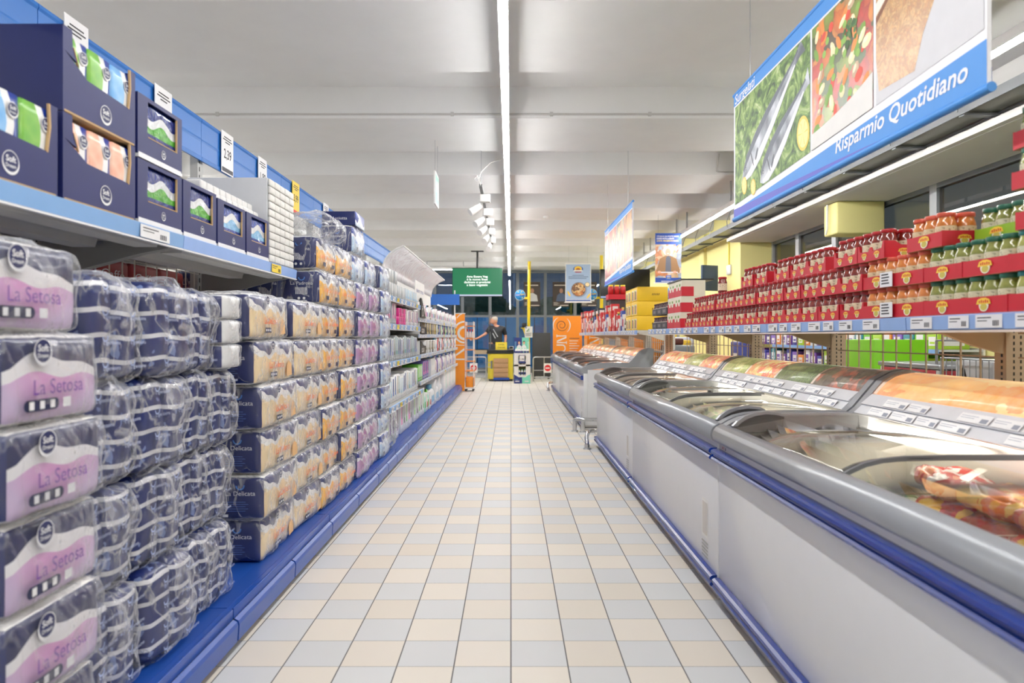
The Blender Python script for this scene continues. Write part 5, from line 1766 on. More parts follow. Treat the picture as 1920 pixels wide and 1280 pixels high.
BXX = 1.30
def banner(lab, yfar, ynear, zb, zt, pics, title, words, detail=True):
    o = thing('hanging_banner', lab, 'banner', (BXX, 0, 0), 'banners over the freezers')
    W = yfar - ynear
    m = MB(); m.box(-0.006, 0.006, ynear, yfar, zb + 0.01, zt - 0.01, PRW); part(m, 'panel', o)
    m = MB()
    m.tube([(0, ynear - 0.01, zt - 0.006), (0, yfar + 0.01, zt - 0.006)], 0.012, SKYB, 10)
    m.tube([(0, ynear - 0.01, zb + 0.006), (0, yfar + 0.01, zb + 0.006)], 0.014, SKYB, 10)
    part(m, 'hem_tube', o)
    for X, back in ((MX((-0.0068, yfar, 0)), False), (FX((0.0068, ynear, 0)), True)):
        m = MB()
        m.rect(X, 0, zt - 0.075, W, zt - 0.012, SKYB)
        # wavy bottom band : blue towards one end, violet under-wave
        N = 16
        top_ = [(W * k / N, zb + 0.055 + 0.085 * (k / N) ** 1.1) for k in range(N + 1)]
        for k in range(N):
            m.poly(X, [(W * k / N, zb + 0.012), (W * (k + 1) / N, zb + 0.012), top_[k + 1], top_[k]], SKYB)
        vt = [(W * k / N, zb + 0.050 * max(0.0, 1 - (k / N) * 1.25) ** 0.8 + 0.012) for k in range(N + 1)]
        for k in range(N):
            if vt[k][1] > zb + 0.014: m.poly(X, [(W * k / N, zb + 0.0121), (W * (k + 1) / N, zb + 0.0121), vt[k + 1], vt[k]], VIOL, 0.0004)
        part(m, 'printed_bands', o)
        m = MB()
        x0 = W * 0.012
        wds = [W * 0.468, W * 0.235, W * 0.262]
        pz0, pz1 = zb + 0.16, zt - 0.085
        for i, mt in enumerate(pics):
            x1 = x0 + wds[i]
            m.poly(X, [(x0, pz0 - 0.075 + 0.085 * (x0 / W)), (x1, pz0 - 0.075 + 0.085 * (x1 / W)), (x1, pz1), (x0, pz1)], mt, 0.0006)
            if detail and i == 0:
                def F(u, v): return (x0 + u * (x1 - x0), pz0 - 0.05 + v * (pz1 - pz0 + 0.05))
                for (ax, ay, bx_, by_, wd) in ((0.12, 0.16, 0.93, 0.97, 0.36), (0.40, 0.03, 1.0, 0.66, 0.34)):
                    a = Vector(F(ax, ay)); b = Vector(F(bx_, by_)); d = (b - a); nrm = Vector((-d.y, d.x)).normalized()
                    L = d.length; hh = wd * 0.5 * (pz1 - pz0)
                    prof_ = [(0, 0.0), (0.05, 0.45), (0.14, 0.85), (0.3, 1.0), (0.5, 0.85), (0.72, 0.5), (0.88, 0.26), (0.94, 0.3), (1.0, 0.55)]
                    up = [a + d * t_ + nrm * hh * w_ for t_, w_ in prof_]
                    dn = [a + d * t_ - nrm * hh * w_ for t_, w_ in reversed(prof_)]
                    pts = [(max(x0, min(x1, p.x)), max(pz0 - 0.05, min(pz1, p.y))) for p in up + dn]
                    m.poly(X, pts, FISH, 0.0012)
                    bl = [a + d * t_ - nrm * hh * w_ * 0.95 for t_, w_ in prof_[1:7]] + [a + d * t_ - nrm * hh * w_ * 0.35 for t_, w_ in reversed(prof_[1:7])]
                    m.poly(X, [(max(x0, min(x1, p.x)), max(pz0 - 0.05, min(pz1, p.y))) for p in bl], M((232, 234, 238), 0.5), 0.0014)
                    bk = [a + d * t_ + nrm * hh * w_ * 0.98 for t_, w_ in prof_[1:8]] + [a + d * t_ + nrm * hh * w_ * 0.45 for t_, w_ in reversed(prof_[1:8])]
                    m.poly(X, [(max(x0, min(x1, p.x)), max(pz0 - 0.05, min(pz1, p.y))) for p in bk], M((92, 98, 110), 0.5, var=0.3, scale=40), 0.0014)
                    e_ = a + d * 0.09 + nrm * hh * 0.2
                    m.disc(X, e_.x, e_.y, 0.009, BLACK, 0.0016, 10); m.disc(X, e_.x, e_.y, 0.004, PRW, 0.0018, 8)
                    g = a + d * 0.2
                    ell(m, X, g.x, g.y, 0.006, hh * 0.6, math.atan2(d.y, d.x), M((70, 74, 84), 0.5), 0.0016)
                    f_ = a + d * 0.27 - nrm * hh * 0.3
                    ell(m, X, f_.x, f_.y, 0.035, 0.012, math.atan2(d.y, d.x) + 0.5, M((84, 88, 98), 0.5), 0.0017)
                for (u, v, r_) in ((0.16, 0.1, 0.05), (0.3, 0.03, 0.045), (0.93, 0.22, 0.08)):
                    c_ = F(u, v); ell(m, X, min(c_[0], x1 - 0.03), c_[1], r_ * 0.8, r_, 0.3, LEM, 0.0020, 18); ell(m, X, min(c_[0], x1 - 0.03), c_[1], r_ * 0.64, r_ * 0.82, 0.3, LEMI, 0.0022, 18)
                    for q in range(6):
                        m.poly(X, [(min(c_[0], x1 - 0.03), c_[1]), (min(c_[0], x1 - 0.03) + r_ * 0.6 * math.cos(q), c_[1] + r_ * 0.7 * math.sin(q)), (min(c_[0], x1 - 0.03) + r_ * 0.6 * math.cos(q + 0.12), c_[1] + r_ * 0.7 * math.sin(q + 0.12))], LEM, 0.0023)
            if detail and i == 1:
                rr = random.Random(5)
                cs = [ORG_C, RED_C, GRN_C, PEA_C, CRM_C, MUSH, ORG_C, PEA_C, RED_C, CRM_C]
                for q in range(64):
                    u = x0 + 0.04 + rr.random() * (x1 - x0 - 0.08); v = pz0 + 0.02 + rr.random() * (pz1 - pz0 - 0.05)
                    mt_ = cs[rr.randrange(len(cs))]
                    if mt_ is PEA_C: rx = ry = 0.016
                    elif mt_ is ORG_C: rx, ry = 0.034, 0.016
                    else: rx, ry = 0.018 + rr.random() * 0.02, 0.013 + rr.random() * 0.012
                    an = rr.uniform(0.2, 2.2)
                    ell(m, X, u, v, rx, ry, an, mt_, 0.0010 + q * 0.00001, 9)
                    ell(m, X, u - rx * 0.2, v + ry * 0.3, rx * 0.55, ry * 0.4, an, M(tuple(min(255, int(c_ * 255)) for c_ in (0.98, 0.93, 0.8)), 0.5) if mt_ in (CRM_C, MUSH) else mt_, 0.00105 + q * 0.00001, 8)
                bc = (x0 + (x1 - x0) * 0.66, pz0 + (pz1 - pz0) * 0.68)
                for q in range(26):
                    a_ = rr.random() * 6.28; r_ = rr.random() ** 0.5 * 0.055
                    m.disc(X, bc[0] + r_ * math.cos(a_), bc[1] + r_ * math.sin(a_), 0.011, BROC if q % 2 else M((84, 122, 66), 0.6), 0.0019 + q * 0.00001, 7)
                N2 = 10
                for k in range(N2):
                    u0, u1 = x0 + (x1 - x0) * k / N2, x0 + (x1 - x0) * (k + 1) / N2
                    f0, f1 = 0.03 + 0.10 * (k / N2) ** 2, 0.03 + 0.10 * ((k + 1) / N2) ** 2
                    base0 = pz0 - 0.075 + 0.085 * (u0 / W); base1 = pz0 - 0.075 + 0.085 * (u1 / W)
                    m.poly(X, [(u0, base0), (u1, base1), (u1, base1 + f1 * 0.6 + 0.05), (u0, base0 + f0 * 0.6 + 0.05)], M((222, 220, 216), 0.5), 0.0024)
            if detail and i == 2:
                m.poly(X, [(x0 + 0.02, pz0 + 0.03), (x0 + (x1 - x0) * 0.42, pz0 + 0.02), (x0 + (x1 - x0) * 0.5, pz0 + 0.12), (x0 + (x1 - x0) * 0.62, pz0 + 0.21), (x0 + (x1 - x0) * 0.8, pz0 + 0.26), (x1 - 0.06, pz0 + 0.36), (x1, pz1 - 0.05), (x1, pz1), (x0, pz1), (x0, pz0 + 0.15)], F_BREAD, 0.0010)
                m.poly(X, [(x0, pz0 + 0.30), (x0 + (x1 - x0) * 0.4, pz0 + 0.42), (x0 + (x1 - x0) * 0.42, pz0 + 0.45), (x0, pz0 + 0.345)], M((232, 226, 214), 0.5), 0.0014)
                m.poly(X, [(x0, pz0 + 0.27), (x0 + (x1 - x0) * 0.35, pz0 + 0.395), (x0 + (x1 - x0) * 0.36, pz0 + 0.41), (x0, pz0 + 0.295)], M((120, 66, 30), 0.5), 0.0013)
            x0 = x1 + W * 0.009
        part(m, 'pictures', o)
        m = MB()
        m.text(X, title, W * 0.085, zt - 0.045, 0.075, PRW, 0.0012, shear=0.15, offset=0.012, width=W * 0.15 if detail else W * 0.2)
        part(m, 'lettering', o); m = MB()
        if words: m.text(X, words, W * 0.775, zb + 0.082, 0.082, PRW, 0.0012, shear=0.2, offset=0.016, width=W * 0.375)
        part(m, 'lettering', o)
    for yy in (ynear + 0.3, yfar - 0.25):
        m = MB(); m.tube([(0, yy, zt), (0, yy, ceil_z(yy))], 0.0022, STEEL, 5); part(m, 'hanging_wire', o)
banner('Large frozen-food banner with fish, vegetables and breaded pictures, over the first two freezers', 3.96, 1.855, 1.825, 2.555, [LETT, VEG, GRYP], 'Surgelati', 'Risparmio Quotidiano')
PIZ = food('print_pizza', [(214, 90, 60), (236, 190, 130), (224, 130, 90), (246, 224, 190), (190, 60, 44)], 12, 0.0)
BURG = food('print_fried', [(214, 130, 50), (230, 160, 70), (196, 100, 40), (120, 60, 30)], 8, 0.0)
PAST = food('print_pasta', [(226, 180, 100), (70, 60, 50), (214, 120, 70), (236, 214, 160)], 12, 0.0)
banner('Second frozen-food banner with pizza and fried-food pictures, farther along the freezers', 9.4, 7.27, 1.84, 2.60, [PIZ, PAST, BURG], 'Surgelati', 'Risparmio Quotidiano', False)

# ================================================================== COSMETIC SHELVES
CT = {'white': M((238, 238, 238), 0.35), 'grey': M((176, 180, 182), 0.4), 'lgrey': M((206, 208, 210), 0.4), 'pink': M((226, 120, 180), 0.35), 'magenta': M((214, 30, 130), 0.35), 'purple': M((120, 80, 150), 0.35),
      'teal': M((60, 150, 160), 0.35), 'blue': M((60, 100, 180), 0.35), 'sky': M((120, 190, 226), 0.35), 'black': M((30, 30, 34), 0.35), 'green': M((110, 190, 70), 0.35), 'mint': M((170, 226, 206), 0.35), 'violet': M((110, 100, 180), 0.35),
      'red': M((200, 40, 50), 0.35), 'tan': M((170, 150, 120), 0.35), 'gold': M((206, 180, 90), 0.35), 'clear': M((222, 226, 228), 0.3)}
cproto = {}
ccount = {}
def cos_item(shape, base, acc, W, Hh, D, loc, place_):
    key = (shape, base, acc, round(W, 3), round(Hh, 3), round(D, 3))
    noun = {'box': 'carton', 'bottle': 'bottle', 'tube': 'tube', 'crate': 'tray'}[shape]
    nm = {'grey': 'grey', 'lgrey': 'pale grey', 'clear': 'clear'}.get(base, base)
    am = {'lgrey': 'pale grey'}.get(acc, acc)
    ck = (noun, nm, am, place_)
    n_ = ccount.get(ck, 0); ccount[ck] = n_ + 1
    lab = '%s %s with %s panel, %s along %s' % (nm.capitalize(), noun, am, nth(n_), place_) if acc != base else 'Plain %s %s, %s along %s' % (nm, noun, nth(n_), place_)
    if key in cproto:
        c = cproto[key].copy(); C.objects.link(c); c.location = loc
    else:
        m = MB()
        if shape == 'box':
            m.box(-D, 0, 0, W, 0, Hh, CT[base], 0.002, 1)
            if acc != base:
                m.box(0.0001, 0.0009, W * 0.2, W * 0.72, Hh * 0.24, Hh * 0.92, CT[acc])
                m.box(0.0002, 0.0012, W * 0.45, W * 0.72, Hh * 0.4, Hh * 0.9, CT['black'] if acc in ('purple', 'pink', 'blue') else CT['white'])
                m.box(0.0001, 0.0009, W * 0.15, W * 0.8, Hh * 0.08, Hh * 0.13, CT['lgrey' if base != 'lgrey' else 'grey'])
                m.box(-D * 0.7, -D * 0.3, -0.0008, -0.0001, Hh * 0.3, Hh * 0.36, CT['lgrey' if base == 'white' else 'grey'])
        elif shape == 'bottle':
            r = min(W, D) / 2
            m.lathe([(0, 0), (r * 0.92, 0.001), (r, 0.01), (r, Hh * 0.66), (r * 0.8, Hh * 0.76), (r * 0.4, Hh * 0.8)], CT[base], 10, (-r, W / 2, 0))
            m.lathe([(r * 0.5, Hh * 0.8), (r * 0.5, Hh), (0, Hh)], CT[acc], 10, (-r, W / 2, 0))
            m.box(-0.004, 0.0015, W / 2 - r * 0.45, W / 2 + r * 0.45, Hh * 0.2, Hh * 0.5, CT[acc])
        elif shape == 'tube':
            r = W / 2
            m.box(-D * 0.5, -D * 0.1, W * 0.1, W * 0.9, Hh * 0.16, Hh, CT[base], 0.012)
            m.lathe([(r * 0.7, 0), (r * 0.75, Hh * 0.16), (0, Hh * 0.165)], CT[acc], 10, (-D * 0.3, W / 2, 0))
            m.box(-D * 0.1, -D * 0.1 + 0.001, W * 0.25, W * 0.75, Hh * 0.35, Hh * 0.8, CT[acc])
        elif shape == 'crate':
            t_ = 0.004
            m.box(-D, 0, 0, W, 0, t_, CT[base]); m.box(-t_, 0, 0, W, t_, Hh, CT[base]); m.box(-D, -D + t_, 0, W, t_, Hh, CT[base])
            m.box(-D + t_, -t_, 0, t_, t_, Hh, CT[base]); m.box(-D + t_, -t_, W - t_, W, t_, Hh, CT[base])
            m.box(0.0002, 0.0015, W * 0.1, W * 0.9, Hh * 0.3, Hh * 0.6, CT[acc])
        c = m.build({'box': 'cosmetic_carton', 'bottle': 'cosmetic_bottle', 'tube': 'cosmetic_tube', 'crate': 'display_tray'}[shape], None, loc)
        cproto[key] = c
    tag(c, lab, noun, 'goods ' + place_)
    return c
CXF = -1.125
def crun(place_, z, y0, y1, seq, gap=0.006, xo=0.0):
    y = y0; i = 0
    while True:
        s = seq[i % len(seq)]
        W = s[3]
        if y + W > y1: break
        cos_item(s[0], s[1], s[2], W, s[4], s[5] if len(s) > 5 else 0.2, (CXF + xo + R.uniform(-0.006, 0.004), y, z), place_)
        y += W + gap; i += 1
XS_ = -1.10
near_t = [('the shelf near the floor', 0.52, 0.05), ('the middle shelf', 0.92, 0.05), ('the upper shelf', 1.27, 0.05), ('the top shelf', 1.53, 0.045)]
far_t = [0.60, 0.93, 1.18, 1.38]
for bi, (i0) in enumerate([5, 6]):
    L = LB[i0 + 1] - LB[i0]
    for nm, z, lip in near_t:
        tg = [(0.05 + k * 0.24, 0.14, k % 4 == 2) for k in range(int((L - 0.1) / 0.24))]
        shelf(bays[i0], 0, L, XS_ + (0.03 if z < 0.6 else 0.0), z, lip, tg, True, True)
for i0 in range(7, 12):
    L = LB[i0 + 1] - LB[i0]
    for k_, z in enumerate(far_t):
        tg = [(0.05 + k * 0.26, 0.17, k % 5 == 3) for k in range(int((L - 0.1) / 0.26))]
        shelf(bays[i0], 0, L, XS_ + (0.0 if z < 1 else -0.02), z, 0.04, tg, False, True, strip=M((190, 204, 230), 0.35))
N_ = 'the %s of the near hair-care bays'
crun('base deck of the hair-care bays', 0.153, 6.32, 6.98, [('box', 'white', 'purple', 0.13, 0.30, 0.3)], 0.05)
crun('base deck past the purple cartons', 0.153, 7.0, 7.9, [('box', 'white', 'pink', 0.15, 0.36, 0.32), ('box', 'white', 'black', 0.12, 0.36, 0.32), ('box', 'white', 'green', 0.12, 0.35, 0.32)], 0.03)
crun('base deck under the shampoo', 0.153, 7.95, 8.9, [('box', 'white', 'green', 0.16, 0.34, 0.3), ('box', 'white', 'black', 0.16, 0.33, 0.3)], 0.03)
crun('base deck by the mint bottles', 0.153, 8.95, 9.7, [('bottle', 'mint', 'green', 0.08, 0.28, 0.08), ('box', 'white', 'tan', 0.12, 0.25, 0.2), ('bottle', 'white', 'red', 0.075, 0.24, 0.075)], 0.02)
crun('base deck by the blue-capped bottles', 0.153, 9.75, 11.3, [('bottle', 'white', 'sky', 0.13, 0.30, 0.13), ('bottle', 'white', 'sky', 0.13, 0.30, 0.13), ('box', 'white', 'lgrey', 0.2, 0.36, 0.3)], 0.03)
crun('base deck near the end rack', 0.153, 11.35, 14.0, [('box', 'white', 'lgrey', 0.2, 0.42, 0.35), ('box', 'white', 'white', 0.2, 0.44, 0.35), ('box', 'white', 'mint', 0.18, 0.42, 0.35)], 0.02)
crun('the low shelf of the hair-care bays', 0.522, 6.1, 8.25, [('box', 'white', 'tan', 0.1, 0.26, 0.25), ('box', 'white', 'teal', 0.09, 0.25, 0.25), ('box', 'white', 'sky', 0.07, 0.22, 0.2), ('box', 'white', 'sky', 0.07, 0.22, 0.2), ('box', 'white', 'blue', 0.11, 0.24, 0.25), ('box', 'white', 'blue', 0.08, 0.26, 0.25)], 0.02)
crun('the middle shelf of the hair-care bays', 0.922, 6.08, 8.26, [('box', 'grey', 'teal', 0.075, 0.24, 0.2), ('box', 'grey', 'teal', 0.075, 0.23, 0.2), ('box', 'grey', 'blue', 0.07, 0.22, 0.2), ('box', 'grey', 'blue', 0.07, 0.22, 0.2), ('box', 'lgrey', 'violet', 0.08, 0.21, 0.2), ('box', 'grey', 'black', 0.07, 0.22, 0.2)], 0.02)
crun('the upper shelf of the hair-care bays', 1.272, 6.08, 6.8, [('box', 'grey', 'purple', 0.075, 0.215, 0.2), ('box', 'grey', 'pink', 0.075, 0.215, 0.2), ('box', 'grey', 'magenta', 0.075, 0.215, 0.2)], 0.02)
for k in range(2):
    crun('the upper shelf, %s magenta layer' % ['lower', 'upper'][k], 1.272 + 0.085 * k, 6.82, 7.35, [('box', 'magenta', 'pink', 0.12, 0.083, 0.2)], 0.01)
crun('the upper shelf past the magenta cartons', 1.272, 7.38, 8.26, [('box', 'white', 'tan', 0.09, 0.18, 0.2), ('box', 'white', 'purple', 0.08, 0.17, 0.2), ('box', 'lgrey', 'pink', 0.08, 0.18, 0.2)], 0.015)
crun('the top shelf of the hair-care bays', 1.532, 6.3, 7.3, [('box', 'grey', 'grey', 0.11, 0.13, 0.2), ('box', 'grey', 'lgrey', 0.1, 0.13, 0.2)], 0.012)
crun('the top shelf, stacked grey cartons', 1.664, 6.3, 6.8, [('box', 'grey', 'grey', 0.13, 0.12, 0.2)], 0.02)
crun('the top shelf past the grey cartons', 1.532, 7.32, 8.26, [('box', 'lgrey', 'sky', 0.09, 0.14, 0.2), ('box', 'lgrey', 'sky', 0.09, 0.14, 0.2)], 0.015)
# farther bays
crun('the low shelf of the farther bays', 0.602, 8.33, 8.72, [('box', 'green', 'white', 0.12, 0.2, 0.2)], 0.01)
crun('the low shelf of the farther bays', 0.602, 8.75, 9.4, [('box', 'violet', 'pink', 0.2, 0.23, 0.2)], 0.01)
cos_item('crate', 'clear', 'white', 0.55, 0.24, 0.34, (CXF + 0.02, 9.42, 0.602), 'the low shelf of the farther bays')
crun('the low shelf after the clear tray', 0.602, 10.0, 14.0, [('bottle', 'white', 'blue', 0.08, 0.24, 0.08), ('tube', 'white', 'tan', 0.07, 0.2, 0.1), ('box', 'white', 'red', 0.08, 0.2, 0.1), ('bottle', 'white', 'white', 0.085, 0.25, 0.085), ('bottle', 'purple', 'violet', 0.085, 0.26, 0.085), ('box', 'white', 'lgrey', 0.1, 0.22, 0.1)], 0.035)
crun('the second shelf by the dark colour kits', 0.932, 9.0, 10.2, [('box', 'white', 'black', 0.1, 0.17, 0.15), ('box', 'black', 'gold', 0.09, 0.16, 0.15), ('box', 'white', 'tan', 0.09, 0.17, 0.15)], 0.02)
crun('the second shelf past the dark colour kits', 0.932, 10.25, 14.0, [('bottle', 'white', 'sky', 0.075, 0.2, 0.075), ('box', 'white', 'lgrey', 0.09, 0.19, 0.1), ('box', 'red', 'white', 0.09, 0.16, 0.1), ('bottle', 'mint', 'white', 0.075, 0.2, 0.075), ('bottle', 'black', 'red', 0.07, 0.2, 0.07), ('box', 'white', 'blue', 0.09, 0.2, 0.1)], 0.035)
crun('the third shelf by the dark colour kits', 1.182, 9.0, 10.2, [('box', 'tan', 'black', 0.08, 0.15, 0.15), ('box', 'black', 'tan', 0.08, 0.15, 0.15), ('box', 'gold', 'black', 0.08, 0.15, 0.15)], 0.02)
crun('the third shelf past the dark colour kits', 1.182, 10.25, 14.0, [('box', 'black', 'tan', 0.08, 0.15, 0.1), ('box', 'white', 'green', 0.09, 0.15, 0.1), ('bottle', 'green', 'white', 0.07, 0.16, 0.07), ('bottle', 'black', 'gold', 0.07, 0.17, 0.07), ('box', 'blue', 'white', 0.09, 0.15, 0.1), ('bottle', 'red', 'black', 0.07, 0.16, 0.07)], 0.03)
crun('the crowning shelf of the farther bays', 1.382, 8.9, 14.0, [('tube', 'white', 'tan', 0.06, 0.17, 0.08), ('box', 'white', 'pink', 0.08, 0.18, 0.1), ('bottle', 'clear', 'pink', 0.07, 0.19, 0.07), ('bottle', 'white', 'sky', 0.07, 0.19, 0.07), ('box', 'white', 'lgrey', 0.09, 0.17, 0.1), ('bottle', 'white', 'black', 0.07, 0.2, 0.07)], 0.035)
# black COLOR display cards
for k, (z, hh) in enumerate([(0.932, 0.165), (1.182, 0.145)]):
    o = thing('display_card', 'Black wavy display card reading COLOR on the %s dark-kit shelf' % ['lower', 'upper'][k], 'display card', (-1.11, 8.42, z), 'black display cards')
    m = MB(); m.prism([(0, 0), (0.5, 0), (0.5, hh * 0.6), (0.35, hh * 0.62), (0.22, hh * 0.7), (0.1, hh * 0.95), (0.0, hh)], -0.012, 0.0, BLACK, axis='x'); m.box(-0.2, -0.012, 0.0, 0.012, 0, hh, WHITE); part(m, 'board', o)
    m = MB(); m.text(FX((0.0008, 0, 0)), 'COLOR', 0.2, hh * 0.28, 0.07, WHITE, 0, offset=0.02, width=0.26); part(m, 'lettering', o)
o = thing('display_card', 'Black slanting display card with white ring logo on the crowning shelf', 'display card', (-1.10, 8.35, 1.384))
m = MB(); m.prism([(0, 0), (0.48, 0), (0.10, 0.24), (0.0, 0.24)], -0.015, 0.0, BLACK, axis='x'); part(m, 'board', o)
m = MB(); X = FX((0.0008, 0, 0)); m.ring(X, 0.16, 0.07, 0.04, 0.055, WHITE, 0, 20); m.ring(X, 0.12, 0.12, 0.018, 0.028, WHITE, 0, 16); m.ring(X, 0.22, 0.05, 0.02, 0.03, WHITE, 0, 16); part(m, 'printed_logo', o)
# big clear bag on the base deck
m = MB(); add_puffy(m, FILM, hx=0.15, hy=0.12, hz=0.17, r=0.06, n=12, bulge=0.02, amp=0.05, freq=7, seed=3, c=(-0.15, 0, 0.17))
o = thing('plastic_bag', 'crumpled clear plastic bag with pale green goods on the blue base deck', 'plastic bag', (-1.05, 6.13, 0.156)); part(m, 'film', o)
m = MB(); m.box(-0.25, -0.06, -0.07, 0.07, 0, 0.2, M((206, 226, 186), 0.5), 0.02); part(m, 'contents', o)
# flared illuminated header over the hair-care bays
def swirl():
    t = NT('hair_picture')
    n1 = t.noise(1.6, 4.0, None, 0.55, 4.0)[0]
    c = t.ramp(n1, [(0.3, lin((196, 190, 192))), (0.45, lin((236, 234, 236))), (0.55, lin((214, 208, 210))), (0.7, lin((246, 246, 248)))])
    return t.done(t.bsdf(c, 0.35, emit=c, estr=0.25))
o = thing('flared_header', 'White flared header panel with hair picture over the hair-care shelves', 'header panel', (0, 0, 0))
pr = [(-1.32, 1.80), (-1.315, 1.87), (-1.29, 1.94), (-1.24, 2.0), (-1.17, 2.05), (-1.10, 2.08)]
m = MB(); m.prism(pr + [(a - 0.006, b + 0.012) for a, b in reversed(pr)], 7.0, 11.26, swirl(), True); part(m, 'picture_panel', o)
m = MB()
for yy in (7.0, 11.26): m.tube([(a, yy, b) for a, b in pr], 0.009, WHITE, 8)
m.tube([(-1.10, 7.0, 2.08), (-1.10, 11.26, 2.08)], 0.009, WHITE, 8)
part(m, 'edge_trim', o)
m = MB(); m.box(-1.75, -1.33, 7.2, 7.24, 1.78, 1.82, STEEL); m.box(-1.75, -1.33, 11.0, 11.04, 1.78, 1.82, STEEL); m.box(-1.78, -1.74, 7.2, 7.24, 1.5, 1.82, STEEL); m.box(-1.78, -1.74, 11.0, 11.04, 1.5, 1.82, STEEL); m.box(-1.335, -1.325, 7.0, 11.26, 1.42, 1.84, WHITE); part(m, 'support_bar', o)
o = thing('shelf_sign', 'White card sign with blue writing standing under the flared header', 'sign', (-1.13, 8.05, 1.58))
m = MB(); m.box(-0.004, 0.004, 0, 0.82, 0, 0.24, WHITE); part(m, 'card', o)
m = MB(); X = FX((0.005, 0, 0)); m.text(X, 'BEAUTY', 0.24, 0.12, 0.05, M((70, 80, 150), 0.5), 0, offset=0.01, width=0.3); m.text(X, 'STYLE', 0.58, 0.12, 0.05, M((70, 80, 150), 0.5), 0, offset=0.01, width=0.26); part(m, 'lettering', o)
# blue end header and white frame at the far end
o = thing('aisle_header', 'Blue header board on white posts at the far end of the hair-care run', 'header', (0, 0, 0))
m = MB(); m.box(-1.75, -1.06, 14.05, 14.08, 1.80, 2.02, M((48, 110, 200), 0.4)); part(m, 'board', o)
for x in (-1.68, -1.16):
    m = MB(); m.box(x - 0.012, x + 0.012, 14.081, 14.11, 0, 2.1, WHITE); part(m, 'post', o)
# ================================================================== END OF THE AISLE
ORG = M((244, 150, 40), 0.4, var=0.03)
BRN = M((104, 66, 58), 0.5)
def spiral(mb, X, cx, cy, R0, m, e, turns=2.1, a0=0.3, wid=0.16):
    N = 60; vs = []; fs = []
    for k in range(N + 1):
        u = k / N
        a = a0 + u * turns * 2 * PI
        r = R0 * (0.12 + 0.88 * u)
        wv = R0 * wid * math.sin(PI * min(1, u * 1.02 + 0.03)) ** 0.6 * (0.35 + 0.65 * u)
        for rr in (r - wv / 2, r + wv / 2):
            vs.append((cx + rr * math.cos(a), cy + rr * math.sin(a), e))
    for k in range(N): fs.append((2 * k, 2 * k + 1, 2 * k + 3, 2 * k + 2))
    mb.add(vs, fs, m, False, X)
def bigN(mb, X, cx, cy, w_, h_, m, e):
    """the letter N turned on its side (reads upwards), with serifs"""
    t = h_ * 0.13
    mb.rect(X, cx - w_ / 2, cy + h_ / 2 - t, cx + w_ / 2, cy + h_ / 2, m, e)
    mb.rect(X, cx - w_ / 2, cy - h_ / 2, cx + w_ / 2, cy - h_ / 2 + t, m, e)
    mb.poly(X, [(cx + w_ / 2, cy + h_ / 2 - t), (cx + w_ / 2, cy + h_ / 2 - 2.6 * t), (cx - w_ / 2, cy - h_ / 2 + t), (cx - w_ / 2, cy - h_ / 2 + 2.6 * t)], m, e)
    for sx, sy in ((-1, 1), (1, -1)):
        mb.rect(X, cx + sx * w_ / 2 - t * 0.4, cy + sy * (h_ / 2 - t / 2) - t * 1.3, cx + sx * w_ / 2 + t * 0.4, cy + sy * (h_ / 2 - t / 2) + t * 1.3, m, e)
def brand(mb, X, cx, top, s, full=True):
    if full: spiral(mb, X, cx, top - s * 0.52, s * 0.42, BRN, 0.0006)
    else: spiral(mb, X, cx, top - s * 0.52, s * 0.42, WHITE, 0.0006)
    mb.ring(X, cx, top - s * 0.52, s * 0.52, s * 0.58, WHITE, 0.0004, 20, PI * 0.62, PI * 1.2, lambda u: math.sin(PI * u) + 0.1)
    mb.ring(X, cx, top - s * 0.52, s * 0.52, s * 0.58, WHITE, 0.0004, 20, -PI * 0.3, PI * 0.3, lambda u: math.sin(PI * u) + 0.1)
    bigN(mb, X, cx, top - s * 1.42, s * 0.62, s * 0.5, WHITE, 0.0004)
    mb.text(X, 'U', cx, top - s * 2.0, s * 0.85, WHITE, 0.0004, rot=PI / 2, width=s * 0.5)
# right hand orange panel
o = thing('orange_display', 'Tall orange display panel with brown spiral at the end of the freezers', 'display panel', (0.925, 15.0, 0))
m = MB(); m.box(0, 0.64, 0, 0.05, 0, 1.60, ORG); part(m, 'board', o)
m = MB(); X = MY((0, -0.001, 0)); brand(m, X, 0.19, 1.57, 0.34)
for k in range(8): m.rect(X, 0.36, 1.10 - k * 0.055, 0.58 - 0.03 * (k % 3), 1.115 - k * 0.055, WHITE if k else BRN, 0.0004)
part(m, 'print', o)
for k, (x, y) in enumerate([(1.9, 9.2), (1.92, 10.6), (1.94, 12.0), (1.6, 14.3)]):
    o = thing('orange_display', ['Orange cosmetics display behind the wire grid, first past the white end upright', 'Orange cosmetics display behind the wire grid, second past the white end upright', 'Orange cosmetics display behind the wire grid, third past the white end upright', 'Orange cosmetics display beside the tall spiral panel'][k], 'display stand', (x, y, 0), 'orange displays behind the grid')
    m = MB(); m.box(0, 0.3, 0, 0.62, 0.0, 1.17, ORG); part(m, 'body', o)
    m = MB()
    X = MX((-0.001, 0.62, 0))
    if k == 3: bigN(m, MY((0.15, -0.001, 1.05)), 0, 0, 0.2, 0.17, WHITE, 0)
    for j in range(3): m.rect(X, 0.06 + 0.18 * j, 0.2, 0.19 + 0.18 * j, 1.1, M((230, 190, 140), 0.5))
    part(m, 'print', o)
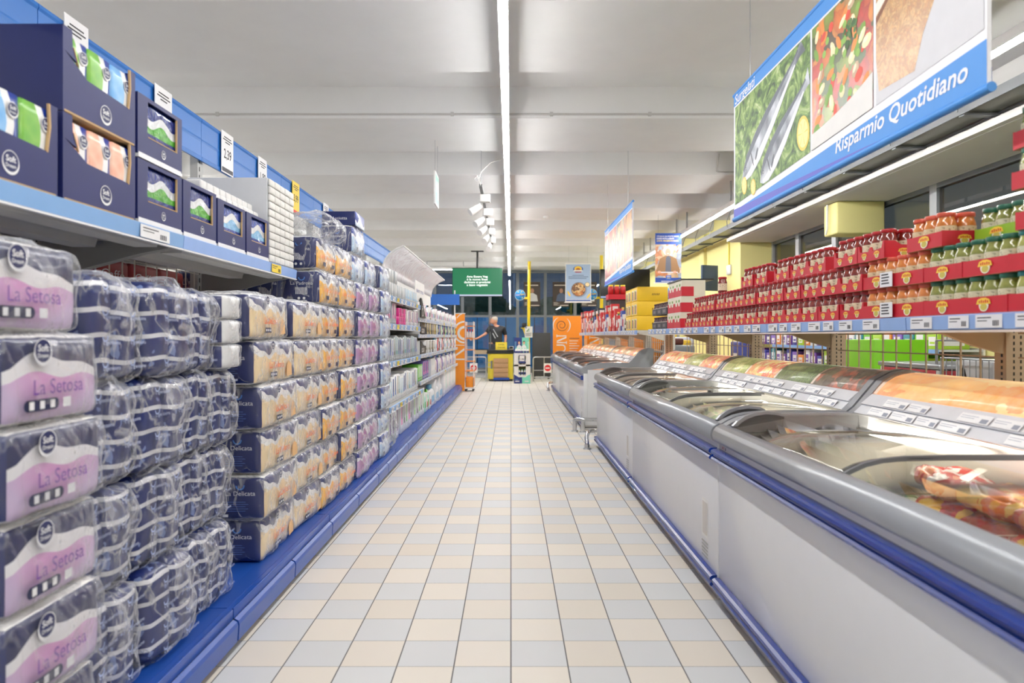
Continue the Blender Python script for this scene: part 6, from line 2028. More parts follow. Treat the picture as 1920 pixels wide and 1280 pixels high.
# left orange rack: sign panel and rolling shelf with bottles
o = thing('orange_display', 'Narrow orange display panel with white spiral at the end of the hair-care run', 'display panel', (-1.165, 14.2, 0))
m = MB(); m.box(0, 0.20, 0, 0.10, 0.02, 1.62, ORG, faces={'+x': M((224, 120, 24), 0.4)}); m.box(-0.01, 0.21, -0.005, 0.11, 1.62, 1.635, WHITE); part(m, 'board', o)
m = MB(); X = MY((0, -0.001, 0))
m.ring(X, 0.2, 1.24, 0.20, 0.235, WHITE, 0.0004, 22, PI * 0.5, PI * 1.5); m.ring(X, 0.2, 1.22, 0.10, 0.15, WHITE, 0.0004, 18, PI * 0.5, PI * 1.5); m.ring(X, 0.2, 1.45, 0.17, 0.185, WHITE, 0.0005, 10, PI * 0.6, PI * 0.85)
m.rect(X, 0.02, 0.96, 0.20, 0.975, WHITE, 0.0004); m.rect(X, 0.02, 0.66, 0.20, 0.69, WHITE, 0.0004); m.poly(X, [(0.02, 0.78), (0.02, 0.74), (0.20, 0.86), (0.20, 0.91)], WHITE, 0.0004)
part(m, 'print', o)
o = thing('rolling_rack', 'White wire rolling rack with orange shelves beside the orange panel', 'rack', (-0.955, 14.25, 0))
for xx in (0.0, 0.165):
    for yy in (0, 0.35):
        m = MB(); m.box(xx, xx + 0.018, yy, yy + 0.018, 0.06, 1.46, WHITE); part(m, 'post', o)
for z in (0.86, 0.62, 0.42, 1.10, 1.36):
    if z in (0.62,): pass
    m = MB(); m.box(-0.005, 0.19, 0.0, 0.37, z, z + 0.015, ORG); part(m, 'shelf', o)
    m = MB(); m.box(0.0, 0.185, -0.003, 0.003, z + 0.04, z + 0.046, WHITE); m.box(0.0, 0.185, -0.003, 0.003, z + 0.07, z + 0.076, WHITE); part(m, 'guard_wire', o)
m = MB(); m.box(0.0, 0.18, 0.0, 0.37, 0.09, 0.30, ORG, 0.004); part(m, 'base_box', o)
m = MB(); m.box(-0.01, 0.2, -0.01, 0.38, 0.055, 0.088, WHITE); part(m, 'base_plate', o)
for xx in (0.01, 0.16):
    for yy in (0.03, 0.33):
        m = MB(); m.tube([(xx - 0.012, yy, 0.03), (xx + 0.018, yy, 0.03)], 0.026, BLACK, 12); m.box(xx - 0.01, xx + 0.015, yy - 0.012, yy + 0.012, 0.03, 0.056, BLACK); part(m, 'caster', o)
bt = None
for k in range(3):
    loc = (-0.955 + 0.045 + k * 0.052, 14.32, 1.1155)
    lab = 'White bottle with red pump cap on the rolling rack, %s of three' % ['first', 'middle', 'last'][k]
    if bt is None:
        bt = thing('pump_bottle', lab, 'bottle', loc, 'white pump bottles')
        m = MB(); m.lathe([(0, 0), (0.023, 0.002), (0.0245, 0.02), (0.0245, 0.09), (0.02, 0.12), (0.011, 0.135)], CT['white'], 14); part(m, 'bottle_body', bt)
        m = MB(); m.lathe([(0.012, 0.135), (0.012, 0.165), (0.018, 0.168), (0.018, 0.185), (0, 0.19)], CT['red'], 12); part(m, 'cap', bt)
    else: dup(bt, loc, lab, 'white pump bottles')

# checkout
YELC = M((232, 210, 60), 0.4, var=0.03)
o = thing('checkout_counter', 'yellow checkout counter with black top at the end of the aisle', 'checkout', (-0.62, 17.7, 0))
m = MB()
m.prism([(0.02, 0), (0.10, -0.10), (0.5, -0.10), (0.66, -0.10), (0.68, 0), (0.68, 1.9), (0.02, 1.9)], 0.05, 0.70, YELC, axis='z')
part(m, 'body', o)
m = MB(); m.box(-0.01, 0.70, -0.12, 1.9, 0.70, 0.745, BLACK, 0.01); m.box(0.0, 0.69, -0.12, 1.9, 0.745, 0.80, BLACK, 0.012); part(m, 'black_top', o)
m = MB(); m.box(0.05, 0.66, -0.06, 1.85, 0.0, 0.05, BLACK); part(m, 'plinth', o)
m = MB(); m.box(0.10, 0.14, -0.15, -0.10, 0.32, 0.52, M((110, 112, 116), 0.4)); m.tube([(-0.05, -0.13, 0.48), (0.14, -0.13, 0.48)], 0.008, STEEL, 6); m.tube([(-0.05, -0.13, 0.36), (0.14, -0.13, 0.36)], 0.008, STEEL, 6); part(m, 'barrier_latch', o)
for k in range(4):
    m = MB(); m.box(0.17, 0.55, -0.16, -0.105, 0.09 + k * 0.125, 0.21 + k * 0.125, M((186, 146, 108), 0.7), 0.008)
    tag(m.build('cardboard_box', None, (-0.62, 17.7, 0)), 'flat brown cardboard box in front of the checkout, %s from the bottom' % nth(k), 'cardboard box', 'boxes at the checkout')
m = MB(); m.box(0.17, 0.58, -0.24, -0.105, 0.03, 0.088, M((30, 70, 160), 0.4), 0.01)
for xx in (0.2, 0.52): m.tube([(xx, -0.2, 0.025), (xx + 0.03, -0.2, 0.025)], 0.024, BLACK, 10)
tag(m.build('crate_dolly', None, (-0.62, 17.7, 0)), 'blue wheeled dolly under the brown boxes at the checkout', 'dolly')
o = thing('closed_sign', 'yellow CASSA CHIUSA card standing on the checkout', 'sign', (-0.40, 17.66, 0.8005))
m = MB(); m.box(0, 0.30, 0, 0.012, 0.0, 0.20, M((246, 222, 70), 0.5)); m.box(0.0, 0.30, 0.012, 0.12, 0.0, 0.008, M((246, 222, 70), 0.5)); part(m, 'card', o)
m = MB(); X = MY((0, -0.001, 0)); m.text(X, 'CASSA', 0.15, 0.135, 0.06, M((110, 96, 30), 0.5), 0, offset=0.01, width=0.16); m.text(X, 'CHIUSA', 0.15, 0.06, 0.06, M((110, 96, 30), 0.5), 0, offset=0.01, width=0.19); part(m, 'lettering', o)
# plexiglass screen by the cashier
m = MB(); m.prism([(0, 0), (0.02, 0), (0.02, 0.62), (0.05, 0.92), (0.035, 0.92), (0, 0.6)], 0.0, 0.7, glass_mat('plexiglass', (0.92, 0.94, 0.96), 0.12), axis='y')
o = m.build('plexiglass_screen', None, (-0.60, 18.3, 0.8005)); tag(o, 'clear upright plexiglass screen on the checkout beside the cashier', 'screen')
m = MB(); m.box(0, 0.12, 0, 0.1, 0, 0.09, M((190, 192, 194), 0.4), 0.01); m.box(0.02, 0.1, -0.004, 0, 0.03, 0.08, BLACK)
tag(m.build('payment_terminal', None, (-0.05, 17.95, 0.8005)), 'small grey payment terminal on the checkout top', 'payment terminal')

# yellow sign posts
YP = M((240, 212, 40), 0.35)
def sign_post(x, y, ztop, lab, lean=0.0):
    o = thing('sign_post', lab, 'sign post', (x, y, 0))
    m = MB(); m.tube([(0, 0, 0.0), (lean, 0, ztop)], 0.042, YP, 10); part(m, 'pole', o)
    return o
o = sign_post(0.47, 18.6, 3.19, 'yellow pole rising from the checkout to the ceiling', 0.03)
m = MB(); m.poly(MY((0, -0.05, 0)), [(-0.03, 1.36), (-0.03, 1.02), (-0.16, 1.36)], YP); m.box(-0.2, 0.1, -0.05, -0.04, 1.36, 1.39, YP); part(m, 'shelf_bracket', o)
o2 = sign_post(2.28, 17.2, 3.19, 'yellow pole standing between the pasta poster and the black screen')
def euro_sign(x, y, z, r, lab):
    o = thing('round_sign', lab, 'sign', (x, y, z), 'round blue signs')
    m = MB(); m.lathe([(0, -0.02), (r, -0.02), (r, 0.02), (0, 0.02)], M((46, 150, 220), 0.4), 32)
    b = part(m, 'disc', o); b.rotation_euler = (PI / 2, 0, 0)
    m = MB(); X = MY((0, -0.0215, 0))
    m.ring(X, 0, 0, r * 0.93, r * 1.0, M((200, 226, 240), 0.4), 0, 32)
    m.rect(X, -r * 0.86, -r * 0.22, r * 0.86, r * 0.26, M((22, 86, 170), 0.4), 0.0003)
    m.text(X, 'EURO', -r * 0.4, 0.0, r * 0.34, WHITE, 0.0006, offset=0.02, width=r * 0.72); m.text(X, 'Spin', r * 0.42, 0.02, r * 0.42, YP, 0.0006, offset=0.02, width=r * 0.72)
    for (sx, sy) in ((-0.35, 0.62), (0.3, 0.62), (0.45, -0.52)):
        pts = []
        for q in range(10):
            rr = r * (0.17 if q % 2 == 0 else 0.075); a = PI / 2 + q * PI / 5
            pts.append((sx * r + rr * math.cos(a), sy * r + rr * math.sin(a)))
        m.poly(X, pts, YP, 0.0006)
    m.rect(X, -r * 0.1, -r * 0.75, r * 0.06, -r * 0.5, M((20, 60, 130), 0.4), 0.0006)
    part(m, 'print', o)
    m = MB(); m.box(r * 0.6, r * 1.5, 0.021, 0.03, -r * 0.75, -r * 0.35, YP); part(m, 'arm', o)
    return o
euro_sign(0.245, 18.5, 1.156 + 77 * 18.5 / 1280, 0.145, 'round blue sign with yellow stars on the first yellow pole')
euro_sign(2.03, 17.2, 1.156 + 78 * 17.2 / 1280, 0.145, 'round blue starred sign half hidden behind the pasta poster')
sign_post(3.22, 13.45, 3.19, 'yellow pole behind the white-haired man poster')
euro_sign(3.08, 13.4, 1.156 + 78 * 13.4 / 1280, 0.13, 'round blue starred sign over the dark preserve jars')
o = thing('notice', 'white notice with green tick clipped to the first yellow pole', 'notice', (0.375, 18.5, 1.12))
m = MB(); m.box(0, 0.21, 0, 0.008, 0, 0.30, WHITE); part(m, 'sheet', o)
m = MB(); X = MY((0, -0.001, 0)); m.disc(X, 0.035, 0.265, 0.02, CT['blue'], n=12); m.poly(X, [(0.04, 0.17), (0.06, 0.15), (0.13, 0.235), (0.11, 0.24), (0.062, 0.185)], M((50, 130, 70), 0.5)); m.ring(X, 0.1, 0.18, 0.018, 0.026, M((50, 130, 70), 0.5), 0.0002, 14)
for k in range(5): m.rect(X, 0.02, 0.115 - k * 0.02, 0.19 - 0.02 * (k % 2), 0.123 - k * 0.02, INK)
part(m, 'print', o)
m = MB(); m.box(0, 0.12, 0, 0.12, 0, 0.12, BLACK, 0.01); tag(m.build('scale_head', None, (0.3, 18.5, 1.391)), 'small black box beside the white notice on the pole', 'box')

# cardboard floor display in navy and mint
MINT = M((124, 216, 190), 0.4); NAV2 = M((36, 52, 120), 0.4)
o = thing('floor_display', 'white cardboard floor display with navy and mint halves before the checkout', 'display stand', (0.075, 16.7, 0))
m = MB()
m.box(0, 0.40, 0, 0.02, 0.0, 0.20, WHITE); m.box(0, 0.40, 0, 0.02, 0.42, 0.46, WHITE); m.box(0, 0.40, 0, 0.02, 0.68, 0.74, WHITE)
m.box(0, 0.11, 0, 0.02, 0.20, 0.68, WHITE); m.box(0.29, 0.40, 0, 0.02, 0.20, 0.68, WHITE); m.box(0, 0.012, 0.02, 0.35, 0, 0.74, WHITE); m.box(0.388, 0.40, 0.02, 0.35, 0, 0.74, WHITE); m.box(0.012, 0.388, 0.335, 0.35, 0, 0.74, M((190, 196, 120), 0.5))
m.box(0.012, 0.388, 0.02, 0.335, 0.18, 0.19, WHITE); m.box(0.012, 0.388, 0.02, 0.335, 0.44, 0.45, WHITE); m.box(0.012, 0.388, 0.02, 0.335, 0.70, 0.71, WHITE)
part(m, 'case', o)
m = MB(); X = MY((0, -0.001, 0))
m.poly(X, [(0, 0.0), (0.2, 0.0), (0.2, 0.155), (0.12, 0.15), (0.05, 0.19), (0, 0.22)], NAV2); m.poly(X, [(0.2, 0.0), (0.4, 0.0), (0.4, 0.22), (0.34, 0.20), (0.28, 0.15), (0.2, 0.155)], MINT)
m.rect(X, 0.03, 0.04, 0.13, 0.065, WHITE, 0.0004); m.rect(X, 0.26, 0.04, 0.36, 0.065, WHITE, 0.0004); m.rect(X, 0.03, 0.09, 0.1, 0.098, CT['sky'], 0.0004)
part(m, 'printed_base', o)
m = MB(); m.box(0.0, 0.2, 0.30, 0.315, 0.74, 1.12, NAV2); m.box(0.2, 0.38, 0.30, 0.315, 0.74, 1.12, MINT); part(m, 'topper', o)
m = MB(); X = MY((0, 0.2985, 0))
SK = M((226, 176, 150), 0.5)
for (cx_, hair, cl) in ((0.13, M((90, 66, 50), 0.6), WHITE), (0.25, M((60, 44, 40), 0.6), WHITE)):
    ell(m, X, cx_, 1.0, 0.03, 0.042, 0, hair, 0.0); ell(m, X, cx_, 0.985, 0.025, 0.035, 0, SK, 0.0003)
    m.poly(X, [(cx_ - 0.075, 0.78), (cx_ + 0.075, 0.78), (cx_ + 0.055, 0.9), (cx_ + 0.015, 0.945), (cx_ - 0.015, 0.945), (cx_ - 0.055, 0.9)], cl, 0.0005)
m.text(X, 'uomo', 0.035, 0.92, 0.09, CT['sky'], 0.0005, rot=PI / 2); m.text(X, 'donna', 0.355, 0.92, 0.08, WHITE, 0.0005, rot=PI / 2)
part(m, 'topper_print', o)
m = MB(); m.box(0.125, 0.265, -0.03, -0.012, 0.50, 0.69, NAV2); X = MY((0.195, -0.031, 0.6)); m.rect(X, -0.06, -0.055, 0.06, 0.08, WHITE); m.text(X, '1,99', 0, -0.01, 0.055, INK, 0.0005, offset=0.02, width=0.09); part(m, 'price_plate', o)
dbt = None
for r_, z in enumerate((0.712, 0.452, 0.192)):
    for k in range(5):
        loc = (0.075 + 0.055 + k * 0.072, 16.78, z)
        lab = 'White wash bottle in the navy and mint floor display, %s tier, %s along' % (['top', 'middle', 'lowest'][r_], nth(k))
        if dbt is None:
            dbt = thing('wash_bottle', lab, 'bottle', loc, 'bottles in the floor display')
            m = MB(); m.lathe([(0, 0), (0.028, 0.002), (0.03, 0.02), (0.03, 0.10), (0.02, 0.125), (0.012, 0.13)], CT['white'], 12); part(m, 'bottle_body', dbt)
            m = MB(); m.lathe([(0.0305, 0.03), (0.0305, 0.08)], NAV2, 12); part(m, 'paper_label', dbt)
            m = MB(); m.lathe([(0.014, 0.13), (0.014, 0.155), (0, 0.158)], MINT, 10); part(m, 'cap', dbt)
        else: dup(dbt, loc, lab, 'bottles in the floor display')

# charcoal panel, cashier chair, crowd barriers
m = MB(); m.box(0.0, 0.5, 0, 0.06, 0.06, 1.25, M((58, 60, 64), 0.5), 0.004); m.box(0.03, 0.08, -0.05, 0.12, 0, 0.06, BLACK); m.box(0.42, 0.47, -0.05, 0.12, 0, 0.06, BLACK)
tag(m.build('partition_screen', None, (0.58, 18.6, 0)), 'charcoal partition board standing behind a barrier by the orange spiral panel', 'partition')
o = thing('office_chair', 'black cashier chair half hidden beside the orange spiral panel', 'chair', (1.16, 17.9, 0))
m = MB(); add_puffy(m, M((28, 28, 32), 0.7), hx=0.05, hy=0.2, hz=0.24, r=0.045, n=8, bulge=0.01, c=(0.0, 0, 1.0)); part(m, 'backrest', o)
m = MB(); add_puffy(m, M((28, 28, 32), 0.7), hx=0.22, hy=0.22, hz=0.04, r=0.035, n=8, bulge=0.01, c=(0.2, 0, 0.62)); part(m, 'seat', o)
m = MB(); m.tube([(0.2, 0, 0.08), (0.2, 0, 0.6)], 0.025, BLACK, 10); m.tube([(0.0, 0, 0.8), (0.02, 0, 0.62), (0.2, 0, 0.6)], 0.02, BLACK, 8); part(m, 'stem', o)
for k in range(5):
    a = k * 2 * PI / 5; m = MB(); m.tube([(0.2, 0, 0.09), (0.2 + 0.28 * math.cos(a), 0.28 * math.sin(a), 0.055)], 0.018, BLACK, 8); m.lathe([(0.0, 0.0), (0.025, 0.004), (0.025, 0.045), (0, 0.05)], BLACK, 10, (0.2 + 0.28 * math.cos(a), 0.28 * math.sin(a), 0)); part(m, 'leg', o)
def barrier(x0, x1, y, lab, sx):
    o = thing('barrier', lab, 'barrier', (x0, y, 0), 'steel crowd barriers')
    wdt = x1 - x0; h = 0.62
    m = MB(); r = 0.05
    m.tube([(0, 0, 0.07), (0, 0, h - r), (r * 0.3, 0, h - r * 0.3), (r, 0, h), (wdt - r, 0, h), (wdt - r * 0.3, 0, h - r * 0.3), (wdt, 0, h - r), (wdt, 0, 0.07)], 0.016, STEEL, 8)
    m.tube([(0, 0, 0.1), (wdt, 0, 0.1)], 0.014, STEEL, 8); m.tube([(0, 0, 0.28), (wdt, 0, 0.28)], 0.010, STEEL, 8); m.tube([(wdt * 0.5, 0, 0.1), (wdt * 0.5, 0, h)], 0.012, STEEL, 8)
    part(m, 'frame', o)
    for xx in (0, wdt):
        m = MB(); m.tube([(xx, -0.12, 0.015), (xx, 0.12, 0.015)], 0.014, STEEL, 8); m.tube([(xx, 0, 0.01), (xx, 0, 0.08)], 0.014, STEEL, 8); part(m, 'foot', o)
    m = MB(); m.box(sx, sx + 0.2, -0.028, -0.018, 0.22, 0.46, WHITE); X = MY((sx + 0.1, -0.029, 0.34)); m.disc(X, 0, 0, 0.082, M((206, 30, 44), 0.4), n=24); m.rect(X, -0.055, -0.014, 0.055, 0.014, WHITE, 0.0005); part(m, 'no_entry_sign', o)
barrier(-1.18, -0.64, 17.6, 'steel barrier with no-entry sign between the orange rack and the checkout', 0.12)
barrier(0.57, 1.13, 17.5, 'steel barrier with no-entry sign in front of the charcoal partition', 0.27)
# black table behind
o = thing('table', 'small dark table with wooden edge by the window behind the checkout', 'table', (-1.15, 20.4, 0))
m = MB(); m.box(0, 0.75, 0, 0.4, 0.74, 0.76, BLACK); m.box(0.02, 0.73, -0.01, 0.0, 0.62, 0.74, M((186, 166, 140), 0.6)); part(m, 'top', o)
for xx in (0.03, 0.7):
    for yy in (0.03, 0.35):
        m = MB(); m.box(xx, xx + 0.03, yy, yy + 0.03, 0, 0.739, BLACK); part(m, 'leg', o)

# screens
o = thing('television', 'green menu screen hung from the ceiling over the checkout', 'screen', (-1.405, 16.3, 2.10), None)
m = MB(); m.box(0, 1.21, 0.0, 0.05, 0, 0.69, BLACK, 0.006); part(m, 'case', o)
m = MB(); m.box(0.012, 1.198, -0.002, 0.0, 0.05, 0.675, emis('screen_green', (20, 128, 84), 0.9, (10, 30, 20))); m.box(0.012, 1.198, -0.002, 0.0, 0.014, 0.05, emis('screen_pale', (206, 216, 236), 0.9, (30, 30, 40))); part(m, 'display', o)
m = MB(); X = MY((0.60, -0.003, 0)); EW = emis('screen_white', (236, 246, 240), 1.0)
for k, s_ in enumerate(['Ama Essere Veg', 'è la nuova linea', 'dedicata ai prodotti', 'a base vegetale']):
    m.text(X, s_, 0, 0.475 - k * 0.066, 0.072, EW, 0, offset=0.010, width=(0.50, 0.50, 0.62, 0.50)[k])
part(m, 'lettering', o)
m = MB(); m.tube([(0.6, 0.09, 0.6), (0.6, 0.09, 1.08)], 0.026, BLACK, 10); m.box(0.45, 0.75, 0.05, 0.13, 1.08, 1.10, BLACK); m.box(0.5, 0.7, 0.05, 0.08, 0.3, 0.6, BLACK); part(m, 'ceiling_mount', o)
o = thing('television', 'black switched-off screen hung past the second banner', 'screen', (2.13, 16.3, 2.055))
m = MB(); m.box(0, 1.19, 0.0, 0.05, 0, 0.70, BLACK, 0.006); part(m, 'case', o)
m = MB(); m.box(0.012, 1.178, -0.002, 0.0, 0.055, 0.69, M((6, 6, 8), 0.15)); m.box(0.012, 1.178, -0.002, 0.0, 0.014, 0.055, emis('screen_pale2', (170, 190, 236), 0.8, (30, 30, 40))); part(m, 'display', o)
m = MB(); m.tube([(0.6, 0.09, 0.6), (0.6, 0.09, 1.12)], 0.026, BLACK, 10); m.box(0.45, 0.75, 0.05, 0.13, 1.12, 1.143, BLACK); m.box(0.5, 0.7, 0.05, 0.08, 0.3, 0.6, BLACK); part(m, 'ceiling_mount', o)
o = thing('television', 'small slanted monitor on the yellow wall behind the man poster', 'screen', (3.42, 12.2, 1.97), None, 0.35)
m = MB(); m.box(0, 0.34, 0, 0.05, 0, 0.46, M((40, 60, 84), 0.3), 0.006); part(m, 'case', o)
m = MB(); m.box(0.33, 0.48, 0.03, 0.07, 0.1, 0.16, BLACK); part(m, 'wall_arm', o)

# posters
o = thing('hanging_poster', 'pale blue pasta dish poster hung over the freezers', 'poster', (1.235, 15.5, 1.93), None)
W_, H_ = 0.585, 0.87
m = MB(); m.box(0, W_, 0, 0.008, 0, H_, WHITE); m.box(-0.02, W_ + 0.02, -0.004, 0.012, -0.015, 0.005, WHITE); m.box(-0.01, W_ + 0.01, -0.004, 0.012, H_ - 0.005, H_ + 0.012, WHITE); part(m, 'panel', o)
m = MB(); X = MY((0, -0.001, 0))
m.rect(X, 0.015, 0.06, W_ - 0.015, H_ - 0.015, M((164, 190, 222), 0.5, var=0.08, scale=2)); m.rect(X, 0.015, 0.02, W_ - 0.015, 0.05, CT['blue'])
ell(m, X, 0.29, 0.745, 0.115, 0.075, 0, CT['blue'], 0.0004); ell(m, X, 0.29, 0.755, 0.085, 0.06, 0, M((246, 206, 70), 0.5), 0.0008); ell(m, X, 0.29, 0.74, 0.05, 0.035, 0, M((180, 110, 40), 0.5), 0.001)
m.rect(X, 0.19, 0.695, 0.39, 0.725, WHITE, 0.0012); m.rect(X, 0.22, 0.67, 0.36, 0.69, M((170, 60, 50), 0.5), 0.0012)
for k in range(3): m.rect(X, 0.16 - 0.09 * (k > 0), 0.60 - 0.035 * k, 0.42 + 0.1 * (k > 0) - 0.04 * (k > 1), 0.613 - 0.035 * k, M((90, 110, 150), 0.5), 0.0004)
ell(m, X, 0.31, 0.28, 0.185, 0.175, 0, M((140, 160, 190), 0.5), 0.0004, 28); ell(m, X, 0.30, 0.285, 0.16, 0.155, 0, M((120, 80, 60), 0.5), 0.0006, 28); ell(m, X, 0.30, 0.29, 0.15, 0.145, 0, food('print_pasta_dish', [(236, 186, 110), (206, 120, 60), (246, 214, 160), (110, 70, 50), (226, 160, 90)], 22, 0.0), 0.0008, 28)
ell(m, X, 0.50, 0.395, 0.06, 0.055, 0, M((80, 80, 90), 0.5), 0.0006, 20); ell(m, X, 0.50, 0.398, 0.05, 0.045, 0, M((246, 226, 180), 0.5), 0.0008, 20)
for cx_, cy_, an in ((0.08, 0.19, -1.1), (0.53, 0.14, 0.9)): ell(m, X, cx_, cy_, 0.07, 0.022, an, LEM, 0.0008)
part(m, 'print', o)
for xx in (0.08, W_ - 0.08):
    m = MB(); m.tube([(xx, 0, H_), (xx, 0, 3.2 - 1.93)], 0.002, STEEL, 4); part(m, 'hanging_wire', o)
o = thing('hanging_poster', 'hanging poster of a white-haired man in a brown jacket pushing a trolley', 'poster', (2.43, 11.5, 2.055), None)
W_, H_ = 0.44, 0.835
m = MB(); m.box(0, W_, 0, 0.008, 0, H_, WHITE); m.box(-0.02, W_ + 0.02, -0.004, 0.012, -0.012, 0.006, WHITE); part(m, 'panel', o)
m = MB(); X = MY((0, -0.001, 0))
m.rect(X, 0, 0.08, W_, H_ - 0.16, food('print_shop', [(232, 196, 150), (226, 160, 96), (238, 220, 196), (180, 196, 216), (222, 136, 76)], 12, 0.0))
m.rect(X, 0, H_ - 0.19, W_, H_, M((34, 74, 160), 0.5), 0.0003); m.poly(X, [(0.34, H_ - 0.19), (0.40, H_ - 0.19), (0.35, H_ - 0.225)], M((34, 74, 160), 0.5), 0.0004); m.rect(X, 0, 0.0, W_, 0.085, M((34, 74, 160), 0.5), 0.0003)
for k, (s_, mt) in enumerate([("C'È SOLO UN POSTO DOVE", WHITE), ('ESSERE INTELLIGENTI', WHITE), ('COSTA VERAMENTE POCO.', M((246, 214, 90), 0.5))]):
    m.text(X, s_, 0.02 + (0.19, 0.15, 0.19)[k], H_ - 0.055 - k * 0.038, 0.034, mt, 0.0006, offset=0.02, width=(0.37, 0.29, 0.37)[k])
m.text(X, 'Besta', 0.35, H_ - 0.215 - 0.01, 0.0001, INK, 0.0006)
JKT = M((156, 118, 80), 0.6)
ell(m, X, 0.22, 0.54, 0.088, 0.082, 0, M((246, 245, 242), 0.6), 0.0006, 18); ell(m, X, 0.215, 0.515, 0.046, 0.064, 0, SK, 0.0008, 18); ell(m, X, 0.215, 0.492, 0.02, 0.006, 0, M((236, 232, 226), 0.5), 0.001, 8)
for sx in (-0.015, 0.015): m.disc(X, 0.215 + sx, 0.525, 0.004, INK, 0.001, 8)
m.poly(X, [(0.03, 0.17), (0.41, 0.17), (0.415, 0.22), (0.385, 0.30), (0.36, 0.40), (0.32, 0.425), (0.25, 0.455), (0.18, 0.455), (0.11, 0.425), (0.075, 0.40), (0.05, 0.30), (0.02, 0.22)], JKT, 0.0007)
m.poly(X, [(0.17, 0.17), (0.27, 0.17), (0.26, 0.42), (0.22, 0.46), (0.18, 0.42)], M((100, 104, 116), 0.6), 0.0009)
m.rect(X, 0.05, 0.165, 0.38, 0.185, M((220, 222, 226), 0.4), 0.0011)
for cx_ in (0.07, 0.33): ell(m, X, cx_, 0.18, 0.032, 0.022, 0, SK, 0.0013, 12)
m.rect(X, 0.18, 0.05, 0.27, 0.125, M((52, 100, 186), 0.5), 0.0012); m.text(X, 'EURO', 0.225, 0.105, 0.024, WHITE, 0.0014, offset=0.02); m.text(X, 'SPIN', 0.225, 0.078, 0.024, YP, 0.0014, offset=0.02); m.rect(X, 0.1, 0.02, 0.34, 0.03, WHITE, 0.0006)
part(m, 'print', o)
for xx in (0.05, W_ - 0.05):
    m = MB(); m.tube([(xx, 0, H_), (xx, 0, 3.2 - 2.055)], 0.002, STEEL, 4); part(m, 'hanging_wire', o)
DBR = M((66, 56, 52), 0.5, var=0.2, scale=5)
for k, (x0, wdt, lab) in enumerate([(0.40, 0.52, 'dark brown portrait poster on the window behind the first yellow pole'), (1.31, 0.52, 'dark brown portrait poster on the window beside the pasta poster'), (2.2, 0.5, 'dark brown poster on the window mostly hidden behind the pasta poster'), (3.0, 0.5, 'dark brown poster on the window under the black screen')]):
    o = thing('window_poster', lab, 'poster', (x0, 21.46, 2.08), 'dark portrait posters')
    m = MB(); m.box(0, wdt, 0, 0.008, 0, 0.78, DBR); part(m, 'panel', o)
    m = MB(); X = MY((0, -0.001, 0))
    ell(m, X, wdt * 0.52, 0.50, 0.055, 0.075, 0, M((176, 132, 110), 0.5), 0.0002); ell(m, X, wdt * 0.52, 0.545, 0.06, 0.05, 0, M((80, 66, 58), 0.5), 0.0001)
    m.poly(X, [(wdt * 0.2, 0.17), (wdt * 0.86, 0.17), (wdt * 0.8, 0.36), (wdt * 0.58, 0.43), (wdt * 0.44, 0.43), (wdt * 0.28, 0.36)], M((206, 206, 206) if k % 2 == 0 else (74, 90, 120), 0.5), 0.0003)
    m.rect(X, wdt * 0.1, 0.66, wdt * 0.88, 0.69, M((214, 206, 196), 0.5), 0.0004)
    for q in range(4): m.rect(X, wdt * 0.06, 0.13 - q * 0.028, wdt * (0.3 + 0.1 * (q % 2)), 0.14 - q * 0.028, M((206, 200, 192), 0.5), 0.0004)
    m.rect(X, wdt * 0.45, 0.03, wdt * 0.95, 0.055, M((214, 206, 196), 0.5), 0.0004)
    part(m, 'print', o)
    for xx in (0.05, wdt - 0.05):
        m = MB(); m.tube([(xx, 0.004, 0.78), (xx, 0.004, ceil_z(21.46) - 2.08)], 0.002, STEEL, 4); part(m, 'hanging_wire', o)

# grey cabinet with green light
o = thing('control_box', 'grey wall cabinet with small green label past the yellow cartons', 'cabinet', (3.52, 15.2, 1.3))
m = MB(); m.box(0, 0.30, 0, 0.2, 0, 0.36, M((178, 182, 184), 0.4), 0.006); part(m, 'case', o)
m = MB(); m.rect(MY((0.06, -0.001, 0.1)), 0, 0, 0.05, 0.18, WHITE); m.rect(MY((0.07, -0.0014, 0.11)), 0, 0, 0.03, 0.16, M((30, 140, 90), 0.4)); part(m, 'green_label', o)
m = MB(); m.box(0.05, 0.25, 0.05, 0.15, -1.3, 0, GREYMETAL); part(m, 'post', o)

# ================================================================== THE AISLE BEHIND THE GRID
LIME = M((130, 206, 30), 0.35)
m = MB(); m.box(0, 0.40, 0, 0.43, 0, 1.13, LIME, 0.006)
tag(m.build('display_box', None, (2.66, 5.0, 0)), 'big bright green display box seen behind the wire grid', 'display box')
o = thing('promo_freezer', 'white and red low chest behind the wire grid, in front of the green box', 'chest', (2.54, 4.05, 0))
m = MB(); m.box(0, 0.8, 0, 0.65, 0, 0.955, WHITE, 0.01); part(m, 'body', o)
m = MB(); m.box(-0.004, 0.0, 0.03, 0.62, 0.955 - 0.06, 0.95, M((196, 70, 80), 0.4)); m.box(0.02, 0.78, -0.004, 0.0, 0.89, 0.95, M((196, 70, 80), 0.4)); part(m, 'red_band', o)
m = MB(); m.box(-0.01, 0.81, -0.01, 0.66, 0.957, 0.985, STEEL, 0.006); part(m, 'rim', o)
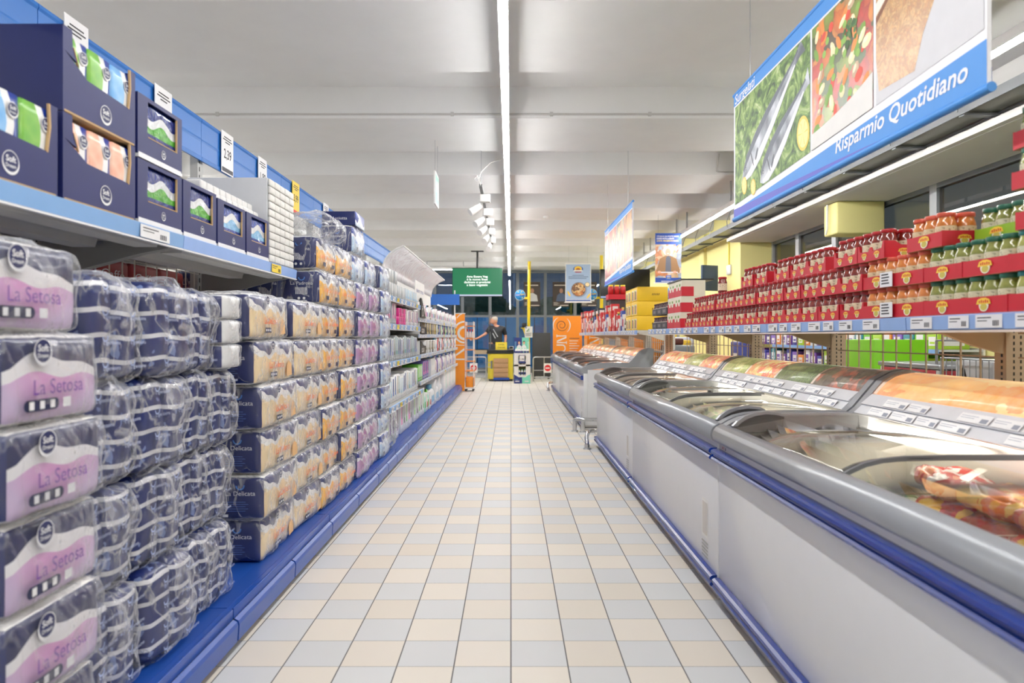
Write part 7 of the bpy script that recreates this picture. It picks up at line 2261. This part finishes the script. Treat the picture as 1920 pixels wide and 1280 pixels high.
for k in range(2):
    o = thing('wire_basket_stand', ['Wire basket stand with white appliance boxes behind the grid', 'Upper wire basket with grey bags behind the grid'][k], 'basket', (2.5 + 0.1 * k, 3.02 + 0.2 * k, 0.79 if k == 0 else 1.13))
    m = MB()
    for z in (0.0, 0.12, 0.24 if k == 0 else 0.12): 
        m.tube([(0, 0, z), (0, 0.95, z), (0.6, 0.95, z), (0.6, 0, z), (0, 0, z)], 0.006, STEEL, 6)
    q = 0.0
    while q <= 0.951:
        m.tube([(0, q, 0), (0, q, 0.24 if k == 0 else 0.12)], 0.003, STEEL, 5); m.tube([(0, q, 0), (0.6, q, 0)], 0.003, STEEL, 5); q += 0.05
    part(m, 'wire_frame', o)
    for (xx, yy) in ((0, 0), (0, 0.95), (0.6, 0), (0.6, 0.95)):
        m = MB(); m.tube([(xx, yy, -0.79 if k == 0 else -0.34), (xx, yy, 0)], 0.008, STEEL, 6); part(m, 'leg', o)
for k in range(3):
    m = MB(); m.box(0, 0.4, 0, 0.28, 0, 0.22, M((232, 234, 236), 0.4), 0.004)
    X = MX((-0.001, 0.28, 0)); m.poly(X, [(0.05, 0.05), (0.09, 0.05), (0.1, 0.12), (0.07, 0.2), (0.05, 0.16)], BLACK); m.rect(X, 0.15, 0.05, 0.24, 0.12, CT['sky'] if k else CT['lgrey'])
    tag(m.build('appliance_box', None, (2.56, 3.05 + k * 0.3, 0.798)), 'white appliance box in the wire basket behind the grid, %s from the near end' % nth(k), 'box', 'appliance boxes')
GB = M((150, 156, 160), 0.5, bump=0.4, scale=30)
for k in range(4):
    m = MB(); add_puffy(m, [GB, M((90, 84, 96), 0.5), M((70, 100, 90), 0.5), GB][k], hx=0.2, hy=0.12, hz=0.06, r=0.05, n=8, bulge=0.015, amp=0.02, freq=9, seed=k, c=(0, 0, 0.06))
    tag(m.build('bag', None, (2.92, 3.37 + k * 0.235, 1.14)), '%s soft bag in the upper wire basket behind the grid' % ['Pale grey', 'Mauve', 'Dark green', 'Far grey'][k], 'bag', 'bags in the upper basket')
# wall shelving with pet goods
WSH = M((206, 208, 212), 0.4)
for b_ in range(4):
    y0 = 6.3 + b_ * 1.34
    if y0 + 1.3 > 11.6: break
    o = thing('gondola_bay', '%s wall shelving bay under the windows behind the jar shelving' % nth(b_).capitalize(), 'shelving', (0, y0, 0), 'wall shelving bays')
    for z in (0.15, 0.5, 0.78, 1.03):
        m = MB(); m.box(3.95, 4.36, 0, 1.32, z - 0.02, z, WSH); m.box(3.94, 3.95, 0, 1.32, z - 0.04, z + 0.002, STRIP); part(m, 'shelf', o)
    m = MB(); m.box(4.36, 4.38, 0, 1.33, 0, 1.3 if False else 1.04, CREAM); part(m, 'back_panel', o)
    m = MB(); m.box(3.96, 4.36, 1.322, 1.336, 0, 1.06, WSH); part(m, 'end_panel', o)
pl_ = [('lime green', M((170, 210, 60), 0.4)), ('violet', M((130, 100, 180), 0.4)), ('white', M((232, 232, 230), 0.4)), ('bright green', M((120, 200, 50), 0.4)), ('indigo', M((66, 66, 150), 0.4)), ('orange', M((226, 140, 60), 0.4)), ('teal', M((60, 140, 150), 0.4)), ('purple', M((110, 60, 140), 0.4))]
gp = {}; gc = {}
y = 6.35; i = 0
while y < 11.3:
    for zi, z in enumerate((1.03, 0.78)):
        nm, mt = pl_[(i * 3 + zi * 5 + (i // 4)) % len(pl_)]
        hgt = (0.17, 0.20, 0.14)[(i + zi) % 3] if zi == 0 else (0.12, 0.16, 0.19)[i % 3]
        key = (nm, hgt)
        n_ = gc.get((nm, zi), 0); gc[(nm, zi)] = n_ + 1
        loc = (3.97, y, z + 0.001)
        lab = '%s carton on the wall shelf behind the grid, %s tier, %s of its colour' % (nm.capitalize(), ['upper', 'lower'][zi], nth(n_))
        if key not in gp:
            m = MB(); m.box(0, 0.3, 0, 0.17, 0, hgt, mt, 0.006); m.box(-0.001, -0.0001, 0.03, 0.14, hgt * 0.2, hgt * 0.7, WHITE if nm != 'white' else pl_[1][1]); m.box(-0.0015, -0.0002, 0.045, 0.12, hgt * 0.3, hgt * 0.42, mt); m.box(0.05, 0.25, -0.001, -0.0001, hgt * 0.2, hgt * 0.7, WHITE)
            gp[key] = m.build('pet_food_carton', None, loc); tag(gp[key], lab, 'carton', 'pet-goods cartons on the wall shelves')
        else:
            c = gp[key].copy(); C.objects.link(c); c.location = loc; c['label'] = lab
    y += 0.195; i += 1
# clutter past the end upright: dark brown box, yellow stand, blue packs
for k, (x, y, sx, sy, z0, z1, col, lab) in enumerate([(2.06, 8.92, 0.2, 0.25, 1.041, 1.13, (96, 44, 36), 'dark brown box behind the white end upright'), (2.42, 9.9, 0.2, 0.3, 0, 1.1, (236, 200, 50), 'yellow stand behind the white end upright'), (2.02, 8.6, 0.3, 0.6, 0, 1.04, (120, 126, 132), 'grey bin unit behind the white end upright'), (3.15, 9.4, 0.3, 0.4, 0, 1.08, (60, 70, 150), 'indigo pack pile behind the second grid from the far end'), (2.6, 10.6, 0.25, 0.5, 0, 1.14, (200, 210, 226), 'pale blue display behind the far end of the jar shelving')]):
    m = MB(); m.box(0, sx, 0, sy, z0, z1, M(col, 0.4), 0.02); m.box(-0.001, 0, sy * 0.2, sy * 0.8, z0 + (z1 - z0) * 0.6, z0 + (z1 - z0) * 0.85, WHITE)
    tag(m.build(['carton', 'stand', 'bin', 'pack_pile', 'display_box'][k], None, (x, y, 0)), lab, 'box')

# ================================================================== CASHIER
def skin_obj(name, verts, edges, radii, mat_, parent=None, sub=2, root=0):
    me = bpy.data.meshes.new(name)
    me.from_pydata(verts, edges, [])
    o = bpy.data.objects.new(name, me); C.objects.link(o)
    o.modifiers.new('skin', 'SKIN')
    sv = me.skin_vertices[0].data if me.skin_vertices else None
    if sv is None:
        me.skin_vertices.new() if hasattr(me.skin_vertices, 'new') else None
        sv = me.skin_vertices[0].data
    for i, r in enumerate(radii):
        sv[i].radius = r if isinstance(r, tuple) else (r, r)
        sv[i].use_root = (i == root)
    s_ = o.modifiers.new('sub', 'SUBSURF'); s_.levels = sub; s_.render_levels = sub
    dg = bpy.context.evaluated_depsgraph_get(); bpy.context.view_layer.update(); dg.update()
    m2 = bpy.data.meshes.new_from_object(o.evaluated_get(dg))
    for p in m2.polygons: p.use_smooth = True
    m2.materials.clear(); m2.materials.append(mat_)
    bpy.data.objects.remove(o)
    q = bpy.data.objects.new(name, m2); C.objects.link(q)
    if parent: q.parent = parent
    return q
SKIN = M((206, 150, 124), 0.5, var=0.08)
SHIRT = M((40, 42, 48), 0.7, var=0.15)
TROU = M((60, 62, 72), 0.8)
# turned away to his right, one arm stretched out to the left
P = [(0, 0, 0.92), (0.0, 0.0, 1.06), (0, 0.01, 1.24), (0, 0.03, 1.38), (-0.03, 0.02, 1.47), (-0.05, 0.0, 1.535),      # 0-5 pelvis .. neck, skull base
     (-0.19, 0.04, 1.385), (-0.32, -0.02, 1.22), (-0.55, -0.12, 1.09), (-0.63, -0.15, 1.075),                         # 6-9 outstretched arm
     (0.19, 0.04, 1.385), (0.27, 0.06, 1.13), (0.25, -0.06, 0.93), (0.25, -0.10, 0.87),                                # 10-13 hanging arm
     (-0.10, 0, 0.88), (-0.12, -0.01, 0.49), (-0.12, 0.02, 0.09), (-0.13, -0.14, 0.04),                               # 14-17
     (0.10, 0, 0.88), (0.13, 0.0, 0.49), (0.14, 0.03, 0.09), (0.15, -0.13, 0.04)]                                     # 18-21
E = [(0, 1), (1, 2), (2, 3), (3, 4), (4, 5), (3, 6), (6, 7), (7, 8), (8, 9), (3, 10), (10, 11), (11, 12), (12, 13), (0, 14), (14, 15), (15, 16), (16, 17), (0, 18), (18, 19), (19, 20), (20, 21)]
RD = [(0.15, 0.11), (0.145, 0.105), (0.16, 0.115), (0.15, 0.105), 0.058, 0.06, 0.062, 0.045, 0.03, 0.026, 0.062, 0.046, 0.032, 0.027, 0.09, 0.06, 0.042, 0.035, 0.09, 0.06, 0.042, 0.035]
person = skin_obj('person', P, E, RD, SKIN)
person.location = (-0.42, 19.9, 0.0)
tag(person, 'person in a black polo shirt reaching out one arm behind the checkout', 'person')
# head with face turned to the left, ears, hair
def head(parent):
    bm = bmesh.new()
    bmesh.ops.create_uvsphere(bm, u_segments=24, v_segments=18, radius=1.0)
    for v in bm.verts:
        x, y, z = v.co
        yy = y
        r = Vector((x * 0.075, y * 0.098, z * 0.118))
        if z < -0.2: r.x *= 1 - 0.28 * (-z - 0.2); r.y *= 1 - 0.1 * (-z - 0.2)
        if y < -0.5:       # face side (towards -y)
            if abs(x) < 0.2 and -0.35 < z < 0.1: r.y -= 0.022 * (1 - abs(x) / 0.2) * (1 - (z + 0.1) / 0.2 if z > -0.1 else 1.0)
            if 0.08 < abs(x) < 0.55 and -0.02 < z < 0.22: r.y += 0.008
            if abs(x) < 0.35 and -0.62 < z < -0.42: r.y -= 0.006
            if abs(x) < 0.3 and z < -0.75: r.y -= 0.012
        v.co = r
    me = bpy.data.meshes.new('head'); bm.to_mesh(me); bm.free()
    for p in me.polygons: p.use_smooth = True
    me.materials.append(SKIN)
    h = bpy.data.objects.new('head', me); C.objects.link(h); h.parent = parent
    h.location = (-0.07, -0.015, 1.60); h.rotation_euler = (0.1, 0.0, -1.25)
    m = MB()
    vs, fs, ks = puffy(0.078, 0.09, 0.075, 0.07, 10, 0, 0.006, 30, 2, (0, 0.022, 0.052))
    m.add(vs, fs, M((196, 184, 172), 0.8, var=0.3, scale=80), True); hr = m.build('hair', h)
    m = MB()
    for sx in (-1, 1):
        vs, fs, ks = puffy(0.01, 0.02, 0.032, 0.009, 5, 0, 0, 1, 0, (sx * 0.077, 0.01, -0.01)); m.add(vs, fs, SKIN, True)
    m.build('ears', h)
    m = MB()
    for sx in (-1, 1): m.lathe([(0, -0.008), (0.009, 0), (0, 0.008)], M((50, 40, 36), 0.3), 8, (sx * 0.03, -0.088, 0.012))
    m.build('eyes', h)
    m = MB(); m.box(-0.022, 0.022, -0.092, -0.08, -0.062, -0.054, M((160, 90, 84), 0.5), 0.003); m.build('mouth', h)
head(person)
def hand(parent, base, d, side):
    d = Vector(d).normalized(); up = Vector((0, 0, 1)); a = d.cross(up).normalized(); u = a.cross(d)
    b = Vector(base)
    V = [b, b + d * 0.045, b + d * 0.085]; Eh = [(0, 1), (1, 2)]; Rr = [0.022, (0.034, 0.016), (0.036, 0.014)]
    for k, (o_, l_) in enumerate(((-0.030, 0.062), (-0.010, 0.074), (0.010, 0.070), (0.030, 0.054))):
        i = len(V); p = b + d * 0.088 + u * o_
        V += [p, p + d * l_ * 0.5 - a * side * 0.006, p + d * l_ - a * side * 0.022]; Eh += [(2, i), (i, i + 1), (i + 1, i + 2)]; Rr += [0.0095, 0.0088, 0.0075]
    i = len(V); p = b + d * 0.03 + u * 0.03
    V += [p, p + d * 0.03 + u * 0.022, p + d * 0.058 + u * 0.03]; Eh += [(1, i), (i, i + 1), (i + 1, i + 2)]; Rr += [0.012, 0.0105, 0.0085]
    return skin_obj('hand', [tuple(v) for v in V], Eh, Rr, SKIN, parent, 2, 0)
hand(person, (-0.62, -0.148, 1.077), (-0.9, -0.2, -0.1), 1)
hand(person, (0.25, -0.095, 0.88), (0.0, -0.45, -0.9), -1)
shirt = skin_obj('polo_shirt', [(0, 0, 0.84), (0, 0, 1.06), (0, 0.01, 1.24), (0, 0.03, 1.385), (-0.02, 0.025, 1.45), (-0.195, 0.04, 1.385), (-0.305, -0.012, 1.235), (0.195, 0.04, 1.385), (0.268, 0.06, 1.17)],
                 [(0, 1), (1, 2), (2, 3), (3, 4), (3, 5), (5, 6), (3, 7), (7, 8)], [(0.185, 0.145), (0.172, 0.13), (0.182, 0.137), (0.168, 0.122), 0.072, 0.08, 0.066, 0.08, 0.066], SHIRT, person)
m = MB(); X = MY((0, -0.142, 0))
m.poly(X, [(-0.10, 1.36), (-0.08, 1.36), (0.05, 1.14), (0.03, 1.13)], M((206, 210, 216), 0.6)); m.poly(X, [(-0.12, 1.24), (-0.10, 1.25), (-0.02, 1.10), (-0.04, 1.09)], M((206, 210, 216), 0.6))
st_ = m.build('shirt_stripe', person)
tr = skin_obj('trousers', [(0, 0, 1.0), (0, 0, 0.86), (-0.10, 0, 0.82), (-0.12, -0.01, 0.49), (-0.12, 0.02, 0.08), (0.10, 0, 0.82), (0.13, 0.0, 0.49), (0.14, 0.03, 0.08)],
              [(0, 1), (1, 2), (2, 3), (3, 4), (1, 5), (5, 6), (6, 7)], [(0.168, 0.125), (0.17, 0.128), 0.10, 0.078, 0.062, 0.10, 0.078, 0.062], TROU, person)
for sx, yy in ((-0.125, -0.06), (0.145, -0.05)):
    m = MB(); add_puffy(m, BLACK, hx=0.05, hy=0.14, hz=0.045, r=0.04, n=8, c=(sx, yy, 0.046)); m.build('shoe', person)
